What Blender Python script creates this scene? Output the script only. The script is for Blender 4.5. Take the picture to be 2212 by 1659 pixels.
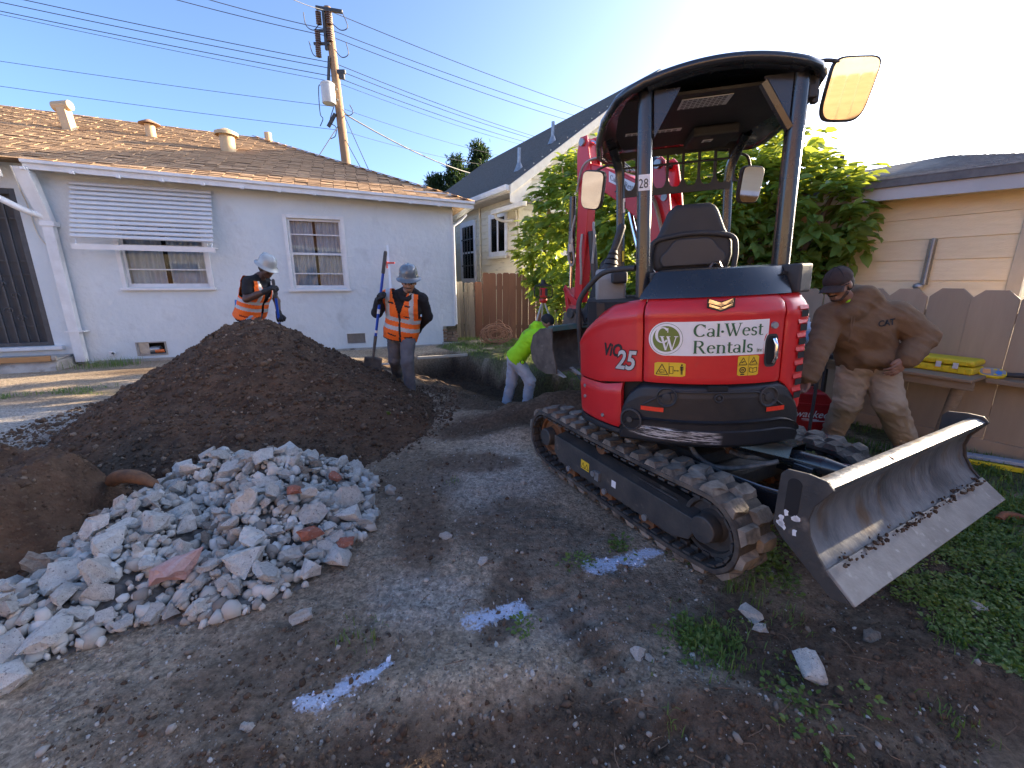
import bpy, bmesh, math, random
import numpy as np
from mathutils import Vector, Matrix, Euler

for _o in list(bpy.data.objects):
    bpy.data.objects.remove(_o, do_unlink=True)
scene = bpy.context.scene
COL = scene.collection
R = math.radians

# ------------------------------------------------------------------ camera
cam_data = bpy.data.cameras.new('camera')
cam = bpy.data.objects.new('camera', cam_data)
COL.objects.link(cam)
cam_data.sensor_width = 36.0
cam_data.lens = 36.0 * 905.0 / 2212.0
cam_data.clip_start = 0.05
cam_data.clip_end = 2000.0
cam.location = (0, 0, 1.5)
cam.rotation_euler = (R(90 - 13.753), 0, 0)
scene.camera = cam

# ------------------------------------------------------------------ sky and sun
SUN_AZ, SUN_EL = R(62.0), R(15.5)          # azimuth clockwise from +Y
sun_vec = Vector((math.sin(SUN_AZ) * math.cos(SUN_EL), math.cos(SUN_AZ) * math.cos(SUN_EL), math.sin(SUN_EL)))
world = bpy.data.worlds.new('World')
scene.world = world
world.use_nodes = True
wn = world.node_tree
wn.nodes.clear()
w_out = wn.nodes.new('ShaderNodeOutputWorld')
w_bg = wn.nodes.new('ShaderNodeBackground')
w_sky = wn.nodes.new('ShaderNodeTexSky')
w_sky.sky_type = 'NISHITA'
w_sky.sun_disc = False
w_sky.sun_elevation = SUN_EL
w_sky.sun_rotation = SUN_AZ
w_sky.altitude = 0.0
w_sky.air_density = 0.5
w_sky.dust_density = 2.2
w_sky.ozone_density = 3.0
w_bg.inputs['Strength'].default_value = 0.15
wn.links.new(w_sky.outputs[0], w_bg.inputs['Color'])
wn.links.new(w_bg.outputs[0], w_out.inputs['Surface'])
sun_data = bpy.data.lights.new('sun', 'SUN')
sun_data.energy = 5.0
sun_data.angle = R(0.53)
sun_data.color = (1.0, 0.80, 0.55)
sun = bpy.data.objects.new('sun', sun_data)
COL.objects.link(sun)
sun.location = (12, 5, 6)
sun.rotation_euler = sun_vec.to_track_quat('Z', 'Y').to_euler()

# ------------------------------------------------------------------ exposure
vs = scene.view_settings
vs.view_transform = 'Standard'
vs.look = 'None'
vs.exposure = 2.0
vs.gamma = 1.0
vs.use_curve_mapping = False
scene.cycles.use_denoising = True
scene.cycles.max_bounces = 6
scene.cycles.diffuse_bounces = 3
scene.cycles.glossy_bounces = 3
scene.cycles.transmission_bounces = 4
scene.cycles.transparent_max_bounces = 6
scene.cycles.caustics_reflective = False
scene.cycles.caustics_refractive = False

rng = np.random.default_rng(7)
random.seed(7)

# ------------------------------------------------------------------ materials
MATS = {}


def pm(name, col, col2=None, scale=6.0, rough=0.6, metal=0.0, bump=0.0, bscale=80.0, spec=0.5, coat=0.0,
       rnd=0.0, stretch=None, thr=(0.35, 0.65), trans=0.0, sub=0.0, col3=None, scale3=30.0, thr3=(0.55, 0.62), bdist=0.01, rough2=None):
    """A procedural surface: two or three real colours mixed by noise, plus a fine bump."""
    m = bpy.data.materials.new(name)
    m.use_nodes = True
    nt = m.node_tree
    N, L = nt.nodes, nt.links
    b = N['Principled BSDF']
    b.inputs['Roughness'].default_value = rough
    b.inputs['Metallic'].default_value = metal
    b.inputs['Specular IOR Level'].default_value = spec
    b.inputs['Coat Weight'].default_value = coat
    b.inputs['Coat Roughness'].default_value = 0.12
    b.inputs['Transmission Weight'].default_value = trans
    tc = N.new('ShaderNodeTexCoord')
    mp = N.new('ShaderNodeMapping')
    L.new(tc.outputs['Object'], mp.inputs['Vector'])
    oi = N.new('ShaderNodeObjectInfo')
    if rnd:
        mul = N.new('ShaderNodeMath'); mul.operation = 'MULTIPLY'; mul.inputs[1].default_value = 37.0
        L.new(oi.outputs['Random'], mul.inputs[0])
        L.new(mul.outputs[0], mp.inputs['Location'])
    if stretch:
        mp.inputs['Scale'].default_value = stretch
    c4 = lambda c: (c[0], c[1], c[2], 1.0)
    out = None
    if col2 is not None:
        no = N.new('ShaderNodeTexNoise'); no.inputs['Scale'].default_value = scale; no.inputs['Detail'].default_value = 7.0
        no.inputs['Roughness'].default_value = 0.62
        L.new(mp.outputs[0], no.inputs['Vector'])
        rp = N.new('ShaderNodeValToRGB')
        rp.color_ramp.elements[0].position = thr[0]; rp.color_ramp.elements[0].color = c4(col)
        rp.color_ramp.elements[1].position = thr[1]; rp.color_ramp.elements[1].color = c4(col2)
        L.new(no.outputs['Fac'], rp.inputs['Fac'])
        out = rp.outputs['Color']
        if rough2 is not None:
            mr = N.new('ShaderNodeMapRange'); mr.inputs['To Min'].default_value = rough; mr.inputs['To Max'].default_value = rough2
            mr.inputs['From Min'].default_value = thr[0]; mr.inputs['From Max'].default_value = thr[1]
            L.new(no.outputs['Fac'], mr.inputs['Value']); L.new(mr.outputs[0], b.inputs['Roughness'])
    if col3 is not None:
        n3 = N.new('ShaderNodeTexNoise'); n3.inputs['Scale'].default_value = scale3; n3.inputs['Detail'].default_value = 5.0
        L.new(mp.outputs[0], n3.inputs['Vector'])
        r3 = N.new('ShaderNodeValToRGB')
        r3.color_ramp.elements[0].position = thr3[0]; r3.color_ramp.elements[0].color = (0, 0, 0, 1)
        r3.color_ramp.elements[1].position = thr3[1]; r3.color_ramp.elements[1].color = (1, 1, 1, 1)
        L.new(n3.outputs['Fac'], r3.inputs['Fac'])
        mx = N.new('ShaderNodeMix'); mx.data_type = 'RGBA'
        L.new(r3.outputs['Color'], mx.inputs['Factor'])
        if out is not None:
            L.new(out, mx.inputs['A'])
        else:
            mx.inputs['A'].default_value = c4(col)
        mx.inputs['B'].default_value = c4(col3)
        out = mx.outputs['Result']
    if rnd:
        hs = N.new('ShaderNodeHueSaturation')
        mr = N.new('ShaderNodeMapRange'); mr.inputs['To Min'].default_value = 1.0 - rnd; mr.inputs['To Max'].default_value = 1.0 + rnd
        L.new(oi.outputs['Random'], mr.inputs['Value'])
        L.new(mr.outputs[0], hs.inputs['Value'])
        if out is not None:
            L.new(out, hs.inputs['Color'])
        else:
            hs.inputs['Color'].default_value = c4(col)
        out = hs.outputs['Color']
    if out is None:
        b.inputs['Base Color'].default_value = c4(col)
    else:
        L.new(out, b.inputs['Base Color'])
    if bump:
        nb = N.new('ShaderNodeTexNoise'); nb.inputs['Scale'].default_value = bscale; nb.inputs['Detail'].default_value = 6.0
        L.new(mp.outputs[0], nb.inputs['Vector'])
        bp = N.new('ShaderNodeBump'); bp.inputs['Strength'].default_value = bump; bp.inputs['Distance'].default_value = bdist
        L.new(nb.outputs['Fac'], bp.inputs['Height'])
        L.new(bp.outputs[0], b.inputs['Normal'])
    MATS[name] = m
    return m


def leafmat(name, col, col2, tcol, rnd=0.25):
    """Leaves: light both reflected and let through."""
    m = pm(name, col, col2, scale=2.2, rough=0.42, rnd=rnd)
    nt = m.node_tree
    N, L = nt.nodes, nt.links
    b = N['Principled BSDF']; o = N['Material Output']
    tr = N.new('ShaderNodeBsdfTranslucent'); tr.inputs['Color'].default_value = (*tcol, 1)
    mx = N.new('ShaderNodeMixShader'); mx.inputs['Fac'].default_value = 0.38
    L.new(b.outputs[0], mx.inputs[1]); L.new(tr.outputs[0], mx.inputs[2]); L.new(mx.outputs[0], o.inputs['Surface'])
    return m


# ------------------------------------------------------------------ mesh building
class MB:
    def __init__(s):
        s.v = []; s.f = []; s.mi = []

    def add(s, vs_, fs_, M=None, mi=0):
        o = len(s.v)
        if M is not None:
            vs_ = [M @ Vector(v) for v in vs_]
        s.v.extend([tuple(v) for v in vs_])
        s.f.extend([tuple(i + o for i in f) for f in fs_])
        s.mi.extend([mi] * len(fs_))
        return s

    def box(s, c, size, rot=None, mi=0, M=None):
        hx, hy, hz = size[0] / 2, size[1] / 2, size[2] / 2
        vs_ = [Vector((x, y, z)) for x in (-hx, hx) for y in (-hy, hy) for z in (-hz, hz)]
        if rot is not None:
            Rm = Euler(rot).to_matrix() if not isinstance(rot, Matrix) else rot.to_3x3()
            vs_ = [Rm @ v for v in vs_]
        vs_ = [v + Vector(c) for v in vs_]
        fs_ = [(0, 1, 3, 2), (4, 6, 7, 5), (0, 4, 5, 1), (2, 3, 7, 6), (0, 2, 6, 4), (1, 5, 7, 3)]
        return s.add(vs_, fs_, M, mi)

    def bx(s, x0, x1, y0, y1, z0, z1, mi=0, M=None):
        return s.box(((x0 + x1) / 2, (y0 + y1) / 2, (z0 + z1) / 2), (abs(x1 - x0), abs(y1 - y0), abs(z1 - z0)), None, mi, M)

    def cyl(s, p0, p1, r0, r1=None, n=14, caps=True, mi=0, M=None):
        p0, p1 = Vector(p0), Vector(p1)
        if r1 is None: r1 = r0
        q = (p1 - p0).to_track_quat('Z', 'Y').to_matrix()
        vs_ = []
        for p, r in ((p0, r0), (p1, r1)):
            for i in range(n):
                a = 2 * math.pi * i / n
                vs_.append(p + q @ Vector((r * math.cos(a), r * math.sin(a), 0)))
        fs_ = [(i, (i + 1) % n, n + (i + 1) % n, n + i) for i in range(n)]
        if caps:
            fs_ += [tuple(range(n - 1, -1, -1)), tuple(range(n, 2 * n))]
        return s.add(vs_, fs_, M, mi)

    def tube(s, pts, r, n=8, closed=False, mi=0, M=None, flat=1.0):
        P = [Vector(p) for p in pts]
        m = len(P)
        rs = r if isinstance(r, (list, tuple)) else [r] * m
        vs_ = []
        up = None
        for i, p in enumerate(P):
            a = P[(i - 1) % m] if (closed or i > 0) else p
            b = P[(i + 1) % m] if (closed or i < m - 1) else p
            t = (b - a)
            t = t.normalized() if t.length > 1e-9 else Vector((0, 0, 1))
            if up is None:
                up = t.orthogonal().normalized()
            up = (up - t * up.dot(t))
            up = up.normalized() if up.length > 1e-6 else t.orthogonal().normalized()
            sd = t.cross(up)
            for k in range(n):
                an = 2 * math.pi * k / n
                vs_.append(p + (up * math.cos(an) + sd * math.sin(an) * flat) * rs[i])
        fs_ = []
        for i in range(m if closed else m - 1):
            j = (i + 1) % m
            for k in range(n):
                fs_.append((i * n + k, i * n + (k + 1) % n, j * n + (k + 1) % n, j * n + k))
        if not closed:
            fs_ += [tuple(range(n - 1, -1, -1)), tuple(range((m - 1) * n, m * n))]
        return s.add(vs_, fs_, M, mi)

    def lathe(s, prof, n=24, M=None, mi=0, a0=0.0, a1=2 * math.pi):
        full = abs(a1 - a0 - 2 * math.pi) < 1e-6
        k = n if full else n + 1
        vs_ = []
        for r, z in prof:
            for i in range(k):
                a = a0 + (a1 - a0) * i / n
                vs_.append((r * math.cos(a), r * math.sin(a), z))
        fs_ = []
        for j in range(len(prof) - 1):
            for i in range(n):
                i2 = (i + 1) % k
                fs_.append((j * k + i, j * k + i2, (j + 1) * k + i2, (j + 1) * k + i))
        return s.add(vs_, fs_, M, mi)

    def prism(s, poly, d0, d1, axis='y', mi=0, M=None):
        """poly: 2D outline; extruded along axis from d0 to d1 (x: poly=(y,z), y: poly=(x,z), z: poly=(x,y))."""
        mk = {'x': lambda a, b, d: (d, a, b), 'y': lambda a, b, d: (a, d, b), 'z': lambda a, b, d: (a, b, d)}[axis]
        n = len(poly)
        vs_ = [mk(a, b, d0) for a, b in poly] + [mk(a, b, d1) for a, b in poly]
        fs_ = [(i, (i + 1) % n, n + (i + 1) % n, n + i) for i in range(n)] + [tuple(range(n - 1, -1, -1)), tuple(range(n, 2 * n))]
        return s.add(vs_, fs_, M, mi)

    def ell(s, c, r, n=14, m=9, rot=None, mi=0, M=None):
        vs_ = []; fs_ = []
        r = r if isinstance(r, (tuple, list)) else (r, r, r)
        Rm = Euler(rot).to_matrix() if rot is not None else Matrix.Identity(3)
        for j in range(m + 1):
            ph = math.pi * j / m
            for i in range(n):
                a = 2 * math.pi * i / n
                vs_.append(Vector(c) + Rm @ Vector((r[0] * math.sin(ph) * math.cos(a), r[1] * math.sin(ph) * math.sin(a), r[2] * math.cos(ph))))
        for j in range(m):
            for i in range(n):
                fs_.append((j * n + i, (j + 1) * n + i, (j + 1) * n + (i + 1) % n, j * n + (i + 1) % n))
        return s.add(vs_, fs_, M, mi)

    def mesh(s, name='mesh', mats=(), smooth=0):
        me = bpy.data.meshes.new(name)
        me.from_pydata(s.v, [], s.f)
        for m in mats:
            me.materials.append(m)
        if len(mats) > 1:
            me.polygons.foreach_set('material_index', s.mi)
        bm = bmesh.new(); bm.from_mesh(me)
        bmesh.ops.remove_doubles(bm, verts=bm.verts, dist=1e-6)
        bmesh.ops.recalc_face_normals(bm, faces=bm.faces)
        bm.to_mesh(me); bm.free()
        if smooth:
            me.polygons.foreach_set('use_smooth', [True] * len(me.polygons))
            me.set_sharp_from_angle(angle=R(smooth))
        me.update()
        return me

    def build(s, name, mat, parent=None, smooth=0, bevel=0.0, M=None, seg=2, **tags):
        mats = mat if isinstance(mat, (list, tuple)) else [mat]
        if M is not None:
            s.v = [tuple(M @ Vector(v)) for v in s.v]
        me = s.mesh(name, mats, smooth)
        return link(name, me, parent, bevel=bevel, seg=seg, **tags)


def link(name, me, parent=None, loc=None, rot=None, bevel=0.0, seg=2, **tags):
    o = bpy.data.objects.new(name, me)
    COL.objects.link(o)
    if parent is not None: o.parent = parent
    if loc is not None: o.location = loc
    if rot is not None: o.rotation_euler = rot
    if bevel:
        b = o.modifiers.new('bevel', 'BEVEL'); b.width = bevel; b.segments = seg; b.limit_method = 'ANGLE'; b.angle_limit = R(35)
        if not me.polygons or not me.polygons[0].use_smooth:
            b.harden_normals = False
    for k, v in tags.items(): o[k] = v
    return o


def thing(name, label, category, loc=(0, 0, 0), rotz=0.0, group=None):
    o = bpy.data.objects.new(name, None)
    COL.objects.link(o)
    o.location = loc
    o.rotation_euler = (0, 0, rotz)
    o.empty_display_size = 0.2
    o['label'] = label; o['category'] = category
    if group: o['group'] = group
    return o


def tag(o, label, category, group=None):
    o['label'] = label; o['category'] = category
    if group: o['group'] = group
    return o


def bez(pts, n=8):
    """Catmull-Rom through the points."""
    P = [Vector(p) for p in pts]
    P = [P[0] * 2 - P[1]] + P + [P[-1] * 2 - P[-2]]
    out = []
    for i in range(1, len(P) - 2):
        for k in range(n):
            t = k / n
            a, b, c, d = P[i - 1], P[i], P[i + 1], P[i + 2]
            out.append(0.5 * ((2 * b) + (c - a) * t + (2 * a - 5 * b + 4 * c - d) * t * t + (3 * b - a - 3 * c + d) * t ** 3))
    out.append(P[-2])
    return out


# ------------------------------------------------------------------ noise
def _hash(ix, iy, seed):
    h = (ix.astype(np.int64) * 374761393 + iy.astype(np.int64) * 668265263 + seed * 1442695041) & 0x7fffffff
    h = ((h ^ (h >> 13)) * 1274126177) & 0x7fffffff
    h = h ^ (h >> 16)
    return (h & 0xffff) / 65535.0


def vnoise(x, y, seed=0):
    ix, iy = np.floor(x), np.floor(y)
    fx, fy = x - ix, y - iy
    ux, uy = fx * fx * (3 - 2 * fx), fy * fy * (3 - 2 * fy)
    a, b = _hash(ix, iy, seed), _hash(ix + 1, iy, seed)
    c, d = _hash(ix, iy + 1, seed), _hash(ix + 1, iy + 1, seed)
    return (a * (1 - ux) + b * ux) * (1 - uy) + (c * (1 - ux) + d * ux) * uy


def fbm(x, y, scale=1.0, octv=4, seed=0, gain=0.5):
    x = np.asarray(x, float) * scale; y = np.asarray(y, float) * scale
    s, a, t = 0.0, 1.0, 0.0
    for k in range(octv):
        s = s + a * vnoise(x, y, seed + 17 * k); t += a
        x = x * 2.03 + 5.1; y = y * 2.03 + 9.7; a *= gain
    return s / t


def sstep(a, b, x):
    t = np.clip((np.asarray(x, float) - a) / (b - a), 0, 1)
    return t * t * (3 - 2 * t)
# ================================================================== terrain
def trench_coords(x, y):
    sr = -((x + 0.147) * 0.77 + (y - 7.72) * 0.64)      # distance to the left of the lawn edge
    q = (x + 0.147) * 0.64 - (y - 7.72) * 0.77           # along the trench, towards the camera
    return sr, q


def hgt(x, y):
    x = np.asarray(x, float); y = np.asarray(y, float)
    h = (fbm(x, y, 0.6, 3, 3) - 0.5) * 0.05 + (fbm(x, y, 4.0, 4, 11) - 0.5) * 0.035
    near = sstep(6.5, 3.0, y)
    h = h + near * (np.abs(fbm(x, y, 9.0, 3, 21) - 0.5) * 0.045 - 0.008 + (fbm(x, y, 22.0, 2, 23) - .5) * .016)
    # trench
    sr, q = trench_coords(x, y)
    wob = (fbm(x, y, 2.2, 3, 31) - 0.5) * 0.22
    sr = sr + wob * 0.8
    prof = np.interp(sr, [-0.02, 0.08, 0.95, 1.12, 1.55, 1.85], [0, -0.52, -0.52, -0.24, -0.13, 0.0])
    along = sstep(-2.0, -1.65, q + wob * 0.5) * sstep(2.95, 2.2, q)
    lump = (fbm(x, y, 5.0, 3, 41) - 0.5) * 0.12 * (prof < -0.05)
    h = h + (prof + lump) * along
    # loose soil thrown up at the near end of the trench
    def heap(cx, cy, rx, ry, a, hh, seed):
        dx, dy = x - cx, y - cy
        c, s = math.cos(a), math.sin(a)
        u, v = (dx * c + dy * s) / rx, (-dx * s + dy * c) / ry
        d = np.sqrt(u * u + v * v) + (fbm(x, y, 2.5, 3, seed) - 0.5) * 0.5
        return hh * sstep(1.0, 0.0, d)
    h = h + heap(0.55, 4.75, 0.95, 0.5, 0.15, 0.30, 51) + heap(-0.25, 4.45, 0.6, 0.35, -0.5, 0.10, 52) + heap(0.15, 4.0, 0.7, 0.30, 0.3, 0.09, 53)
    # churned ridges at the very front and at the right
    h = h + heap(-0.15, 1.28, 0.55, 0.22, 0.2, 0.06, 54) + heap(0.75, 1.2, 0.6, 0.25, -0.1, 0.07, 55) + heap(1.8, 1.3, 0.7, 0.22, -0.4, 0.06, 57)
    # track print of the excavator
    tx, ty = 0.35, 1.45
    u = (x - tx) * 0.4756 + (y - ty) * -0.8797
    v = (x - tx) * 0.8797 + (y - ty) * 0.4756
    m = sstep(0.13, 0.09, np.abs(v)) * sstep(0.55, 0.4, np.abs(u))
    h = h + m * (np.sin(u * 58) * 0.012 - 0.012)
    # lawn is a touch higher
    h = h + 0.05 * sstep(0.0, -0.3, sr) * sstep(5.0, 6.0, y) * sstep(2.6, 2.0, q)
    # flat under the excavator tracks
    ex, ey = 1.22, 2.86
    u = (x - ex) * 0.4756 + (y - ey) * -0.8797
    v = (x - ex) * 0.8797 + (y - ey) * 0.4756
    fl = sstep(1.25, 1.0, np.abs(u)) * sstep(0.95, 0.75, np.abs(v))
    h = h * (1 - fl * 0.85)
    # flat near the houses, fences and behind the camera
    edge = sstep(9.3, 8.2, y - 0.337 / 0.941 * (x + 1.364) * (x < -1.3)) if False else 1.0
    far = sstep(14, 11, np.abs(y)) * sstep(12, 9, np.abs(x))
    return h * far


def fastmesh(name, V, F, mats, smooth=False, attrs=None):
    V = np.asarray(V, np.float32); F = np.asarray(F, np.int32)
    me = bpy.data.meshes.new(name)
    k = F.shape[1]
    me.vertices.add(len(V)); me.vertices.foreach_set('co', V.ravel())
    me.loops.add(F.size); me.loops.foreach_set('vertex_index', F.ravel())
    me.polygons.add(len(F))
    me.polygons.foreach_set('loop_start', np.arange(0, F.size, k, dtype=np.int32))
    me.polygons.foreach_set('loop_total', np.full(len(F), k, np.int32))
    for m in mats: me.materials.append(m)
    if smooth: me.polygons.foreach_set('use_smooth', np.ones(len(F), bool))
    me.update(calc_edges=True)
    me.validate()
    if attrs:
        for an, (ty, data) in attrs.items():
            a = me.attributes.new(an, ty, 'POINT')
            if ty == 'FLOAT': a.data.foreach_set('value', np.asarray(data, np.float32))
            else: a.data.foreach_set('color', np.asarray(data, np.float32).ravel())
    return me


def grid_faces(nx, ny):
    i = np.arange(nx * ny).reshape(ny, nx)
    return np.stack([i[:-1, :-1], i[:-1, 1:], i[1:, 1:], i[1:, :-1]], -1).reshape(-1, 4)


def blob(x, y, cx, cy, rx, ry, a=0.0, seed=0, k=0.7, sc=3.0):
    dx, dy = x - cx, y - cy
    c, s = math.cos(a), math.sin(a)
    u, v = (dx * c + dy * s) / rx, (-dx * s + dy * c) / ry
    d = np.sqrt(u * u + v * v) + (fbm(x, y, sc, 4, seed) - 0.5) * k
    return sstep(1.05, 0.45, d)


def masks(x, y):
    """Where the ground is soil, lawn or pale gravel (what it is made of, not how it is lit)."""
    sr, q = trench_coords(x, y)
    soil = np.maximum.reduce([
        sstep(-0.05, 0.02, sr) * sstep(2.3, 1.9, sr + (fbm(x, y, 2, 3, 5) - .5)) * sstep(-2.2, -1.7, q) * sstep(3.4, 3.0, q),
        blob(x, y, 0.45, 4.6, 1.15, 0.65, 0.1, 61), blob(x, y, -0.15, 4.2, 0.85, 0.42, 0.1, 67),
        blob(x, y, -3.0, 4.8, 2.15, 2.1, 0, 62),
        blob(x, y, 0.2, 0.95, 1.6, 0.36, 0.02, 63, 0.9), blob(x, y, 1.5, 1.3, 1.0, 0.55, -0.2, 64, 0.9),
        0.8 * blob(x, y, -0.55, 2.35, 0.22, 0.5, 0.3, 65, 0.9), 0.8 * blob(x, y, -0.02, 1.75, 0.12, 0.4, -0.2, 66, 1.0),
        0.75 * blob(x, y, 0.33, 1.5, 0.13, 0.4, 0.5, 68, 1.0), blob(x, y, 2.2, 2.1, 1.0, 1.0, 0, 69, 1.0),
        0.8 * blob(x, y, -0.35, 3.35, 0.5, 0.25, 0.0, 70, 1.0), 0.6 * blob(x, y, -0.75, 3.0, 0.5, 0.9, 0.2, 78, 1.1), 0.55 * blob(x, y, 0.1, 2.3, 0.55, 0.6, 0.2, 79, 1.2), 0.6 * blob(x, y, -1.0, 1.3, 0.7, 0.35, 0.2, 80, 1.2), 0.5 * blob(x, y, 0.45, 1.75, 0.5, 0.35, -0.3, 86, 1.2),
        0.9 * blob(x, y, -5.9, 7.25, 2.0, 0.45, 0.34, 71, 0.8)])
    lawn = np.maximum.reduce([
        sstep(0.02, -0.06, sr) * sstep(5.2, 5.8, y) * sstep(2.9, 2.4, q),
        sstep(2.1, 2.7, x + 0.45 * (y - 2.5) + (fbm(x, y, 1.5, 3, 6) - .5)) * sstep(1.0, 1.5, y),
        0.9 * blob(x, y, -5.6, 5.75, 1.2, 0.28, 0.25, 72, 0.9), 0.9 * blob(x, y, -7.0, 5.2, 0.9, 0.22, 0.5, 73, 0.9)])
    pale = np.maximum.reduce([blob(x, y, -5.5, 4.2, 2.6, 1.0, -0.15, 74, 0.6), 0.55 * blob(x, y, -0.2, 3.2, 0.6, 0.8, 0.2, 75, 0.9),
                              0.6 * blob(x, y, -0.4, 1.75, 0.3, 0.25, 0.0, 76, 0.9), 0.6 * blob(x, y, 0.2, 1.62, 0.35, 0.2, 0.0, 77, 1.0)])
    return soil, lawn * (1 - soil * 0.3), pale


def segdist(x, y, ax, ay, bx, by):
    dx, dy = bx - ax, by - ay
    t = np.clip(((x - ax) * dx + (y - ay) * dy) / (dx * dx + dy * dy), 0, 1)
    return np.hypot(x - ax - t * dx, y - ay - t * dy)


PAINT = [(0.44, 1.965, 0.80, 2.10, 0.080), (-0.17, 1.595, 0.02, 1.665, 0.085), (-0.75, 1.195, -0.53, 1.345, 0.060), (0.02, 2.72, 0.12, 2.78, 0.07)]


def paint_mask(x, y):
    m = np.zeros_like(x)
    for i, (ax, ay, bx, by, w) in enumerate(PAINT):
        d = segdist(x, y, ax, ay, bx, by) + (fbm(x, y, 22.0, 4, 90 + i) - 0.5) * 0.10
        m = np.maximum(m, sstep(w * 1.45, w * 0.1, d) * .85 * (0.45 if i == 3 else 1.0))
    return m


def make_ground():
    gx = np.concatenate([-np.geomspace(5.2, 90, 26)[::-1], np.arange(-5.1, -2.6, 0.05), np.arange(-2.6, 2.9, 0.02), np.arange(2.9, 5.1, 0.05), np.geomspace(5.2, 90, 26)])
    gy = np.concatenate([-np.geomspace(0.5, 60, 14)[::-1], np.arange(0.0, 0.85, 0.1), np.arange(0.9, 2.5, 0.017), np.arange(2.5, 5.2, 0.03), np.arange(5.2, 9.6, 0.05), np.geomspace(9.7, 120, 34)])
    X, Y = np.meshgrid(gx, gy)
    Z = hgt(X, Y)
    x, y = X.ravel(), Y.ravel()
    soil, lawn, pale = masks(x, y)
    t = lambda c: np.array(c)[None, :]
    base = t((0.41, 0.325, 0.235)) * (0.72 + 0.56 * fbm(x, y, 1.7, 4, 81))[:, None]
    br = sstep(0.42, 0.62, fbm(x, y, 1.1, 4, 82))[:, None]
    base = base * (1 - 0.45 * br) + t((0.26, 0.19, 0.13)) * 0.45 * br
    c = base * (1 - pale[:, None]) + t((0.46, 0.42, 0.365)) * pale[:, None]
    sr_, q_ = trench_coords(x, y)
    trench_soil = (sstep(-.02, .05, sr_) * sstep(1.5, 1.0, sr_) * sstep(-2.2, -1.7, q_) * sstep(3.0, 2.4, q_))[:, None]
    sc = t((0.135, 0.094, 0.065)) * (0.7 + 0.7 * fbm(x, y, 3.0, 3, 83))[:, None] * (1 - .55 * trench_soil)  # soil inside the trench is given a darker colour
    c = c * (1 - soil[:, None]) + sc * soil[:, None]
    lc = t((0.10, 0.115, 0.045)) * (0.6 + 0.8 * fbm(x, y, 5.0, 3, 84))[:, None]
    lw = (lawn * sstep(0.25, 0.5, fbm(x, y, 4.0, 3, 85)))[:, None] * 0.85
    c = c * (1 - lw) + lc * lw
    col = np.concatenate([c, np.ones((len(c), 1))], 1)
    me = fastmesh('ground', np.stack([x, y, Z.ravel()], 1), grid_faces(len(gx), len(gy)), [ground_material()], True,
                  {'albedo': ('FLOAT_COLOR', col), 'paint': ('FLOAT', paint_mask(x, y)), 'soil': ('FLOAT', np.clip(soil + lawn, 0, 1))})
    o = link('ground', me)
    o['kind'] = 'structure'
    return o


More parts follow.
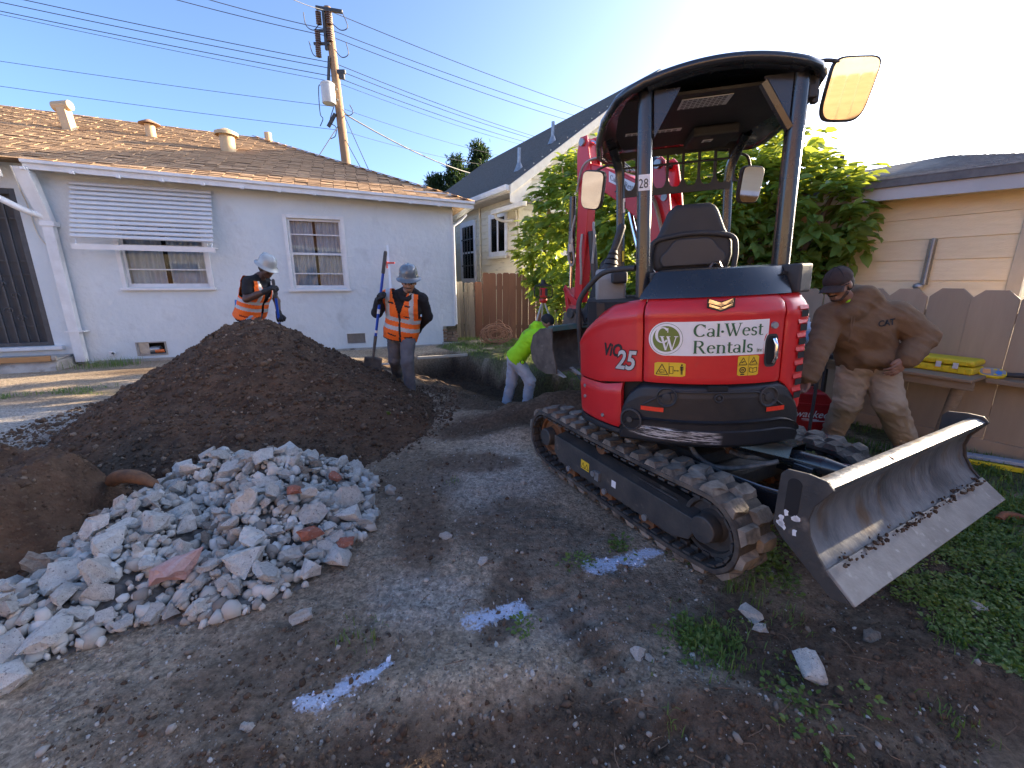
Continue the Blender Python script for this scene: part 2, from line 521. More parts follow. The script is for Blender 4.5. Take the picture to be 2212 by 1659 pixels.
def ground_material():
    m = bpy.data.materials.new('ground_dirt')
    m.use_nodes = True
    nt = m.node_tree; N, L = nt.nodes, nt.links
    b = N['Principled BSDF']
    b.inputs['Roughness'].default_value = 0.95; b.inputs['Specular IOR Level'].default_value = 0.15
    tc = N.new('ShaderNodeTexCoord')
    at = N.new('ShaderNodeAttribute'); at.attribute_name = 'albedo'
    ap = N.new('ShaderNodeAttribute'); ap.attribute_name = 'paint'
    as_ = N.new('ShaderNodeAttribute'); as_.attribute_name = 'soil'
    # pebble cells
    vo = N.new('ShaderNodeTexVoronoi'); vo.inputs['Scale'].default_value = 85.0
    L.new(tc.outputs['Object'], vo.inputs['Vector'])
    v2 = N.new('ShaderNodeTexVoronoi'); v2.inputs['Scale'].default_value = 150.0
    L.new(tc.outputs['Object'], v2.inputs['Vector'])
    no = N.new('ShaderNodeTexNoise'); no.inputs['Scale'].default_value = 26.0; no.inputs['Detail'].default_value = 9.0; no.inputs['Roughness'].default_value = 0.72
    L.new(tc.outputs['Object'], no.inputs['Vector'])
    hsv = N.new('ShaderNodeSeparateColor'); L.new(vo.outputs['Color'], hsv.inputs[0])
    mr = N.new('ShaderNodeMapRange'); mr.inputs['From Min'].default_value = 0.0; mr.inputs['From Max'].default_value = 1.0
    mr.inputs['To Min'].default_value = 0.70; mr.inputs['To Max'].default_value = 1.28
    L.new(hsv.outputs[0], mr.inputs['Value'])
    mn = N.new('ShaderNodeMapRange'); mn.inputs['From Min'].default_value = 0.3; mn.inputs['From Max'].default_value = 0.7
    mn.inputs['To Min'].default_value = 0.42; mn.inputs['To Max'].default_value = 1.55
    L.new(no.outputs['Fac'], mn.inputs['Value'])
    mu = N.new('ShaderNodeMath'); mu.operation = 'MULTIPLY'; L.new(mr.outputs[0], mu.inputs[0]); L.new(mn.outputs[0], mu.inputs[1])
    # less pebble contrast on soil
    mixf = N.new('ShaderNodeMix'); mixf.data_type = 'FLOAT'; L.new(as_.outputs['Fac'], mixf.inputs['Factor'])
    L.new(mu.outputs[0], mixf.inputs['A']); L.new(mn.outputs[0], mixf.inputs['B'])
    vm = N.new('ShaderNodeVectorMath'); vm.operation = 'SCALE'; L.new(at.outputs['Color'], vm.inputs[0]); L.new(mixf.outputs['Result'], vm.inputs['Scale'])
    # sprayed marking paint sits on the stones
    sp = N.new('ShaderNodeTexNoise'); sp.inputs['Scale'].default_value = 75.0; sp.inputs['Detail'].default_value = 4.0
    L.new(tc.outputs['Object'], sp.inputs['Vector'])
    ad = N.new('ShaderNodeMath'); ad.operation = 'ADD'; L.new(sp.outputs['Fac'], ad.inputs[0]); L.new(ap.outputs['Fac'], ad.inputs[1])
    st = N.new('ShaderNodeMapRange'); st.inputs['From Min'].default_value = 0.98; st.inputs['From Max'].default_value = 1.30
    L.new(ad.outputs[0], st.inputs['Value'])
    mx = N.new('ShaderNodeMix'); mx.data_type = 'RGBA'
    L.new(st.outputs[0], mx.inputs['Factor']); L.new(vm.outputs[0], mx.inputs['A']); mx.inputs['B'].default_value = (0.66, 0.74, 0.90, 1)
    L.new(mx.outputs['Result'], b.inputs['Base Color'])
    # relief
    bp = N.new('ShaderNodeBump'); bp.inputs['Strength'].default_value = 1.0; bp.inputs['Distance'].default_value = 0.03
    L.new(no.outputs['Fac'], bp.inputs['Height'])
    b2 = N.new('ShaderNodeBump'); b2.inputs['Strength'].default_value = 0.5; b2.inputs['Distance'].default_value = 0.006; b2.invert = True
    L.new(vo.outputs['Distance'], b2.inputs['Height']); L.new(bp.outputs[0], b2.inputs['Normal'])
    b3 = N.new('ShaderNodeBump'); b3.inputs['Strength'].default_value = 0.5; b3.inputs['Distance'].default_value = 0.003; b3.invert = True
    L.new(v2.outputs['Distance'], b3.inputs['Height']); L.new(b2.outputs[0], b3.inputs['Normal'])
    L.new(b3.outputs[0], b.inputs['Normal'])
    return m


make_ground()

# ------------------------------------------------------------------ the soil heap
M_SOIL = pm('heap_soil', (0.070, 0.044, 0.030), (0.135, 0.086, 0.056), scale=7, rough=0.95, bump=1.0, bscale=48, bdist=0.02, spec=0.15, col3=(0.135, 0.098, 0.068), scale3=40, thr3=(0.6, 0.72))
MOUND_C = (-3.0, 4.8)


def mound_h(x, y):
    dx, dy = np.asarray(x, float) - MOUND_C[0], np.asarray(y, float) - MOUND_C[1]
    ang = np.degrees(np.arctan2(dy, dx))
    rad = np.interp(ang, [-180, -121, -98, -40, -7, 60, 120, 180], [1.55, 1.78, 1.78, 2.25, 2.02, 1.85, 1.65, 1.55])
    rad = rad * (0.94 + 0.12 * fbm(x, y, 1.4, 3, 102))
    t = np.hypot(dx, dy) / rad
    top = 1.11 * (1 - np.sqrt(t * t + 0.006)) + 0.02
    foot = 0.05 * sstep(1.12, 0.92, t)
    h = np.maximum(top, 0) + foot
    h = h + (fbm(x, y, 3.0, 4, 103) - 0.5) * 0.12 * sstep(1.08, 0.8, t) + (fbm(x, y, 13.0, 3, 104) - 0.5) * 0.055 * sstep(1.1, 0.9, t)
    return h - 0.05 * sstep(0.98, 1.15, t)


def heap_mesh(name, fn, cx, cy, rmax, nr, na, mat, extra=0.0):
    rr = np.linspace(0.0, 1.0, nr) ** 0.9 * rmax
    aa = np.linspace(0, 2 * np.pi, na, endpoint=False)
    A, Rr = np.meshgrid(aa, rr)
    X, Y = cx + Rr * np.cos(A), cy + Rr * np.sin(A)
    Z = fn(X, Y) + hgt(X, Y) + extra
    V = np.stack([X.ravel(), Y.ravel(), Z.ravel()], 1)
    i = np.arange(nr * na).reshape(nr, na)
    F = np.stack([i[:-1], np.roll(i[:-1], -1, 1), np.roll(i[1:], -1, 1), i[1:]], -1).reshape(-1, 4)
    return fastmesh(name, V, F, [mat], True)


mound = link('soil_heap', heap_mesh('soil_heap', mound_h, MOUND_C[0], MOUND_C[1], 2.45, 150, 380, M_SOIL))
tag(mound, 'tall cone of freshly dug dark brown soil in front of the white house', 'soil heap')


def block_h(x, y):
    u = (np.asarray(x, float) + 3.12) / 0.62; v = (np.asarray(y, float) - 2.22) / 0.66
    t = (np.abs(u) ** 2.6 + np.abs(v) ** 2.6) ** (1 / 2.6) + (fbm(x, y, 3.2, 3, 111) - 0.5) * 0.3
    return 0.46 * sstep(1.05, 0.45, t) * (0.85 + 0.3 * fbm(x, y, 3.0, 3, 112)) - 0.05 * sstep(0.95, 1.1, t) + (fbm(x, y, 13, 3, 113) - .5) * .07 + (fbm(x, y, 5, 2, 114) - .5) * .08


blk = link('soil_lump', heap_mesh('soil_lump', block_h, -3.12, 2.22, 0.85, 80, 200, M_SOIL))
tag(blk, 'low lump of matted dark soil at the left edge beside the rubble', 'soil lump')


# ------------------------------------------------------------------ loose crumbs, pebbles (uncountable)
def ico():
    bm = bmesh.new(); bmesh.ops.create_icosphere(bm, subdivisions=1, radius=1.0)
    V = np.array([v.co[:] for v in bm.verts]); F = np.array([[v.index for v in f.verts] for f in bm.faces]); bm.free()
    return V, F


ICO_V, ICO_F = ico()


def rot_mats(n, flat=False):
    a = rng.uniform(0, 2 * np.pi, (n, 3))
    if flat: a[:, :2] *= 0.08
    ca, sa = np.cos(a), np.sin(a)
    Rx = np.zeros((n, 3, 3)); Ry = Rx.copy(); Rz = Rx.copy()
    Rx[:, 0, 0] = 1; Rx[:, 1, 1] = ca[:, 0]; Rx[:, 1, 2] = -sa[:, 0]; Rx[:, 2, 1] = sa[:, 0]; Rx[:, 2, 2] = ca[:, 0]
    Ry[:, 1, 1] = 1; Ry[:, 0, 0] = ca[:, 1]; Ry[:, 0, 2] = sa[:, 1]; Ry[:, 2, 0] = -sa[:, 1]; Ry[:, 2, 2] = ca[:, 1]
    Rz[:, 2, 2] = 1; Rz[:, 0, 0] = ca[:, 2]; Rz[:, 0, 1] = -sa[:, 2]; Rz[:, 1, 0] = sa[:, 2]; Rz[:, 1, 1] = ca[:, 2]
    return Rx @ Ry @ Rz


def pebble_mesh(name, pos, size, mat, flatness=0.6):
    n = len(pos)
    var = []
    for k in range(12):
        d = ICO_V * (1 + rng.uniform(-0.3, 0.3, (len(ICO_V), 1)))
        var.append(d * np.array([1.0, rng.uniform(0.6, 1.0), rng.uniform(flatness * 0.7, flatness * 1.2)]))
    var = np.array(var)
    V = var[rng.integers(0, 12, n)] * size[:, None, None]
    V = np.einsum('nij,nkj->nki', rot_mats(n), V) + pos[:, None, :]
    F = ICO_F[None] + (np.arange(n) * len(ICO_V))[:, None, None]
    col = np.repeat(rng.uniform(0, 1, n), len(ICO_V))
    return fastmesh(name, V.reshape(-1, 3), F.reshape(-1, 3), [mat], False, {'tone': ('FLOAT', col), 'paint': ('FLOAT', paint_mask(V[..., 0].ravel(), V[..., 1].ravel()))})


def tone_mat(name, stops, rough=0.9, paint=False, bump=0.4, bscale=90):
    m = bpy.data.materials.new(name); m.use_nodes = True
    nt = m.node_tree; N, L = nt.nodes, nt.links
    b = N['Principled BSDF']; b.inputs['Roughness'].default_value = rough; b.inputs['Specular IOR Level'].default_value = 0.2
    at = N.new('ShaderNodeAttribute'); at.attribute_name = 'tone'
    rp = N.new('ShaderNodeValToRGB')
    for i, (p, c) in enumerate(stops):
        e = rp.color_ramp.elements[i] if i < 2 else rp.color_ramp.elements.new(p)
        e.position = p; e.color = (*c, 1)
    L.new(at.outputs['Fac'], rp.inputs['Fac'])
    out = rp.outputs['Color']
    tc = N.new('ShaderNodeTexCoord')
    no = N.new('ShaderNodeTexNoise'); no.inputs['Scale'].default_value = bscale; no.inputs['Detail'].default_value = 5; L.new(tc.outputs['Object'], no.inputs['Vector'])
    if paint:
        ap = N.new('ShaderNodeAttribute'); ap.attribute_name = 'paint'
        ad = N.new('ShaderNodeMath'); ad.operation = 'ADD'; L.new(no.outputs['Fac'], ad.inputs[0]); L.new(ap.outputs['Fac'], ad.inputs[1])
        st = N.new('ShaderNodeMapRange'); st.inputs['From Min'].default_value = 0.85; st.inputs['From Max'].default_value = 1.0; L.new(ad.outputs[0], st.inputs['Value'])
        mx = N.new('ShaderNodeMix'); mx.data_type = 'RGBA'; L.new(st.outputs[0], mx.inputs['Factor']); L.new(out, mx.inputs['A']); mx.inputs['B'].default_value = (0.66, 0.74, 0.90, 1)
        out = mx.outputs['Result']
    L.new(out, b.inputs['Base Color'])
    bp = N.new('ShaderNodeBump'); bp.inputs['Strength'].default_value = bump; bp.inputs['Distance'].default_value = 0.006; L.new(no.outputs['Fac'], bp.inputs['Height']); L.new(bp.outputs[0], b.inputs['Normal'])
    return m


M_PEB = tone_mat('pebbles', [(0.0, (0.13, 0.11, 0.09)), (0.45, (0.26, 0.23, 0.19)), (0.8, (0.38, 0.35, 0.31)), (1.0, (0.50, 0.49, 0.46))], paint=True)
M_CRUMB = tone_mat('soil_crumbs', [(0.0, (0.062, 0.041, 0.028)), (0.6, (0.115, 0.077, 0.052)), (0.95, (0.16, 0.112, 0.078)), (1.0, (0.30, 0.24, 0.18))])


def scatter_xy(n, x0, x1, y0, y1):
    # density falls with distance, as finer stones stop mattering
    y = y0 + (y1 - y0) * rng.uniform(0, 1, n) ** 1.7
    half = 1.35 * y + 0.15
    x = rng.uniform(-1, 1, n) * half
    k = (x > x0) & (x < x1)
    return x[k], y[k]


px, py = scatter_xy(30000, -5.6, 2.6, 0.85, 6.2)
so, la, pa = masks(px, py)
keep = (rng.uniform(0, 1, len(px)) > so * 0.8) & (rng.uniform(0, 1, len(px)) > la * 0.8) & (mound_h(px, py) < 0.02) & (block_h(px, py) < 0.02)
px, py = px[keep], py[keep]
ps = np.clip(rng.lognormal(-5.65, 0.62, len(px)), 0.002, 0.02)
gp = link('gravel', pebble_mesh('gravel', np.stack([px, py, hgt(px, py) + ps * 0.15], 1), ps, M_PEB))
gp['kind'] = 'stuff'; gp['label'] = 'grey gravel and small stones strewn over the bare yard'

# crumbs on soil heap, lump, trench and berm
ang = rng.uniform(0, 2 * np.pi, 15000); rr = 2.35 * np.sqrt(rng.uniform(0, 1, 15000))
cx_, cy_ = MOUND_C[0] + rr * np.cos(ang), MOUND_C[1] + rr * np.sin(ang)
k = (cy_ < 6.0)
cx_, cy_ = cx_[k], cy_[k]
cs = np.clip(rng.lognormal(-4.55, 0.45, len(cx_)), 0.004, 0.045)
cr = link('soil_crumbs', pebble_mesh('soil_crumbs', np.stack([cx_, cy_, np.maximum(mound_h(cx_, cy_), 0) + hgt(cx_, cy_) + cs * 0.2], 1), cs, M_CRUMB, 0.8), mound)
cr['kind'] = 'stuff'
lx, ly = -3.12 + rng.uniform(-.75, .75, 1800), 2.22 + rng.uniform(-.75, .75, 1800)
ls = np.clip(rng.lognormal(-4.8, 0.4, 1800), 0.004, 0.02)
cl = link('soil_crumbs', pebble_mesh('soil_crumbs', np.stack([lx, ly, np.maximum(block_h(lx, ly), 0) + hgt(lx, ly)], 1), ls, M_CRUMB, 0.8), blk)
cl['kind'] = 'stuff'
bx_, by_ = scatter_xy(30000, -2.6, 2.7, 0.85, 8.6)
so, la, pa = masks(bx_, by_)
sr_, q_ = trench_coords(bx_, by_)
k = (rng.uniform(0, 1, len(bx_)) < so * 0.75) & ~((sr_ > 0) & (sr_ < 1.2) & (q_ < 2.4))
bx_, by_ = bx_[k], by_[k]
bs = np.clip(rng.lognormal(-5.25, 0.5, len(bx_)), 0.003, 0.022)
cb = link('soil_clods', pebble_mesh('soil_clods', np.stack([bx_, by_, hgt(bx_, by_) + bs * 0.15], 1), bs, M_CRUMB, 0.8))
cb['kind'] = 'stuff'; cb['label'] = 'dark soil clods scattered along the trench and the churned foreground'
# ================================================================== materials of the buildings
M_STUCCO = pm('white_stucco', (0.61, 0.66, 0.685), (0.68, 0.725, 0.745), scale=1.3, rough=0.85, bump=0.85, bscale=9, bdist=0.022, spec=0.2, col3=(0.53, 0.565, 0.58), scale3=2.2, thr3=(0.60, 0.75))
M_WHITE = pm('white_paint', (0.76, 0.77, 0.78), (0.66, 0.665, 0.67), scale=5, rough=0.5, bump=0.15, bscale=40)
M_CREAM = pm('cream_paint', (0.70, 0.66, 0.56), (0.60, 0.55, 0.45), scale=6, rough=0.55, bump=0.15, bscale=40)
M_SHINGLE = pm('brown_shingle', (0.44, 0.285, 0.165), (0.56, 0.375, 0.225), scale=9, rough=0.95, bump=0.8, bscale=220, spec=0.1, rnd=0.25)
M_SHIN_DK = pm('roof_felt', (0.10, 0.07, 0.05), (0.15, 0.10, 0.07), scale=9, rough=0.95, spec=0.1)
M_GREYROOF = pm('grey_shingle', (0.125, 0.115, 0.105), (0.20, 0.185, 0.165), scale=14, rough=0.95, bump=0.8, bscale=200, spec=0.1, rnd=0.2)
M_SHEDROOF = pm('shed_shingle', (0.17, 0.16, 0.15), (0.26, 0.245, 0.23), scale=14, rough=0.95, bump=0.8, bscale=200, spec=0.1, rnd=0.2)
M_TANMETAL = pm('tan_metal', (0.60, 0.43, 0.24), (0.50, 0.36, 0.20), scale=6, rough=0.6, col3=(0.25, 0.14, 0.07), scale3=5, thr3=(0.66, 0.74))
M_RUSTY = pm('rusty_cap', (0.24, 0.13, 0.08), (0.40, 0.26, 0.15), scale=9, rough=0.8)
M_DARK = pm('dark_void', (0.015, 0.015, 0.016), rough=0.9)
M_BLACKIRON = pm('black_iron', (0.045, 0.048, 0.055), (0.07, 0.072, 0.08), scale=10, rough=0.5)
M_SCREEN = pm('door_screen', (0.055, 0.056, 0.062), (0.075, 0.075, 0.08), scale=3, rough=0.7)
M_ALU = pm('awning_aluminium', (0.66, 0.68, 0.70), (0.60, 0.62, 0.64), scale=4, rough=0.4, metal=0.1)
M_CURTAIN = pm('curtain', (0.80, 0.79, 0.76), (0.70, 0.68, 0.64), scale=4, rough=0.9)
M_CONC = pm('old_concrete', (0.30, 0.27, 0.235), (0.42, 0.39, 0.35), scale=5, rough=0.9, bump=0.6, bscale=30, col3=(0.16, 0.13, 0.11), scale3=4, thr3=(0.58, 0.7))
M_WOOD = pm('fresh_timber', (0.46, 0.26, 0.11), (0.36, 0.19, 0.075), scale=5, rough=0.7, stretch=(1, 12, 12))
M_GALV = pm('galvanised', (0.42, 0.43, 0.44), (0.30, 0.31, 0.32), scale=12, rough=0.45, metal=0.7)
M_YSIDING = pm('pale_yellow_siding', (0.78, 0.72, 0.55), (0.72, 0.66, 0.49), scale=3, rough=0.7, bump=0.2, bscale=30, stretch=(1, 5, 5), col3=(0.36, 0.33, 0.26), scale3=3, thr3=(0.62, 0.8), rnd=0.05)
M_TSIDING = pm('tan_siding', (0.78, 0.66, 0.44), (0.72, 0.60, 0.385), scale=4, rough=0.75, bump=0.35, bscale=26, stretch=(1, 1, 7), rnd=0.05)
M_TTRIM = pm('tan_trim', (0.50, 0.44, 0.33), (0.45, 0.39, 0.28), scale=4, rough=0.75, bump=0.3, bscale=26)
M_FENCE_BR = pm('brown_stained_fence', (0.21, 0.095, 0.055), (0.165, 0.072, 0.042), scale=5, rough=0.8, bump=0.4, bscale=30, stretch=(1, 1, .15), rnd=0.16, col3=(0.20, 0.12, 0.085), scale3=5, thr3=(0.66, 0.8))
M_FENCE_DK = pm('dark_brown_fence', (0.42, 0.32, 0.215), (0.35, 0.265, 0.18), scale=5, rough=0.75, bump=0.35, bscale=30, stretch=(1, 1, .15), rnd=0.10)
M_FENCE_GY = pm('weathered_fence', (0.27, 0.225, 0.18), (0.17, 0.14, 0.11), scale=7, rough=0.9, bump=0.6, bscale=30, stretch=(1, 1, .12), rnd=0.2)
M_RAFTER = pm('soffit_timber', (0.50, 0.46, 0.40), (0.42, 0.38, 0.32), scale=6, rough=0.8)  # dull beige timber for the soffit
M_TAPE = pm('blue_tape', (0.06, 0.22, 0.60), rough=0.6)
M_ORANGEPIPE = pm('orange_pipe', (0.72, 0.16, 0.04), rough=0.5)
M_BRICK = pm('crumbling_masonry', (0.30, 0.22, 0.16), (0.20, 0.13, 0.09), scale=9, rough=0.95, bump=0.7, bscale=25)


def glassmat(name, tint=(0.8, 0.85, 0.9), rough=0.02):
    """Window glass: mostly see-through, with a mirror-like sheen."""
    m = bpy.data.materials.new(name); m.use_nodes = True
    nt = m.node_tree; N, L = nt.nodes, nt.links
    N.remove(N['Principled BSDF'])
    o = N['Material Output']
    tr = N.new('ShaderNodeBsdfTransparent'); tr.inputs['Color'].default_value = (*tint, 1)
    gl = N.new('ShaderNodeBsdfGlossy'); gl.inputs['Roughness'].default_value = rough; gl.inputs['Color'].default_value = (0.95, 0.97, 1, 1)
    fr = N.new('ShaderNodeFresnel'); fr.inputs['IOR'].default_value = 1.28
    ad = N.new('ShaderNodeMath'); ad.operation = 'ADD'; ad.inputs[1].default_value = 0.0
    L.new(fr.outputs[0], ad.inputs[0])
    mx = N.new('ShaderNodeMixShader'); L.new(ad.outputs[0], mx.inputs['Fac']); L.new(tr.outputs[0], mx.inputs[1]); L.new(gl.outputs[0], mx.inputs[2]); L.new(mx.outputs[0], o.inputs['Surface'])
    return m


M_GLASS = glassmat('window_glass')

# ================================================================== the white stucco house
H1_ANG = math.atan2(0.337, 0.941)
house = thing('stucco_house', 'white stucco bungalow with brown shingle roof, slatted awning and barred door', 'house', (-1.364, 10.135, 0.0), H1_ANG)


def wall_with_holes(x0, x1, z0, z1, holes, y0, y1):
    """A solid wall panel with rectangular holes cut through."""
    xs = sorted({x0, x1, *[h[0] for h in holes], *[h[1] for h in holes]})
    zs = sorted({z0, z1, *[h[2] for h in holes], *[h[3] for h in holes]})
    b = MB()
    solid = lambda i, j: 0 <= i < len(xs) - 1 and 0 <= j < len(zs) - 1 and not any(h[0] - 1e-6 <= xs[i] and xs[i + 1] <= h[1] + 1e-6 and h[2] - 1e-6 <= zs[j] and zs[j + 1] <= h[3] + 1e-6 for h in holes)
    for i in range(len(xs) - 1):
        for j in range(len(zs) - 1):
            if not solid(i, j): continue
            a, c, d, e = xs[i], xs[i + 1], zs[j], zs[j + 1]
            b.add([(a, y0, d), (c, y0, d), (c, y0, e), (a, y0, e)], [(0, 1, 2, 3)])
            b.add([(a, y1, d), (c, y1, d), (c, y1, e), (a, y1, e)], [(3, 2, 1, 0)])
            if not solid(i - 1, j): b.add([(a, y0, d), (a, y1, d), (a, y1, e), (a, y0, e)], [(3, 2, 1, 0)])
            if not solid(i + 1, j): b.add([(c, y0, d), (c, y1, d), (c, y1, e), (c, y0, e)], [(0, 1, 2, 3)])
            if not solid(i, j - 1): b.add([(a, y0, d), (c, y0, d), (c, y1, d), (a, y1, d)], [(3, 2, 1, 0)])
            if not solid(i, j + 1): b.add([(a, y0, e), (c, y0, e), (c, y1, e), (a, y1, e)], [(0, 1, 2, 3)])
    return b


W1 = (-6.20, -4.86, 1.40, 2.60)       # window behind the awning
W2 = (-3.40, -2.36, 1.36, 2.76)       # double-hung window
V1 = (-6.23, -5.80, 0.12, 0.34)
V2 = (-2.45, -2.07, 0.15, 0.37)
DR = (-8.55, -7.45, 0.36, 3.02)
wall = wall_with_holes(-12.0, 0.0, -0.55, 3.42, [W1, W2, V1, V2, DR, (-0.30, 0.0, -0.55, 0.46)], 0.0, 0.16)
wall.build('wall', M_STUCCO, house)
sw = MB(); sw.bx(-0.16, 0.0, 0.161, 8.2, 0.46, 3.14); sw.bx(-12, -0.001, 8.2, 8.35, -0.5, 3.14); sw.bx(-0.45, -0.16, 0.30, 8.2, -0.55, 0.46)
sw.build('side_wall', M_STUCCO, house)
# black sheet standing in for the unlit room behind openings
rm = MB(); rm.bx(-11.8, -0.5, 1.5, 1.55, 0.0, 3.1); rm.build('room_dark_sheet', M_DARK, house)
# broken corner: crumbled masonry under the stucco
rr_ = random.Random(3)
for i in range(13):
    b = MB(); s = (rr_.uniform(.09, .15), .1, rr_.uniform(.05, .075))
    b.box((0, 0, 0), s)
    link('brick', b.mesh('brick', [M_BRICK]), house, (-0.26 + 0.125 * (i % 3) + rr_.uniform(-.02, .02), 0.07 + rr_.uniform(-.03, .03), 0.05 + 0.078 * (i // 3)), (rr_.uniform(-.1, .1), rr_.uniform(-.1, .1), rr_.uniform(-.15, .15)), bevel=.008)
b = MB(); b.box((-0.12, -0.02, 0.01), (0.42, 0.20, 0.13), (0, .05, .1)); b.build('footing_stub', M_CONC, house, bevel=.02)
b = MB(); b.bx(-0.02, 0.012, -0.012, 0.02, 0.48, 3.1); b.build('corner_bead', M_WHITE, house)
b = MB(); b.bx(-6.9, -0.35, -0.06, 0.01, -0.55, 0.045); b.build('foundation', M_CONC, house, bevel=.01)

# --- roof
EAVE = lambda x: 3.215 + 0.028 * (0.40 - x)
PITCH = 0.4167


def roof_z(x, y):
    return EAVE(x) + (y + 0.35) * PITCH


def plane_patch(pts, th=0.03):
    b = MB(); n = len(pts)
    vs_ = [Vector(p) for p in pts] + [Vector(p) - Vector((0, 0, th)) for p in pts]
    b.add(vs_, [tuple(range(n)), tuple(range(2 * n - 1, n - 1, -1))] + [(i, n + i, n + (i + 1) % n, (i + 1) % n) for i in range(n)])
    return b


RY = 4.5
RX = 0.40 - (RY + 0.35) * 1.0
ridge_z = lambda x: roof_z(x, RY)
roof = plane_patch([(0.40, -0.35, roof_z(0.4, -.35)), (RX, RY, ridge_z(RX)), (-13, RY, ridge_z(-13)), (-13, -0.35, roof_z(-13, -.35))], 0.03).build('roof', M_SHIN_DK, house)
hp = plane_patch([(0.40, -0.35, roof_z(0.4, -.35)), (0.40, 8.5, roof_z(0.4, -.35)), (RX, RY, ridge_z(RX))], 0.03)
hp.build('hip_slope', M_SHINGLE, roof)
plane_patch([(0.40, 8.5, roof_z(0.4, -.35)), (-13, 8.5, roof_z(-13, -.35)), (-13, RY, ridge_z(-13)), (RX, RY, ridge_z(RX))], 0.03).build('back_slope', M_SHINGLE, roof)
# shingles of the slope facing the yard: the nearest ones are pieces of their own
sl = math.atan(PITCH)
TABW, EXPO = 0.235, 0.128
tabs = []
row = 0
d = 0.0
slope_len = (RY + 0.35) / math.cos(sl)
rs_ = random.Random(5)
while d < slope_len - 0.05:
    yy = -0.37 + d * math.cos(sl)
    xr = 0.42 - d * math.cos(sl) * 1.0
    x = xr - (row % 2) * TABW * 0.5 - rs_.uniform(0, .05)
    while x - TABW > -9.6 - d * 0.35:
        tabs.append((x - TABW / 2, yy, row))
        x -= TABW
    d += EXPO; row += 1
Hm = Matrix.Translation((-1.364, 10.135, 0)) @ Matrix.Rotation(H1_ANG, 4, 'Z')
camp = Vector((0, 0, 1.5))


def tab_key(t):
    p = Hm @ Vector((t[0], t[1], roof_z(t[0], t[1])))
    inside = -8.6 < t[0]
    return (0 if inside else 1, (p - camp).length)


tabs.sort(key=tab_key)
tm = MB(); tm.box((0, 0.085, 0.0), (TABW - 0.012, 0.185, 0.009))
tab_me = tm.mesh('shingle', [M_SHINGLE])
rest = MB()
tilt = math.atan(0.028)
for i, (x, y, r_) in enumerate(tabs):
    jz = rs_.uniform(0.006, 0.014)
    rot = Euler((sl - 0.09 + rs_.uniform(-.012, .012), tilt, rs_.uniform(-.012, .012)))
    pos = Vector((x, y + rs_.uniform(-.012, .012), roof_z(x, y) + jz))
    if i < 300:
        o = link('shingle', tab_me, roof, pos, rot)
    else:
        Mx = Matrix.Translation(pos) @ rot.to_matrix().to_4x4()
        rest.box((0, 0.085, 0.0), (TABW - 0.012, 0.185, 0.009), None, 0, Mx)
# tone differs from tab to tab in the joined rest too
me = rest.mesh('far_shingles', [M_SHINGLE])
o = link('far_shingles', me, roof); o['kind'] = 'stuff'
# hip caps
for i in range(26):
    t = (i + .5) / 26
    b = MB(); b.box((0, 0, 0), (0.30, 0.20, 0.012))
    p = Vector((0.40, -0.35, roof_z(.4, -.35))).lerp(Vector((RX, RY, ridge_z(RX))), t)
    link('hip_cap', b.mesh('hip_cap', [M_SHINGLE]), roof, p + Vector((0, 0, 0.018)), (sl * 0.72 - .02, 0, R(45)))
# fascia, soffit and rafter tails
b = MB()
xa, xb = 0.42, -7.08
za, zb = EAVE(xa) - 0.02, EAVE(xb) - 0.02
b.add([(xa, -.36, za - .13), (xb, -.36, zb - .13), (xb, -.36, zb), (xa, -.36, za), (xa, -.335, za - .13), (xb, -.335, zb - .13), (xb, -.335, zb), (xa, -.335, za)],
      [(0, 1, 2, 3), (7, 6, 5, 4), (0, 4, 5, 1), (3, 2, 6, 7), (0, 3, 7, 4), (1, 5, 6, 2)])
b.build('fascia_board', M_WHITE, house)
b = MB()
b.add([(xa + .01, -.41, za - .035), (xb, -.41, zb - .035), (xb, -.41, zb + .01), (xa + .01, -.41, za + .01), (xa + .01, -.361, za - .05), (xb, -.361, zb - .05), (xb, -.361, zb + .005), (xa + .01, -.361, za + .005)],
      [(0, 1, 2, 3), (7, 6, 5, 4), (0, 4, 5, 1), (3, 2, 6, 7), (0, 3, 7, 4), (1, 5, 6, 2)])
b.build('drip_edge', M_WHITE, house)
for i in range(12):
    x = -0.35 - i * 0.61
    b = MB(); z = EAVE(x) - .05
    b.add([(x - .022, -.334, z - .10), (x + .022, -.334, z - .10), (x + .022, -.334, z), (x - .022, -.334, z), (x - .022, 0.02, z + .03), (x + .022, 0.02, z + .03), (x + .022, .02, z + .145), (x - .022, .02, z + .145)],
          [(0, 1, 2, 3), (7, 6, 5, 4), (0, 4, 5, 1), (3, 2, 6, 7), (0, 3, 7, 4), (1, 5, 6, 2)])
    b.box((x, -.40, z - .10), (.05, .06, .045))
    b.build('rafter_tail', M_WHITE, house)
# eave return at the right end
b = MB(); b.bx(0.40, 0.425, -.36, 8.45, EAVE(.4) - .15, EAVE(.4) - .02); b.build('fascia_board', M_WHITE, house)
b = MB(); b.tube([(0.36, 0.1, 3.0), (0.2, .02, 2.85), (0.03, .02, 2.72), (0.03, .02, 0.5)], .03, 8); b.build('corner_pipe', M_WHITE, house, smooth=40)

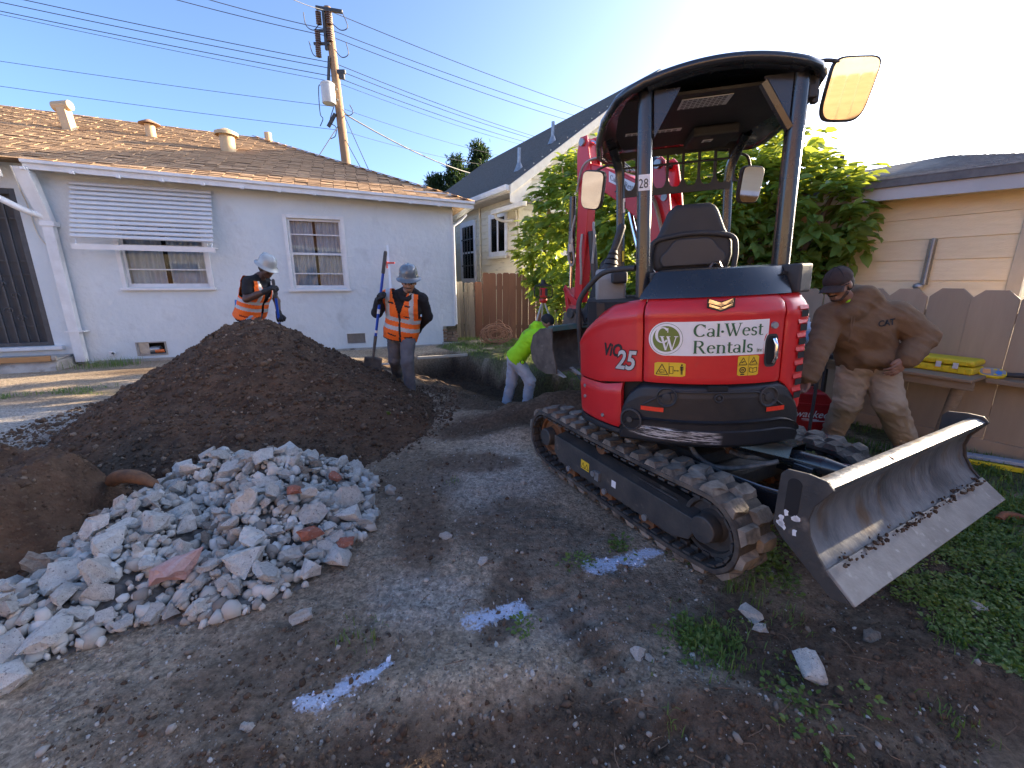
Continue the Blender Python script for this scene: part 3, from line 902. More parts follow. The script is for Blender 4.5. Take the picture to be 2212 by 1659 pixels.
# --- vents on the roof
vt = MB(); z0 = roof_z(-7.61, 2.5)
vt.box((0, 0, .22), (.17, .17, .62)); vt.cyl((-.17, 0, .53), (.16, 0, .53), .095, n=16)
v = vt.build('roof_vent', M_TANMETAL, house, smooth=40, bevel=.006); v.location = (-7.61, 2.5, z0 - .08); v.rotation_euler = (0, R(-6), R(-15))
b = MB(); b.cyl((-.176, 0, .53), (-.10, 0, .53), .082, n=16); b.build('vent_mouth', M_DARK, v)
vt = MB(); vt.cyl((0, 0, -.1), (0, 0, .30), .095, n=18)
v = vt.build('roof_vent', M_TANMETAL, house, smooth=40); v.location = (-6.30, 2.8, roof_z(-6.3, 2.8) - .05)
b = MB(); b.lathe([(0.0, .40), (.05, .395), (.20, .315), (.205, .30), (.19, .30), (.05, .33), (0, .33)], 24); b.build('vent_cap', M_RUSTY, v, smooth=50)
vt = MB(); vt.cyl((0, 0, -.15), (0, 0, .36), .15, n=22)
v = vt.build('roof_vent', M_TANMETAL, house, smooth=40); v.location = (-4.68, 2.2, roof_z(-4.68, 2.2) - .04)
b = MB(); b.lathe([(0.0, .50), (.05, .495), (.235, .41), (.235, .345), (.225, .345), (.215, .40), (0.1, .42), (0, .42)], 28); b.build('vent_cap', M_TANMETAL, v, smooth=40)
b = MB(); b.cyl((0, 0, .30), (0, 0, .41), .10, n=16); b.build('vent_neck', M_DARK, v)
vt = MB(); vt.cyl((0, 0, -.1), (0, 0, .14), .09, n=16)
v = vt.build('roof_vent', M_TANMETAL, house, smooth=40); v.location = (-4.15, 4.45, ridge_z(-4.15))

# --- windows
def window(parent, x0, x1, z0, z1, depth, rails, stiles=(), fr=0.055, proud=0.03, name='window', mat=None, sill=True, curtain=True, y=0.0):
    mat = mat or M_WHITE
    w = bpy.data.objects.new(name, None); COL.objects.link(w); w.parent = parent
    b = MB()
    f = fr
    b.bx(x0 - f, x0 + .012, y - proud, y + .05, z0 - .02, z1 + f); b.bx(x1 - .012, x1 + f, y - proud, y + .05, z0 - .02, z1 + f)
    b.bx(x0 + .0125, x1 - .0125, y - proud + .003, y + .05, z1 - .012, z1 + f - .002)
    b.build('window_frame', mat, w, bevel=.004)
    if sill:
        b = MB(); b.bx(x0 - f - .03, x1 + f + .03, y - proud - .045, y + .06, z0 - .065, z0 - .0205); b.build('sill', mat, w, bevel=.006)
    b = MB()
    s = .045
    yy = y + depth
    b.bx(x0 + .013, x0 + .012 + s, yy, yy + .03, z0 - .019, z1 - .013); b.bx(x1 - .012 - s, x1 - .013, yy, yy + .03, z0 - .019, z1 - .013)
    b.bx(x0 + .0125 + s, x1 - .0125 - s, yy + .001, yy + .029, z0 - .018, z0 + .06); b.bx(x0 + .0125 + s, x1 - .0125 - s, yy + .001, yy + .029, z1 - .013 - s, z1 - .014)
    b.build('sash', mat, w, bevel=.003)
    for zr, hh in rails:
        b = MB(); b.bx(x0 + .0125 + s, x1 - .0125 - s, yy + .002, yy + .03, zr - hh / 2, zr + hh / 2); b.build('rail', mat, w)
    for xs_, hh in stiles:
        b = MB(); b.bx(xs_ - hh / 2, xs_ + hh / 2, yy + .003, yy + .028, z0 + .06, z1 - .06); b.build('stile', mat, w)
    zz = [z0 + .03] + [r[0] for r in sorted(rails)] + [z1 - .03]
    for a, c in zip(zz[:-1], zz[1:]):
        b = MB(); b.bx(x0 + .03, x1 - .03, yy + .012, yy + .016, a, c); b.build('pane', M_GLASS, w)
    if curtain:
        n = 120
        vs_ = []; fs_ = []
        for i in range(n + 1):
            x = x0 + (x1 - x0) * i / n
            yo = yy + .10 + .018 * math.sin(i * .75) + .012 * math.sin(i * .31 + 1)
            vs_ += [(x, yo, z0), (x, yo, z1)]
        for i in range(n):
            if abs(i - n * 0.47) < 3: continue
            fs_.append((2 * i, 2 * i + 2, 2 * i + 3, 2 * i + 1))
        b = MB(); b.add(vs_, fs_)
        b.build('curtain', M_CURTAIN, w, smooth=60)
    return w


window(house, *W1, 0.05, [(1.72, .022), (2.15, .03)])
window(house, *W2, 0.04, [(1.66, .022), (2.06, .045), (2.44, .022)], mat=M_WHITE)

# --- awning: each slat a piece
aw = bpy.data.objects.new('awning', None); COL.objects.link(aw); aw.parent = house
AX0, AX1 = -6.66, -4.60
NSL = 12
top = Vector((0, -.05, 3.10)); bot = Vector((0, -.42, 2.13))
dirv = (bot - top)
aslope = math.atan2(-dirv.y, -dirv.z)
for i in range(NSL):
    t = i / NSL
    p = top + dirv * t
    b = MB()
    prof = [(0.0, 0.0), (-.022, -.006), (-.03, -.03), (-.022, -.056), (0.0, -.066), (0.006, -.052), (-.012, -.048), (-.018, -.03), (-.012, -.012), (0.004, -.008)]
    b.prism([(a, c) for a, c in prof], AX0, AX1, 'x')
    link('awning_slat', b.mesh('awning_slat', [M_ALU], 40), aw, p, (R(-14), R(.7), 0))
b = MB(); b.bx(AX0 - .01, AX1 + .01, -.46, -.445, 2.03, 2.12); v = b.build('awning_apron', M_ALU, aw); v.rotation_euler = (0, R(.35), 0); v.location = (0, 0, -.035)
for x in (AX0 + .04, AX1 - .04):
    b = MB(); b.tube([(x, 0.0, 3.12), (x, -.40, 2.10)], .012, 6); b.tube([(x, 0.0, 2.12), (x, -.40, 2.10)], .010, 6)
    b.build('awning_arm', M_ALU, aw)

# --- foundation vents
b = MB(); b.bx(V1[0] - .03, V1[1] + .03, -.012, .02, V1[2] - .025, V1[2]); b.bx(V1[0] - .03, V1[1] + .03, -.012, .02, V1[3], V1[3] + .02); b.bx(V1[0] - .03, V1[0], -.011, .02, V1[2], V1[3]); b.bx(V1[1], V1[1] + .03, -.011, .02, V1[2], V1[3])
fv = b.build('foundation_vent', M_CONC, house)
b = MB(); b.bx(V1[0], V1[0] + .17, .02, .026, V1[2], V1[3]); b.build('torn_screen', M_GALV, fv)
b = MB(); b.cyl((V1[0] + .18, .06, .20), (V1[0] + .34, .05, .205), .062, n=14); b.build('duct_stub', M_GALV, fv, smooth=40)
b = MB(); b.cyl((V1[0] + .27, .0, .175), (V1[1] - .02, .0, .18), .032, n=12); b.build('orange_pipe', M_ORANGEPIPE, fv, smooth=40)
b = MB(); b.bx(V1[0] + .0, V1[1], .18, .19, V1[2], V1[3]); b.build('vent_void', M_DARK, fv)
b = MB(); b.bx(V2[0] - .012, V2[1] + .012, -.008, .02, V2[2] - .012, V2[2]); b.bx(V2[0] - .012, V2[1] + .012, -.008, .02, V2[3], V2[3] + .012); b.bx(V2[0] - .012, V2[0], -.007, .02, V2[2], V2[3]); b.bx(V2[1], V2[1] + .012, -.007, .02, V2[2], V2[3])
fv = b.build('foundation_vent', M_WHITE, house)
b = MB()
for i in range(22):
    x = V2[0] + .38 * (i + .5) / 22; b.bx(x - .002, x + .002, .012, .016, V2[2], V2[3])
for i in range(13):
    z = V2[2] + .22 * (i + .5) / 13; b.bx(V2[0], V2[1], .0165, .020, z - .002, z + .002)
b.build('vent_mesh', M_GALV, fv)
b = MB(); b.bx(V2[0], V2[1], .05, .06, V2[2], V2[3]); b.build('vent_back', M_CONC, fv)
b = MB(); b.cyl((-6.62, -.05, .17), (-6.62, .01, .17), .03, n=12); b.bx(-6.68, -6.63, -.05, .0, .13, .21); b.build('hose_spigot', M_WHITE, house)
b = MB(); b.tube([(-6.62, -.05, .175), (-6.60, -.075, .19), (-6.585, -.075, .16)], .016, 6); b.build('spigot_handle', M_BLACKIRON, house)

# --- downspout
b = MB()
def boxpath(pts, w, dpt):
    for p, q in zip(pts[:-1], pts[1:]):
        p, q = Vector(p), Vector(q)
        m = (p + q) / 2; L_ = (q - p).length
        ang = math.atan2(q.x - p.x, q.z - p.z)
        b.box(m, (w, dpt, L_ + .015), (math.atan2(-(q.y - p.y), math.hypot(q.z - p.z, q.x - p.x)) if False else 0, ang, 0))
boxpath([(-7.06, -.10, 0.06), (-7.06, -.10, 2.42)], .15, .12)
ds = b.build('downspout', M_WHITE, house, bevel=.008)
b = MB(); b.bx(-7.15, -6.95, -.18, .0, 2.42, 2.50); b.build('conductor_collar', M_WHITE, ds, bevel=.006)
b = MB()
b.add([(-7.14, -.16, 2.5), (-6.98, -.16, 2.5), (-6.98, -.04, 2.5), (-7.14, -.04, 2.5), (-7.22, -.40, 3.30), (-7.02, -.40, 3.30), (-7.02, -.20, 3.30), (-7.22, -.20, 3.30)], [(0, 1, 5, 4), (1, 2, 6, 5), (2, 3, 7, 6), (3, 0, 4, 7), (3, 2, 1, 0), (4, 5, 6, 7)])
b.build('leader_head', M_WHITE, ds, bevel=.006)
b = MB(); b.bx(-7.18, -6.90, -.175, .005, .60, .625); b.build('downspout_strap', M_WHITE, ds)
b = MB(); b.bx(-7.12, -7.0, -.15, -.05, .045, .075); b.build('spout_mouth', M_DARK, ds)
b = MB(); b.tube(bez([(-8.6, -.42, 3.22), (-8.1, -.44, 3.1), (-7.55, -.42, 2.86), (-7.25, -.30, 2.66), (-7.08, -.12, 2.56)], 6), .05, 10); b.build('side_pipe', M_WHITE, ds, smooth=50)
# gutter box at the left with a pair of flood lights
b = MB(); b.bx(-8.9, -7.35, -.52, -.36, 3.28, 3.47); gt = b.build('gutter', M_CREAM, house, bevel=.012)
b = MB(); b.tube([(-7.33, -.44, 3.12), (-7.36, -.46, 3.5), (-7.42, -.50, 3.98)], .026, 8); fl = b.build('flood_light', M_CREAM, house, smooth=40)
for (x, y, z, a) in ((-7.44, -.62, 4.02, -.2), (-7.92, -.62, 4.00, .5)):
    Mx = Matrix.Translation((x, y, z)) @ Matrix.Rotation(a, 4, 'Z') @ Matrix.Rotation(R(68), 4, 'X')
    b = MB(); b.lathe([(0, -.13), (.045, -.125), (.06, -.05), (.115, .03), (.125, .05), (.115, .06), (.10, .05), (.0, .045)], 20, Mx); b.build('lamp_head', M_GALV, fl, smooth=45)
b = MB(); b.tube([(-7.44, -.50, 4.0), (-7.9, -.5, 4.0)], .03, 8); b.build('lamp_bar', M_CREAM, fl, smooth=40)
b = MB(); b.tube(bez([(-7.20, -.40, 3.3), (-7.22, -.30, 3.0), (-7.30, -.05, 2.75), (-7.28, -.02, 2.3), (-7.16, -.015, 2.05)], 6), .009, 6); b.build('loose_cable', M_CREAM, house)

# --- barred door
dr = bpy.data.objects.new('security_door', None); COL.objects.link(dr); dr.parent = house
b = MB(); b.bx(DR[0], DR[1], .10, .12, DR[2], DR[3]); b.build('screen_panel', M_SCREEN, dr)
b = MB(); b.bx(DR[1] - .09, DR[1], .02, .07, DR[2], DR[3]); b.bx(DR[0], DR[0] + .09, .02, .07, DR[2], DR[3]); b.bx(DR[0] + .091, DR[1] - .091, .021, .069, DR[2], DR[2] + .07); b.bx(DR[0] + .091, DR[1] - .091, .021, .069, DR[3] - .09, DR[3]); b.build('door_frame', M_BLACKIRON, dr, bevel=.005)
for i in range(6):
    x = DR[1] - .22 - i * .14
    b = MB(); b.bx(x - .012, x + .012, .035, .06, DR[2] + .07, DR[3] - .09); b.build('door_bar', M_BLACKIRON, dr)
for z in (.72, 1.62, 1.85, 2.55):
    b = MB(); b.bx(DR[0] + .09, DR[1] - .09, .061, .07, z - .012, z + .012); b.build('cross_bar', M_BLACKIRON, dr)
for (x, z, s) in ((-7.82, 1.25, 1), (-7.95, 1.0, -1), (-7.82, .86, 1), (-8.1, 1.3, -1), (-7.97, 1.45, 1)):
    pts = [(x + s * .07 * (1 - t / 26) * math.cos(t * .33), .03, z + .07 * (1 - t / 26) * math.sin(t * .33)) for t in range(22)]
    b = MB(); b.tube(pts, .009, 6); b.build('scroll', M_BLACKIRON, dr)
b = MB(); b.bx(DR[0] - .05, -7.30, -.10, .10, .295, .358); b.build('door_sill', M_WHITE, house, bevel=.006)

# --- old concrete stoop with a new timber rail
st = MB(); st.add([(-12, -.85, -.1), (-7.15, -.75, -.1), (-7.15, -.02, -.1), (-12, -.02, -.1), (-12, -.60, .16), (-7.18, -.52, .16), (-7.18, -.02, .16), (-12, -.02, .16)], [(0, 1, 5, 4), (1, 2, 6, 5), (2, 3, 7, 6), (3, 0, 4, 7), (3, 2, 1, 0), (4, 5, 6, 7)])
sto = st.build('concrete_stoop', M_CONC, None, bevel=.02, M=None)
sto.location = house.location; sto.rotation_euler = house.rotation_euler
tag(sto, 'crumbling concrete stoop under the barred door with a new timber edge', 'stoop')
b = MB(); b.bx(-12, -7.24, -.60, -.555, .16, .25); b.build('timber_edge', M_WOOD, sto, bevel=.004)
b = MB(); b.bx(-12, -7.2, -.53, -.02, .162, .20); b.bx(-7.235, -7.17, -.59, -.53, .165, .24); b.build('stoop_slab', M_CONC, sto, bevel=.012)

# blue masking tape strips on the stucco
def onwall(x, z, y=-.004):
    return Hm @ Vector((x, y, z))
b = MB(); b.bx(-.045, .045, -.002, .002, -.17, .17)
t1 = b.build('masking_tape', M_TAPE); t1.location = onwall(-4.47, .97); t1.rotation_euler = (0, R(6), H1_ANG)
tag(t1, 'long upright strip of blue masking tape stuck on the stucco wall', 'tape')
b = MB(); b.bx(-.05, .05, -.002, .002, -.035, .035)
t2 = b.build('masking_tape', M_TAPE); t2.location = onwall(-4.36, 1.20); t2.rotation_euler = (0, R(4), H1_ANG)
tag(t2, 'short square of blue masking tape above the long strip on the stucco', 'tape')

# ================================================================== the yellow clapboard house behind
D2 = Vector((-0.5, 0.866, 0)); N2 = Vector((0.866, 0.5, 0))       # along its side wall; into the house
H2_ANG = R(120)
h2o = Vector((0.18, 12.0, 0))
yh = thing('clapboard_house', 'pale yellow clapboard house with steep grey roof beyond the back fence', 'house', h2o, H2_ANG)
# local x = along the side wall away from us, local y = -(into house): so the house body has y < 0
L2, WD2 = 11.0, 9.2
core = MB(); core.bx(0.02, L2, -WD2, -0.03, 0, 4.05); core.build('wall_core', M_YSIDING, yh)
gp_ = MB(); gp_.prism([(-.03, 4.05), (-WD2, 4.05), (-WD2 / 2, 4.05 + WD2 / 2 * .72)], 0.02, L2, 'x'); gp_.build('gable_wall', M_YSIDING, yh)
bh = 0.198
def yboard(x0, x1, z, h=bh):
    b = MB(); b.add([(x0, -.028, z), (x1, -.028, z), (x1, .008, z), (x0, .008, z), (x0, -.028, z + h), (x1, -.028, z + h), (x1, -.018, z + h), (x0, -.018, z + h)], [(0, 1, 2, 3), (7, 6, 5, 4), (3, 2, 6, 7), (0, 4, 5, 1), (1, 5, 6, 2), (0, 3, 7, 4)])
    return b
for i in range(20):
    z = 0.02 + i * bh
    for (a, c) in ((0.05, 2.31), (2.36, 7.6)):
        yboard(a, c, z).build('siding_board', M_YSIDING, yh)
for i in range(36):                                              # gable end boards
    z = 0.02 + i * bh
    ww = WD2 if z < 4.05 else max(0, WD2 - (z - 4.05) / .72 * 2)
    if ww < .5: continue
    a, c = -WD2 / 2 - ww / 2, -WD2 / 2 + ww / 2
    b = MB(); b.add([(0.018, a, z), (0.018, c, z), (-.012, c, z), (-.012, a, z), (0.018, a, z + bh), (0.018, c, z + bh), (.010, c, z + bh), (.010, a, z + bh)], [(0, 1, 2, 3), (7, 6, 5, 4), (3, 2, 6, 7), (0, 4, 5, 1), (1, 5, 6, 2), (0, 3, 7, 4)])
    b.build('siding_board', M_YSIDING, yh)
b = MB(); b.bx(-.03, .05, -.03, .02, 0, 4.05); b.bx(-.03, -.012, -.12, -.03, 0, 4.05); b.build('corner_board', M_YSIDING, yh)
b = MB(); b.tube([(2.335, .035, .1), (2.335, .035, 4.0)], .03, 8); b.build('drain_pipe', M_YSIDING, yh, smooth=40)
b = MB(); b.tube([(.02, .05, .1), (.02, .05, 3.2), (0.02, .08, 3.35)], .03, 8); b.build('drain_pipe', M_CREAM, yh, smooth=40)
# roof with overhangs
ov = 0.42; gov = 0.30
ez = 4.05 - ov * .72 + .16
rz = ez + (WD2 / 2 + ov) * .72
rf = plane_patch([(-gov, ov, ez), (L2 + gov, ov, ez), (L2 + gov, -WD2 / 2, rz), (-gov, -WD2 / 2, rz)], .05).build('roof', M_GREYROOF, yh)
plane_patch([(-gov, -WD2 - ov, ez), (L2 + gov, -WD2 - ov, ez), (L2 + gov, -WD2 / 2, rz), (-gov, -WD2 / 2, rz)], .05).build('roof_slope', M_GREYROOF, rf)
sl2 = math.atan(.72)
crs = MB()
nrow = 38
for i in range(nrow):
    t = (i + .1) / nrow
    y = ov + (-WD2 / 2 - ov) * t; z = ez + (rz - ez) * t
    crs.add([(-gov + .01, y, z + .012), (L2 + gov, y, z + .012), (L2 + gov, y - .10, z + .0755), (-gov + .01, y - .10, z + .0755), (-gov + .01, y + .004, z - .004), (L2 + gov, y + .004, z - .004)], [(0, 1, 2, 3), (4, 5, 1, 0)])
crs.build('shingle_courses', M_GREYROOF, rf)['kind'] = 'stuff'
def rake(y0, z0, y1, z1, x, h=.24, th=.035):
    b = MB(); b.add([(x, y0, z0 - h), (x, y1, z1 - h), (x, y1, z1), (x, y0, z0), (x - th, y0, z0 - h), (x - th, y1, z1 - h), (x - th, y1, z1), (x - th, y0, z0)], [(0, 1, 2, 3), (7, 6, 5, 4), (0, 4, 5, 1), (3, 2, 6, 7), (0, 3, 7, 4), (1, 5, 6, 2)])
    return b
rake(ov + .02, ez - .02, -WD2 / 2, rz - .01, -gov - .005).build('rake_board', M_CREAM, yh, bevel=.006)
rake(-WD2 - ov, ez - .02, -WD2 / 2, rz - .01, -gov - .005).build('rake_board', M_CREAM, yh)
b = MB(); b.prism([(ov + .01, ez - .05), (ov + .01, ez - .42), (ov - .25, ez - .50), (-.2, ez + .1), (-.2, ez + .2)], -gov + .0, -gov + .03, 'x'); b.build('eave_return', M_CREAM, yh)
b = MB(); b.bx(-gov, L2, ov + .005, ov + .03, ez - .17, ez - .02); b.build('fascia_board', M_CREAM, yh)
b = MB(); b.prism([(ov + .032, ez - .03), (ov + .14, ez - .02), (ov + .14, ez - .05), (ov + .11, ez - .14), (ov + .032, ez - .15)], -gov + .02, L2, 'x'); b.build('gutter', M_WHITE, yh)
b = MB(); b.bx(-gov + .04, L2, -.02, ov, ez - .19, ez - .17); b.build('soffit', M_RAFTER, yh)
for (x, y, h) in ((1.2, -1.9, .55), (0.9, -.55, .55)):
    z = ez + (ov - y) / (WD2 / 2 + ov) * (rz - ez)
    b = MB(); b.cyl((x, y, z - .1), (x, y, z + h), .06, .05, n=10); v = b.build('roof_vent', M_GALV, yh, smooth=40)
    b = MB(); b.cyl((x, y, z - .08), (x, y, z + .16), .16, .06, n=10); b.build('flashing', M_GALV, v, smooth=40)
def ywindow(x0, x1, z0, z1, kind):
    w = bpy.data.objects.new('window', None); COL.objects.link(w); w.parent = yh
    f = .14
    b = MB(); b.bx(x0 - f, x0, .0, .045, z0 - f, z1 + f); b.bx(x1, x1 + f, .0, .045, z0 - f, z1 + f); b.bx(x0 + .001, x1 - .001, .0, .044, z1, z1 + f + .02); b.bx(x0 + .001, x1 - .001, .0, .044, z0 - f, z0); b.build('window_frame', M_WHITE, w, bevel=.004)
    b = MB(); b.bx(x0, x1, -.02, .0145, z0, z1); b.build('room_dark', pm('window_dark', (0.02, 0.022, .026), rough=.4), w)
    b = MB(); b.bx(x0, x1, .018, .022, z0, z1); b.build('pane', M_GLASS, w)
    if kind == 'hung':
        b = MB(); b.bx(x0, x1, .024, .04, (z0 + z1) / 2 - .03, (z0 + z1) / 2 + .03); b.build('rail', M_WHITE, w)
        for i in range(3):
            x = x0 + (x1 - x0) * (i + 1) / 4
            b = MB(); b.bx(x - .02, x + .02, .045, .06, z0, z1); b.build('security_bar', M_BLACKIRON, w)
        for i in range(2):
            z = z0 + (z1 - z0) * (.25 + .5 * i)
            b = MB(); b.bx(x0, x1, .0605, .07, z - .02, z + .02); b.build('security_bar', M_BLACKIRON, w)
    else:
        b = MB(); x = (x0 + x1) / 2; b.bx(x - .04, x + .04, .024, .04, z0, z1); b.build('stile', M_WHITE, w)
        b = MB(); b.bx(x0 - .2, x1 + .2, .0455, .11, z0 - f - .06, z0 - f); b.build('sill', M_CREAM, w)
        b = MB(); b.bx(x0, x1, .0148, .017, z0, z1); b.build('blind', pm('grey_blind', (.30, .30, .32), (.22, .22, .24), scale=6, rough=.8), w)
ywindow(2.82, 3.75, 1.60, 3.28, 'hung')
ywindow(0.72, 1.58, 2.36, 3.30, 'slider')
# little porch roof at the near corner
b = plane_patch([(-.9, .32, 3.42), (.75, .32, 3.42), (.75, -.9, 3.75), (-.9, -.9, 3.75)], .06); pr_ = b.build('porch_roof', M_GREYROOF, yh)
b = MB(); b.bx(-.92, .78, .325, .44, 3.30, 3.42); b.build('porch_gutter', M_CREAM, pr_, bevel=.01)
b = MB(); b.tube(bez([(.62, .38, 3.32), (.60, .36, 3.2), (.45, .2, 3.12), (.05, .1, 3.1)], 5), .04, 8); b.build('elbow_pipe', M_CREAM, pr_, smooth=50)

# ================================================================== tan shed at the right
SD = Vector((0.5, -0.866, 0))                # along the wall, towards us
shed_o = Vector((4.79, 4.08, 0))
sh = thing('tan_shed', 'tan lap-sided outbuilding with low grey hip roof behind the right fence', 'shed', shed_o, R(-60))
# local: x along the wall (negative = away from us), y = into the shed... (rotated frame: y axis = (0.866,0.5))
core = MB(); core.bx(-4.2, 0.02, .02, 3.0, 0, 2.5); core.build('wall_core', M_TSIDING, sh)
for i in range(10):
    z = 1.51 - 0.2145 * 6 + i * 0.2145 - .0
    b = MB(); b.add([(-4.2, .018, z), (-.07, .018, z), (-.07, -.008, z), (-4.2, -.008, z), (-4.2, .018, z + .212), (-.07, .018, z + .212), (-.07, .004, z + .212), (-4.2, .004, z + .212)], [(0, 1, 2, 3), (7, 6, 5, 4), (3, 2, 6, 7), (0, 4, 5, 1), (1, 5, 6, 2), (0, 3, 7, 4)])
    b.build('siding_board', M_TSIDING, sh)
b = MB(); b.bx(-.068, .03, -.022, .06, 0, 2.42); b.build('corner_board', M_TTRIM, sh, bevel=.004)
fz = lambda x: 2.30 - 0.045 * x
def strip(x0, x1, y0, y1, h0, h1):
    b = MB(); b.add([(x0, y0, fz(x0) + h0), (x1, y0, fz(x1) + h0), (x1, y0, fz(x1) + h1), (x0, y0, fz(x0) + h1), (x0, y1, fz(x0) + h0), (x1, y1, fz(x1) + h0), (x1, y1, fz(x1) + h1), (x0, y1, fz(x0) + h1)], [(0, 1, 2, 3), (7, 6, 5, 4), (0, 4, 5, 1), (3, 2, 6, 7), (0, 3, 7, 4), (1, 5, 6, 2)])
    return b
strip(-4.5, .38, -.30, -.27, 0.0, .125).build('fascia_board', pm('grey_fascia', (.50, .49, .47), (.44, .43, .41), scale=4, rough=.7), sh)
strip(-4.5, .40, -.335, -.302, .126, .20).build('rolled_edge', pm('roof_edge', (.115, .11, .105), (.17, .16, .15), scale=12, rough=.9), sh)
strip(-4.5, .36, -.268, .02, .02, .035).build('soffit', M_TSIDING, sh)
pk = Vector((-1.15, 1.35, 3.02))
e0, e1 = Vector((-4.5, -.34, fz(-4.5) + .20)), Vector((.40, -.34, fz(.4) + .20))
e2, e3 = Vector((.40, 3.2, fz(.4) + .20)), Vector((-4.5, 3.2, fz(-4.5) + .2))
rb = MB(); rb.add([e0, e1, pk, Vector((-3.6, 1.35, 3.0))], [(0, 1, 2, 3)]); rb.add([e1, e2, pk], [(0, 1, 2)]); rb.add([e2, e3, Vector((-3.6, 1.35, 3.0)), pk], [(0, 1, 2, 3)]); rb.add([e3, e0, Vector((-3.6, 1.35, 3.0))], [(0, 1, 2)])
srf = rb.build('roof', M_SHEDROOF, sh)
cr_ = MB()
for i in range(16):
    t = (i + .02) / 16.5; t2 = (i + .98) / 16.5
    a0, a1 = e0.lerp(Vector((-3.6, 1.35, 3.0)), t), e1.lerp(pk, t)
    b0, b1 = e0.lerp(Vector((-3.6, 1.35, 3.0)), t2), e1.lerp(pk, t2)
    up = Vector((0, 0, .012))
    cr_.add([a0 + up, a1 + up, b1 + up * .3, b0 + up * .3, a0, a1], [(0, 1, 2, 3), (4, 5, 1, 0)])
    a0, a1 = e1.lerp(pk, t), e2.lerp(pk, t); b0, b1 = e1.lerp(pk, t2), e2.lerp(pk, t2)
    cr_.add([a0 + up, a1 + up, b1 + up * .3, b0 + up * .3, a0, a1], [(0, 1, 2, 3), (4, 5, 1, 0)])
cr_.build('shingle_courses', M_SHEDROOF, srf)['kind'] = 'stuff'

# ================================================================== fences
def dog_ear(w, h, th, cut=.035):
    b = MB(); b.prism([(-w / 2, 0), (w / 2, 0), (w / 2, h - cut), (w / 2 - cut, h), (-w / 2 + cut, h), (-w / 2, h - cut)], -th / 2, th / 2, 'y')
    return b

# right fence (dark brown dog-eared boards), runs along -60 degrees
fo = Vector((4.10, 3.77, 0))
rfn = thing('board_fence', 'dark brown dog-eared board fence along the right side of the yard', 'fence', fo, R(-60))
rs2 = random.Random(11)
bw = .292
for i in range(-17, 26):
    me = dog_ear(bw - .0015, 1.40 + rs2.uniform(-.01, .01), .02, .075).mesh('plank', [M_FENCE_DK])
    link('plank', me, rfn, (i * bw + .12, rs2.uniform(-.003, .003), .03), (rs2.uniform(-.008, .008), rs2.uniform(-.006, .006), rs2.uniform(-.01, .01)), bevel=.003)
b = MB(); b.bx(-4.9, 7.6, -.045, -.012, -.03, .13); b.build('kick_board', M_FENCE_DK, rfn, bevel=.004)
for z in (.35, 1.15):
    b = MB(); b.bx(-4.9, 7.6, .012, .05, z, z + .09); b.build('rail', M_FENCE_DK, rfn)
for x in (-4.6, -2.4, -.2, 1.9, 4.1, 6.3):
    b = MB(); b.bx(x - .045, x + .045, .051, .14, -.1, 1.35); b.build('post', M_FENCE_DK, rfn)

# back fence: grey weathered pickets, then brown boards
bf = thing('board_fence', 'reddish brown board fence at the back of the lawn behind the tripod', 'fence', (-1.30, 10.95, 0), R(3))
x = 0.62 - .30
heights = [1.46] + [1.68] * 40
xs0 = 0.34
for i in range(40):
    w = .20 if i == 0 else (.17 + .02 * ((i * 7) % 3 - 1))
    me = dog_ear(w - .008, heights[i] + rs2.uniform(-.012, .012), .02, .03).mesh('plank', [M_FENCE_BR])
    link('plank', me, bf, (xs0 + w / 2, rs2.uniform(-.006, .006), .03), (0, rs2.uniform(-.008, .008), 0), bevel=.003)
    xs0 += w
b = MB(); b.bx(2.42, 2.56, -.05, .05 - .08, 0, 1.52); b.build('post', M_FENCE_GY, bf)
for z in (.3, 1.3):
    b = MB(); b.bx(.3, xs0, .012, .05, z, z + .09); b.build('rail', M_FENCE_GY, bf)
gf = thing('picket_fence', 'narrow stretch of grey weathered pickets beside the stucco house corner', 'fence', (-1.40, 10.90, 0), R(3))
for i in range(5):
    me = dog_ear(.085, 1.46 + rs2.uniform(-.03, .03), .02, .012).mesh('picket', [M_FENCE_GY])
    link('picket', me, gf, (.02 + i * .094, rs2.uniform(-.01, .01), .02), (0, rs2.uniform(-.02, .02), 0))
b = MB(); b.bx(-.05, .45, .012, .045, 1.12, 1.24); b.build('rail', M_FENCE_GY, gf)
# ================================================================== plants
M_LEAF = leafmat('bush_leaf', (0.10, 0.20, 0.05), (0.17, 0.28, 0.075), (0.52, 0.58, 0.06))
M_BARK = pm('bush_bark', (0.16, 0.12, 0.085), (0.10, 0.075, 0.055), scale=12, rough=0.9, bump=0.5)
M_FLOWER = leafmat('trumpet_petal', (0.62, 0.42, 0.16), (0.72, 0.56, 0.28), (0.7, 0.45, 0.12), 0.05)
M_PINE = leafmat('pine_needles', (0.020, 0.045, 0.022), (0.045, 0.085, 0.035), (0.05, 0.09, 0.02), 0.1)
M_GRASS = leafmat('grass_blade', (0.11, 0.20, 0.04), (0.18, 0.28, 0.07), (0.16, 0.24, 0.03), 0.1)
M_WEED = leafmat('weed_leaf', (0.10, 0.19, 0.04), (0.21, 0.29, 0.06), (0.18, 0.24, 0.03), 0.1)
M_STRAW = pm('dry_stalk', (0.36, 0.27, 0.14), (0.28, 0.20, 0.10), scale=10, rough=0.8)
M_ROOT = pm('dry_root', (0.24, 0.16, 0.10), (0.16, 0.10, 0.065), scale=10, rough=0.9)


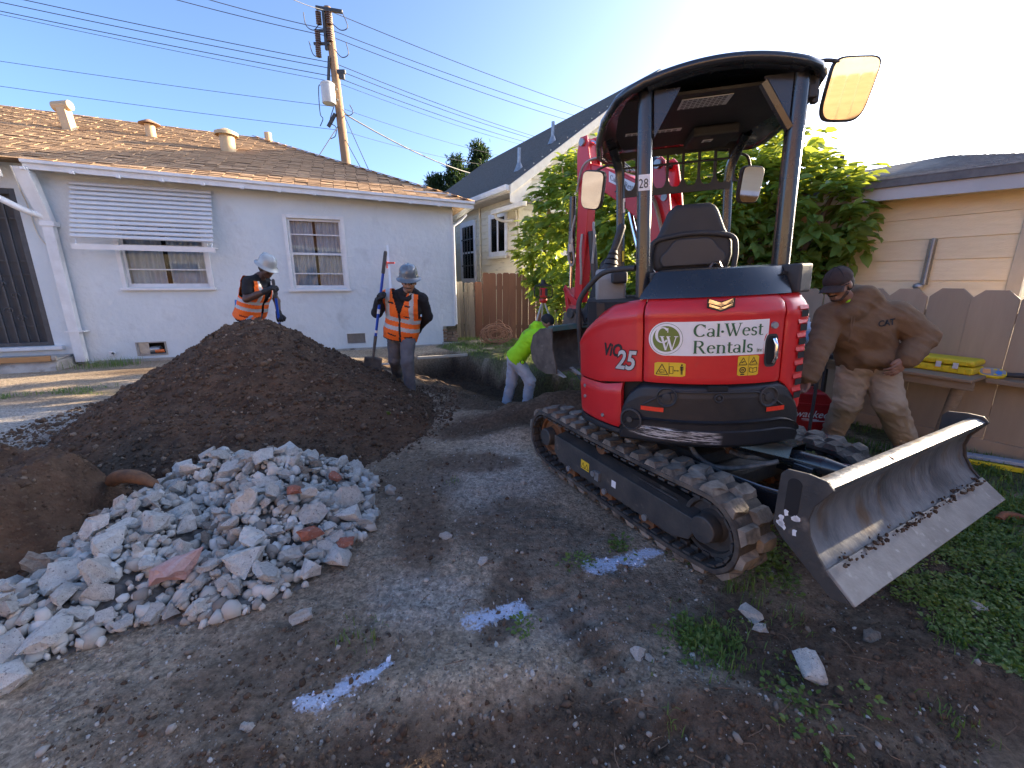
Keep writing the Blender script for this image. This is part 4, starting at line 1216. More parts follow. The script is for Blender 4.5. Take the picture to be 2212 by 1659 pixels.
def leaf_arrays(n, length, width, fold=0.25, droop=0.25):
    """unit leaves, along +x, normal +z: 8 verts, 6 quads would be heavy, so 7 verts / 4 faces."""
    V = np.array([(0, 0, 0), (.30, .42, 0), (.72, .34, 0), (1.0, 0, 0), (.72, -.34, 0), (.30, -.42, 0), (.36, 0, -.12), (.75, 0, -.10)])
    F = np.array([(0, 6, 1, 1), (6, 7, 2, 1), (7, 3, 2, 2), (0, 5, 6, 6), (5, 4, 7, 6), (4, 3, 7, 7)])
    return V, F


LEAF_V = np.array([(0, 0, 0), (.30, .5, 0.06), (.70, .40, 0.02), (1.0, 0, -.18), (.70, -.40, 0.02), (.30, -.5, 0.06), (.34, 0, -.03), (.72, 0, -.07)])
LEAF_F = np.array([(0, 6, 1), (6, 2, 1), (6, 7, 2), (7, 3, 2), (0, 5, 6), (5, 4, 6), (4, 7, 6), (4, 3, 7)])


def basis(d, up):
    d = d / np.linalg.norm(d, axis=1, keepdims=True)
    y = np.cross(up, d); y /= np.linalg.norm(y, axis=1, keepdims=True) + 1e-9
    z = np.cross(d, y)
    return np.stack([d, y, z], 2)          # columns


def leaves_mesh(name, pos, d, up, length, width, mat):
    B = basis(d, up)
    V = LEAF_V[None] * np.stack([length, width, length], 1)[:, None, :]
    V = np.einsum('nij,nkj->nki', B, V) + pos[:, None, :]
    F = LEAF_F[None] + (np.arange(len(pos)) * len(LEAF_V))[:, None, None]
    return fastmesh(name, V.reshape(-1, 3), F.reshape(-1, 3), [mat], True), B


def clump_points(specs):
    P, D = [], []
    for (cx, cy, cz, rx, ry, rz, n) in specs:
        # twigs in the clump, leaves whorled along each twig end
        m = n // 7
        dirs = rng.normal(0, 1, (m, 3)); dirs[:, 2] = dirs[:, 2] * 0.8 + 0.25
        dirs /= np.linalg.norm(dirs, axis=1, keepdims=True)
        rad = rng.uniform(0.45, 1.0, (m, 1)) ** 0.5
        rad *= 0.82 + 0.36 * fbm(dirs[:, 0] * 2 + cx, dirs[:, 1] * 2 + dirs[:, 2] * 3, 1.3, 2, 7)[:, None]
        tip = np.array([cx, cy, cz]) + dirs * rad * np.array([rx, ry, rz])
        for k in range(7):
            off = rng.normal(0, 0.035, (m, 3)) - dirs * rng.uniform(0, .12, (m, 1))
            a = rng.uniform(0, 2 * np.pi, (m, 1))
            side = np.concatenate([np.cos(a), np.sin(a), np.zeros_like(a)], 1)
            dd = dirs * 0.5 + side * 0.95 + np.array([0, 0, -0.28]) + rng.normal(0, .15, (m, 3))
            P.append(tip + off); D.append(dd)
    return np.concatenate(P), np.concatenate(D)


bush = thing('trumpet_bush', 'big leafy angel trumpet bush behind the excavator, sunlit along its top', 'bush', (2.2, 7.6, 0))
BO = np.array([2.2, 7.6, 0])
specs = [(3.62, 5.35, 2.25, .62, .60, .75, 900), (3.15, 5.95, 2.42, .85, .7, .92, 1500), (3.55, 5.6, 1.5, .6, .5, .6, 700), (2.75, 6.6, 2.5, .85, .85, 1.05, 1700), (2.2, 7.3, 2.55, .95, .9, 1.22, 1800),
         (1.65, 8.2, 2.75, 1.0, .95, 1.25, 1900), (1.1, 9.0, 2.45, .9, .85, 1.35, 1700), (.62, 9.7, 2.05, .62, .6, .95, 1000), (1.3, 9.0, 3.45, .7, .6, .55, 600), (2.3, 7.6, 3.5, .7, .6, .35, 500),
         (.85, 9.5, 1.45, .55, .5, .5, 500), (2.5, 6.7, 1.4, .8, .8, .8, 1100), (1.7, 8.0, 1.4, .9, .9, .8, 1100), (2.1, 7.4, 1.0, .8, .8, .6, 700), (1.1, 8.9, 1.0, .6, .6, .5, 400), (3.3, 5.5, 3.0, .35, .35, .35, 160), (3.95, 5.1, 1.95, .28, .28, .3, 130), (3.9, 5.2, 2.45, .25, .25, .25, 110)]
P, D = clump_points(specs)
n = len(P)
ln = rng.uniform(.12, .24, n); wd = ln * rng.uniform(.42, .55, n)
up = np.tile([0, 0, 1.0], (n, 1)) + rng.normal(0, .35, (n, 3))
dist = np.linalg.norm(P - np.array([0, 0, 1.5]), axis=1)
order = np.argsort(dist - ln * 8)
near, far_ = order[:300], order[300:]
me, _ = leaves_mesh('crown', P[far_] - BO, D[far_], up[far_], ln[far_], wd[far_], M_LEAF)
crown = link('crown', me, bush); crown['kind'] = 'stuff'
single, _ = leaves_mesh('leaf', np.zeros((1, 3)), np.array([[1., 0, 0]]), np.array([[0, 0, 1.]]), np.ones(1), np.ones(1) * .48, M_LEAF)
Bn = basis(D[near], up[near])
for k, i in enumerate(near):
    o = link('leaf', single, bush)
    o.matrix_local = Matrix.Translation(P[i] - BO) @ Matrix(Bn[k].tolist()).to_4x4() @ Matrix.Scale(ln[i], 4)
for (x, y, z) in [(3.3, 5.7, 2.3), (2.7, 6.6, 2.6), (2.2, 7.4, 2.8), (1.6, 8.2, 3.0), (1.1, 9.0, 2.6), (.7, 9.6, 2.2), (3.7, 5.3, 2.3)]:
    bx0 = (x * .7 + 2.2 * .3, y * .7 + 7.6 * .3)
    b = MB(); b.tube(bez([(bx0[0] - BO[0], bx0[1] - BO[1], 0), (bx0[0] * .6 + x * .4 - BO[0], bx0[1] * .6 + y * .4 - BO[1], z * .5), (x - BO[0], y - BO[1], z), (x - BO[0] + .1, y - BO[1], z + .6)], 5), [.06] * 5 + [.045] * 5 + [.025] * 6, 7)
    b.build('stem', M_BARK, bush, smooth=60)
# hanging trumpet flowers
for (x, y, z, s) in [(.72, 8.6, 2.72, 1), (.70, 8.75, 2.38, .9), (1.0, 8.2, 2.6, .8), (.95, 8.35, 3.25, .9), (1.15, 7.9, 2.05, .7), (2.05, 6.6, 2.9, .7), (1.25, 7.9, 3.3, .8)]:
    b = MB(); b.lathe([(.012, .30), (.018, .2), (.028, .1), (.05, .03), (.085, 0), (.10, -.012), (.084, .004), (.045, .035), (.02, .1)], 12)
    o = link('flower', b.mesh('flower', [M_FLOWER], 60), bush, (x - BO[0], y - BO[1], z), (rng.uniform(-.25, .25), rng.uniform(-.25, .25), 0)); o.scale = (s, s, s)

# far conifers beyond the clapboard house
def conifer(x, y, h, r, seed, label):
    t = thing('pine_tree', label, 'tree', (x, y, 0), 0, 'pines beyond the clapboard house')
    b = MB(); b.tube([(0, 0, 0), (.1, 0, h * .5), (0, 0, h * .97)], [.35, .22, .04], 8); b.build('trunk', M_BARK, t, smooth=60)
    rg = np.random.default_rng(seed)
    Ps, Ds = [], []
    for k in range(150):
        zf = rg.uniform(.35, 1.0); a = rg.uniform(0, 2 * np.pi); rad = r * (1.05 - zf) ** .7 * rg.uniform(.4, 1.0)
        c = np.array([rad * np.cos(a), rad * np.sin(a), h * zf])
        m = 34
        dd = rg.normal(0, 1, (m, 3)); dd[:, 2] += .8
        Ps.append(c + rg.normal(0, .18, (m, 3))); Ds.append(dd)
    Ps, Ds = np.concatenate(Ps), np.concatenate(Ds)
    me, _ = leaves_mesh('crown', Ps, Ds, np.tile([0, 0, 1.], (len(Ps), 1)) + rg.normal(0, .3, Ps.shape), rg.uniform(.28, .5, len(Ps)), rg.uniform(.05, .10, len(Ps)), M_PINE)
    c = link('crown', me, t); c['kind'] = 'stuff'
conifer(-5.75, 34, 8.9, 2.6, 1, 'dark pine crown showing lowest left of the grey roof')
conifer(-4.2, 34, 10.2, 2.6, 2, 'dark pine rising highest over the eave of the grey roof')
conifer(-2.6, 36, 11.9, 2.6, 3, 'pine tips peeking over the middle of the grey roof slope')


# ------------------------------------------------------------------ grass and weeds
def blades(name, x, y, z, h, w, mat):
    n = len(x)
    a = rng.uniform(0, 2 * np.pi, n); lean = rng.uniform(.1, .9, n)
    dx, dy = np.cos(a), np.sin(a)
    base = np.stack([x, y, z], 1)
    side = np.stack([-dy, dx, np.zeros(n)], 1) * w[:, None]
    mid = base + np.stack([dx * h * lean * .35, dy * h * lean * .35, h * .62], 1)
    tip = base + np.stack([dx * h * lean, dy * h * lean, h * (1 - .35 * lean)], 1)
    V = np.stack([base - side, base + side, mid + side * .8, mid - side * .8, tip], 1)
    F = np.array([(0, 1, 2), (0, 2, 3), (3, 2, 4)])[None] + (np.arange(n) * 5)[:, None, None]
    return fastmesh(name, V.reshape(-1, 3), F.reshape(-1, 3), [mat], True)


def sample(n, x0, x1, y0, y1, f):
    x = rng.uniform(x0, x1, n); y = rng.uniform(y0, y1, n)
    k = rng.uniform(0, 1, n) < f(x, y)
    return x[k], y[k]


gxs, gys = [], []
for args in [(30000, -1.6, 2.5, 6.0, 11.0), (9000, -8.0, -4.2, 4.8, 6.3), (17000, 2.0, 4.6, 1.0, 6.0)]:
    a, c = sample(*args, lambda x, y: masks(x, y)[1] * sstep(.3, .55, fbm(x, y, 3.0, 3, 133)))
    gxs.append(a); gys.append(c)
gx_, gy_ = np.concatenate(gxs), np.concatenate(gys)
k = (gx_ - 4.10) * .866 + (gy_ - 3.77) * .5 < -.05          # not through the right fence
gx_, gy_ = gx_[k], gy_[k]
me = blades('lawn_grass', gx_, gy_, hgt(gx_, gy_) - .005, rng.uniform(.03, .10, len(gx_)), rng.uniform(.0022, .004, len(gx_)), M_GRASS)
o = link('lawn_grass', me); o['kind'] = 'stuff'; o['label'] = 'short rough grass on the lawn strips'

# leafy weeds: small leaflets round a centre
def weeds(cx, cy, size, nl):
    P_, D_, L_, U_ = [], [], [], []
    for x, y, s, m in zip(cx, cy, size, nl):
        a = rng.uniform(0, 2 * np.pi, m)
        r_ = s * np.sqrt(rng.uniform(0, 1, m))
        P_.append(np.stack([x + r_ * np.cos(a), y + r_ * np.sin(a), rng.uniform(.004, .045, m) * (1.2 - r_ / s)], 1))
        D_.append(np.stack([np.cos(a), np.sin(a), rng.uniform(-.2, .8, m)], 1) + rng.normal(0, .3, (m, 3)))
        L_.append(rng.uniform(.012, .032, m) * (0.7 + s * 3))
    P_, D_, L_ = np.concatenate(P_), np.concatenate(D_), np.concatenate(L_)
    P_[:, 2] += hgt(P_[:, 0], P_[:, 1])
    up_ = np.tile([0, 0, 1.], (len(P_), 1)) + rng.normal(0, .4, (len(P_), 3))
    return leaves_mesh('weeds', P_, D_, up_, L_, L_ * .62, M_WEED)[0]


wx, wy = sample(5600, 0.95, 3.9, 0.95, 3.2, lambda x, y: sstep(1.05, 1.9, x + .35 * (y - 1.2) + (fbm(x, y, 1.6, 3, 141) - .5) * 1.4) * sstep(.40, .58, fbm(x, y, 2.4, 3, 142)))
k = (wx - 4.10) * .866 + (wy - 3.77) * .5 < -.08
wx, wy = wx[k], wy[k]
wx = np.concatenate([wx, rng.normal(.82, .07, 26), rng.normal(.35, .05, 4), rng.normal(.62, .03, 5), rng.normal(1.0, .05, 8), rng.normal(.05, .01, 3)])
wy = np.concatenate([wy, rng.normal(1.50, .05, 26), rng.normal(2.02, .03, 4), rng.normal(2.15, .03, 5), rng.normal(1.2, .08, 8), rng.normal(1.55, .01, 3)])
o = link('ground_weeds', weeds(wx, wy, rng.uniform(.03, .085, len(wx)), rng.integers(14, 30, len(wx))))
o['kind'] = 'stuff'; o['label'] = 'low leafy green weeds over the churned soil at the right'
# tufts of taller grass and a weedy corner by the downspout
tx, ty, th_ = [], [], []
for (x, y, r_, n_, hh) in [(.86, 1.47, .09, 240, .09), (1.15, 1.78, .05, 60, .12), (-.66, 1.5, .05, 40, .07), (1.28, 1.62, .04, 40, .06), (-7.5, 7.5, .18, 220, .22), (-7.2, 7.65, .15, 160, .2), (-.47, 3.0, .03, 20, .05), (1.55, 1.15, .05, 40, .06), (.55, 1.13, .02, 9, .08), (1.9, 1.5, .06, 60, .08)]:
    tx.append(rng.normal(x, r_, n_)); ty.append(rng.normal(y, r_, n_)); th_.append(rng.uniform(.4, 1, n_) * hh)
tx, ty, th_ = map(np.concatenate, (tx, ty, th_))
o = link('grass_tufts', blades('grass_tufts', tx, ty, hgt(tx, ty) - .004, th_, rng.uniform(.0015, .003, len(tx)), M_GRASS)); o['kind'] = 'stuff'; o['label'] = 'loose tufts of green grass poking out of the bare dirt'
# dry stalks and roots lying about
rt = MB()
rr3 = random.Random(21)
for i in range(70):
    x, y = rr3.uniform(.3, 1.9), rr3.uniform(1.02, 1.6)
    if i > 52: x, y = rr3.uniform(-2.2, 0), rr3.uniform(1.1, 2.2)
    a = rr3.uniform(0, 6.28); L_ = rr3.uniform(.03, .12)
    z = float(hgt(np.array([x]), np.array([y]))[0]) + .006
    rt.tube(bez([(x, y, z), (x + L_ * .5 * math.cos(a) + rr3.uniform(-.02, .02), y + L_ * .5 * math.sin(a), z + rr3.uniform(.0, .02)), (x + L_ * math.cos(a + .3), y + L_ * math.sin(a + .3), z)], 3), .0016, 4)
rt.build('dry_roots', M_ROOT)['kind'] = 'stuff'
bpy.data.objects['dry_roots']['label'] = 'thin dry roots and stalks on the soil'
# ================================================================== the mini excavator
M_RED = pm('red_paint', (0.62, 0.016, 0.020), (0.55, 0.014, 0.018), scale=3, rough=0.34, coat=0.35, bump=0.03, bscale=200, col3=(0.40, 0.05, 0.045), scale3=9, thr3=(0.66, 0.80), rough2=0.5)
M_BLK = pm('black_casting', (0.013, 0.014, 0.018), (0.020, 0.021, 0.026), scale=5, rough=0.42, bump=0.25, bscale=260, col3=(0.075, 0.070, 0.062), scale3=7, thr3=(0.60, 0.85), rough2=.6)
M_GLOSSBLK = pm('black_gloss', (0.014, 0.016, 0.021), (0.022, 0.024, 0.028), scale=4, rough=0.2, coat=0.5, rough2=.35)
M_PLASTIC = pm('black_plastic', (0.030, 0.031, 0.034), (0.045, 0.045, 0.047), scale=5, rough=0.62, bump=0.2, bscale=320)
M_GREYPL = pm('grey_plastic', (0.33, 0.335, 0.33), (0.27, 0.275, 0.27), scale=5, rough=0.6)
M_RUBBER = pm('track_rubber', (0.030, 0.030, 0.031), (0.13, 0.108, 0.085), scale=7, rough=0.9, bump=0.5, bscale=60, thr=(0.38, 0.66), col3=(0.21, 0.18, 0.15), scale3=11, thr3=(0.60, 0.75))
M_LUG = pm('track_lug_dusty', (0.075, 0.066, 0.056), (0.27, 0.23, 0.185), scale=9, rough=0.92, bump=0.7, bscale=55, thr=(0.34, 0.62), rnd=0.22)
M_FRAME = pm('dirty_black_frame', (0.034, 0.034, 0.036), (0.070, 0.064, 0.057), scale=6, rough=0.55, bump=0.3, bscale=60, col3=(0.17, 0.14, 0.115), scale3=14, thr3=(0.64, 0.78))
M_RUST = pm('rust', (0.21, 0.092, 0.035), (0.12, 0.06, 0.03), scale=14, rough=0.85, bump=0.4)
M_STEEL = pm('worn_blade_steel', (0.10, 0.11, 0.125), (0.22, 0.225, 0.235), scale=6, rough=0.42, metal=0.55, bump=0.35, bscale=26, col3=(0.15, 0.105, 0.07), scale3=5, thr3=(0.55, 0.70), rough2=.62, stretch=(1.6, 1.6, .5))
M_EDGE = pm('cutting_edge', (0.24, 0.225, 0.205), (0.33, 0.31, 0.285), scale=9, rough=0.6, metal=0.4, bump=0.2, bscale=60, col3=(0.40, 0.38, 0.35), scale3=22, thr3=(0.62, 0.7))
M_CHROME = pm('chrome', (0.78, 0.78, 0.79), rough=0.12, metal=1.0)
M_DECW = pm('decal_white', (0.80, 0.81, 0.82), (0.74, 0.75, 0.76), scale=8, rough=0.45)
M_DECG = pm('decal_green', (0.025, 0.12, 0.055), rough=0.45)
M_OLIVE = pm('decal_olive', (0.13, 0.19, 0.035), (0.16, 0.22, 0.05), scale=9, rough=0.45)
M_YEL = pm('decal_yellow', (0.76, 0.52, 0.025), (0.70, 0.48, 0.03), scale=9, rough=0.5)
M_INK = pm('decal_black', (0.012, 0.012, 0.012), rough=0.5)
M_SILV = pm('decal_silver', (0.62, 0.63, 0.64), (0.45, 0.46, 0.47), scale=6, rough=0.35, metal=0.3)
M_REFL = pm('red_reflector', (0.80, 0.05, 0.02), (0.70, 0.035, 0.015), scale=60, rough=0.35)
M_MIRROR = pm('mirror_glass', (0.82, 0.84, 0.86), rough=0.03, metal=1.0)
M_HOSE = pm('hose', (0.10, 0.10, 0.10), (0.28, 0.27, 0.25), scale=20, rough=0.7)
M_HOSEL = pm('light_hose', (0.42, 0.41, 0.38), (0.30, 0.29, 0.27), scale=20, rough=0.7)
M_BKT = pm('bucket_worn', (0.085, 0.068, 0.055), (0.16, 0.13, 0.105), scale=8, rough=0.8, bump=0.4, bscale=40, col3=(0.24, 0.20, 0.16), scale3=9, thr3=(0.62, 0.75))
M_BKTGR = pm('bucket_green_lip', (0.055, 0.13, 0.12), (0.10, 0.13, 0.115), scale=10, rough=0.7)
M_TOOTH = pm('bucket_tooth', (0.50, 0.50, 0.50), (0.36, 0.35, 0.34), scale=14, rough=0.45, metal=0.4)
M_SCUFF = pm('scuffed_casting', (0.012, 0.013, 0.017), (0.020, 0.021, 0.026), scale=5, rough=0.45, bump=0.25, bscale=260)


def scuff(m, cx, cz, wx_, wz, x_sign=1):
    """white scrape marks worn into the casting, inside a patch of the object's own space"""
    nt = m.node_tree; N, L = nt.nodes, nt.links
    b = N['Principled BSDF']
    prev = b.inputs['Base Color'].links[0].from_socket
    tc = N.new('ShaderNodeTexCoord'); sp = N.new('ShaderNodeSeparateXYZ'); L.new(tc.outputs['Object'], sp.inputs[0])
    mp = N.new('ShaderNodeMapping'); mp.inputs['Scale'].default_value = (9, 9, 130); L.new(tc.outputs['Object'], mp.inputs['Vector'])
    no = N.new('ShaderNodeTexNoise'); no.inputs['Scale'].default_value = 1.0; no.inputs['Detail'].default_value = 6; no.inputs['Roughness'].default_value = .75; L.new(mp.outputs[0], no.inputs['Vector'])
    def band(sock, c, w):
        a = N.new('ShaderNodeMath'); a.operation = 'SUBTRACT'; L.new(sock, a.inputs[0]); a.inputs[1].default_value = c
        d = N.new('ShaderNodeMath'); d.operation = 'ABSOLUTE'; L.new(a.outputs[0], d.inputs[0])
        r = N.new('ShaderNodeMapRange'); L.new(d.outputs[0], r.inputs['Value']); r.inputs['From Min'].default_value = w; r.inputs['From Max'].default_value = w * .82
        return r.outputs[0]
    m1 = N.new('ShaderNodeMath'); m1.operation = 'MULTIPLY'; L.new(band(sp.outputs['X'], cx, wx_), m1.inputs[0]); L.new(band(sp.outputs['Z'], cz, wz), m1.inputs[1])
    s = N.new('ShaderNodeMapRange'); L.new(no.outputs['Fac'], s.inputs['Value']); s.inputs['From Min'].default_value = .47; s.inputs['From Max'].default_value = .56
    m2 = N.new('ShaderNodeMath'); m2.operation = 'MULTIPLY'; L.new(m1.outputs[0], m2.inputs[0]); L.new(s.outputs[0], m2.inputs[1])
    mx = N.new('ShaderNodeMix'); mx.data_type = 'RGBA'; L.new(m2.outputs[0], mx.inputs['Factor']); L.new(prev, mx.inputs['A']); mx.inputs['B'].default_value = (.62, .61, .60, 1)
    L.new(mx.outputs['Result'], b.inputs['Base Color'])


scuff(M_SCUFF, -.20, .672, .24, .036)

EX = thing('mini_excavator', 'red and black mini excavator with canopy, rubber tracks and raised dozer blade', 'excavator', (1.22, 2.86, 0.012), R(-10.3))
M_UP = Matrix.Translation((0, 0, .5)) @ Matrix.Rotation(R(-3.0), 4, 'Y') @ Matrix.Translation((0, 0, -.5))
M_U = Matrix.Rotation(R(-51.3), 4, 'Z')
RT = 0.76


def outl(th):
    s = math.sin(th)
    lim = .70 if s < 0 else .47
    r = RT if abs(s) < 1e-6 else min(RT, lim / abs(s))
    # soften the corner where the arc meets the flat side
    return r


def pol(th, dr=0.0, z=0.0):
    r = outl(th) + dr
    return Vector((r * math.sin(th), -r * math.cos(th), z))


def panel(name, t0, t1, zlo, zhi, prof, mat, nth=28, nz=14, thick=.03, dr=0.0, smooth=45, parent=EX):
    t0, t1 = R(t0), R(t1)
    fz0 = zlo if callable(zlo) else (lambda t: zlo)
    fz1 = zhi if callable(zhi) else (lambda t: zhi)
    outer, inner = [], []
    for j in range(nz + 1):
        s = j / nz
        for i in range(nth + 1):
            th = t0 + (t1 - t0) * i / nth
            td = math.degrees(th)
            z = fz0(td) + (fz1(td) - fz0(td)) * s
            d = np.interp(s, [p[0] for p in prof], [p[1] for p in prof])
            ed = min(i, nth - i) / nth * (abs(t1 - t0) * RT)
            rnd_ = -.008 * max(0, 1 - ed / .012) ** 2
            outer.append(pol(th, dr + d + rnd_, z)); inner.append(pol(th, dr + min(d, 0) - thick, z))
    W = nth + 1
    fs_ = []
    for j in range(nz):
        for i in range(nth):
            a = j * W + i
            fs_.append((a, a + 1, a + W + 1, a + W))
            fs_.append((len(outer) + a + W, len(outer) + a + W + 1, len(outer) + a + 1, len(outer) + a))
    O = len(outer)
    for i in range(nth):
        fs_.append((O + i, O + i + 1, i + 1, i)); a = nz * W + i; fs_.append((a, a + 1, O + a + 1, O + a))
    for j in range(nz):
        a = j * W; fs_.append((a, a + W, O + a + W, O + a)); a = j * W + nth; fs_.append((O + a, O + a + W, a + W, a))
    b = MB(); b.add(outer + inner, fs_)
    return b.build(name, mat, parent, smooth=smooth, M=M_UP)


def up(b, name, mat, smooth=0, bevel=0.0, parent=EX, **k):
    return b.build(name, mat, parent, smooth=smooth, bevel=bevel, M=M_UP, **k)


# inner dark core so that joints read as gaps
core = MB()
pts = [pol(R(t), -.045) for t in range(-100, 101, 5)]
core.prism([(p.x, p.y) for p in pts] + [(.44, .55), (-.58, .55)], .62, 1.40, 'z')
up(core, 'engine_core', M_DARK)
# tail panels
lid = [(0, 0), (.02, .004), (.755, .004), (.79, .011), (.89, -.002), (.92, -.010), (1.0, -.050)]
panel('engine_door', -27.6, 25.6, .968, 1.418, lid, M_RED, 40, 26)
panel('side_panel', -28.4, -92, lambda t: np.interp(t, [-92, -50, -30], [.93, .93, .965]), lambda t: np.interp(t, [-92, -75, -62, -52, -44, -28], [1.02, 1.10, 1.26, 1.345, 1.39, 1.418]), lid, M_RED, 44, 26, smooth=60)
panel('side_panel', 26.4, 75, lambda t: np.interp(t, [26, 30, 36, 75], [.97, .93, .80, .78]), 1.412, lid, M_RED, 34, 26)
panel('lower_side_panel', -38, -96, lambda t: np.interp(t, [-96, -38], [.70, .665]), lambda t: np.interp(t, [-96, -48, -38], [.915, .915, .94]), [(0, -.01), (.1, 0), (.85, .006), (1, -.012)], M_RED, 30, 12, smooth=60)
panel('skirt', -37.5, -97, .625, lambda t: np.interp(t, [-97, -38], [.695, .66]), [(0, -.012), (.3, 0), (1, -.002)], M_BLK, 26, 6)
panel('skirt', 33, 97, .625, .775, [(0, -.012), (.3, 0), (1, -.002)], M_BLK, 26, 6)
cwtop = lambda t: np.interp(t, [-38, -36.5, -34, -30, -26.5, 26, 29, 33, 36, 37.5], [.78, .84, .90, .945, .962, .972, .957, .915, .86, .78])
cwp = [(0, -.05), (.03, -.02), (.09, 0.012), (.30, .020), (.305, .012), (.43, .018), (.435, .026), (.455, .026), (.46, .010), (.80, .010), (.93, 0.0), (1.0, -.03)]
cw = panel('counterweight', -38, 38, .598, cwtop, cwp, M_SCUFF, 70, 60, thick=.12, smooth=50)


def ringat(th, z, r, name, mat, dr=.012, tube=.008):
    c = pol(R(th), dr, z); n_ = Vector((math.sin(R(th)), -math.cos(R(th)), 0))
    q = n_.to_track_quat('Z', 'Y').to_matrix().to_4x4(); Mx = Matrix.Translation(c) @ q
    b = MB()
    b.lathe([(r + tube, -.004), (r + tube, .004), (r + tube * .5, .007), (r, .004), (r * .92, -.002), (r * .55, -.001), (r * .5, .006), (r * .3, .008), (0, .008)], 26, Mx)
    return up(b, name, mat, smooth=40)


for (ta, tb_, zc) in ((-27, 27, .925),):
    b = MB(); b.tube([pol(R(ta + (tb_ - ta) * i / 30), .012, zc - .075 * max(0, abs(i / 15 - 1) - .55) ** 1.3 * 3.2) for i in range(31)], .006, 6); up(b, 'casting_ridge', M_SCUFF, 60)
ringat(-17.8, .892, .047, 'lamp_recess', M_PLASTIC); ringat(20.5, .892, .047, 'lamp_recess', M_PLASTIC); ringat(1.2, .895, .016, 'plug_recess', M_PLASTIC)
# exhaust hole: a short dark pipe with a rim
c = pol(R(-32), .014, .742); n_ = Vector((math.sin(R(-32)), -math.cos(R(-32)), 0)); Mx = Matrix.Translation(c) @ n_.to_track_quat('Z', 'Y').to_matrix().to_4x4()
b = MB(); b.lathe([(.066, 0), (.066, .012), (.056, .014), (.053, .0), (.050, -.005)], 24, Mx); ho = up(b, 'exhaust_rim', M_PLASTIC, 40)
b = MB(); b.lathe([(.053, .006), (0, .006)], 24, Mx); up(b, 'exhaust_hole', M_DARK, parent=ho)
b = MB(); b.cyl(Mx @ Vector((-.008, .0, .007)), Mx @ Vector((-.008, .0, .016)), .017, n=14); up(b, 'tail_pipe', M_FRAME, 40, parent=ho)
b = MB(); b.box(pol(R(.8), -.006, .945), (.10, .03, .03), (0, 0, R(.8))); up(b, 'latch_notch', M_DARK, bevel=.004)


def wrap_sheet(name, s0, s1, z0, z1, mat, off, thc=0.0, dr=.004, n=24, parent=None, rad=0.0):
    """thin sticker following the tail's curve; s is arc length"""
    b = MB(); vs_ = []
    for i in range(n + 1):
        s = s0 + (s1 - s0) * i / n
        e = min(s - s0, s1 - s)
        k = 0 if e >= rad or rad == 0 else rad - math.sqrt(max(0, rad * rad - (rad - e) ** 2))
        for z in (z0 + k, z1 - k):
            vs_.append(pol(thc + s / RT, dr + off, z))
    fs_ = [(2 * i, 2 * i + 2, 2 * i + 3, 2 * i + 1) for i in range(n)]
    b.add(vs_, fs_)
    return up(b, name, mat, parent=parent or EX)


def wrap_mesh(b, s0, z0, thc=0.0, off=.003, dr=.004):
    """maps a flat mesh builder (x, -, z) onto the tail"""
    b.v = [tuple(pol(thc + (s0 + v[0]) / RT, dr + off + v[1], z0 + v[2])) for v in b.v]
    return b


# ---- lettering: strokes with thick stems and hairlines
class Pen:
    def __init__(s): s.b = MB()
    def poly(s, pts): s.b.add([(x, 0, z) for x, z in pts], [tuple(range(len(pts)))]); return s
    def bar(s, x0, z0, x1, z1, w0, w1=None):
        w1 = w0 if w1 is None else w1
        dx, dz = x1 - x0, z1 - z0; L_ = math.hypot(dx, dz) or 1; nx, nz = -dz / L_, dx / L_
        return s.poly([(x0 + nx * w0 / 2, z0 + nz * w0 / 2), (x1 + nx * w1 / 2, z1 + nz * w1 / 2), (x1 - nx * w1 / 2, z1 - nz * w1 / 2), (x0 - nx * w0 / 2, z0 - nz * w0 / 2)])
    def arc(s, cx, cz, rx, rz, a0, a1, w, thin=.3, n=22):
        P = []
        for i in range(n + 1):
            a = R(a0 + (a1 - a0) * i / n); t = w * (thin + (1 - thin) * abs(math.cos(a)))
            P.append(((cx + (rx + t / 2) * math.cos(a), cz + (rz + t / 2) * math.sin(a)), (cx + (rx - t / 2) * math.cos(a), cz + (rz - t / 2) * math.sin(a))))
        for p, q in zip(P[:-1], P[1:]): s.poly([p[0], q[0], q[1], p[1]])
        return s
    def serif(s, x, z, w=.26, h=.045): return s.bar(x - w / 2, z, x + w / 2, z, h)
    def stem(s, x, z0, z1, w=.15, bot=True, top=True):
        s.bar(x, z0, x, z1, w)
        if bot: s.serif(x, z0 + .02)
        if top: s.serif(x - .03, z1 - .02, .2)
        return s


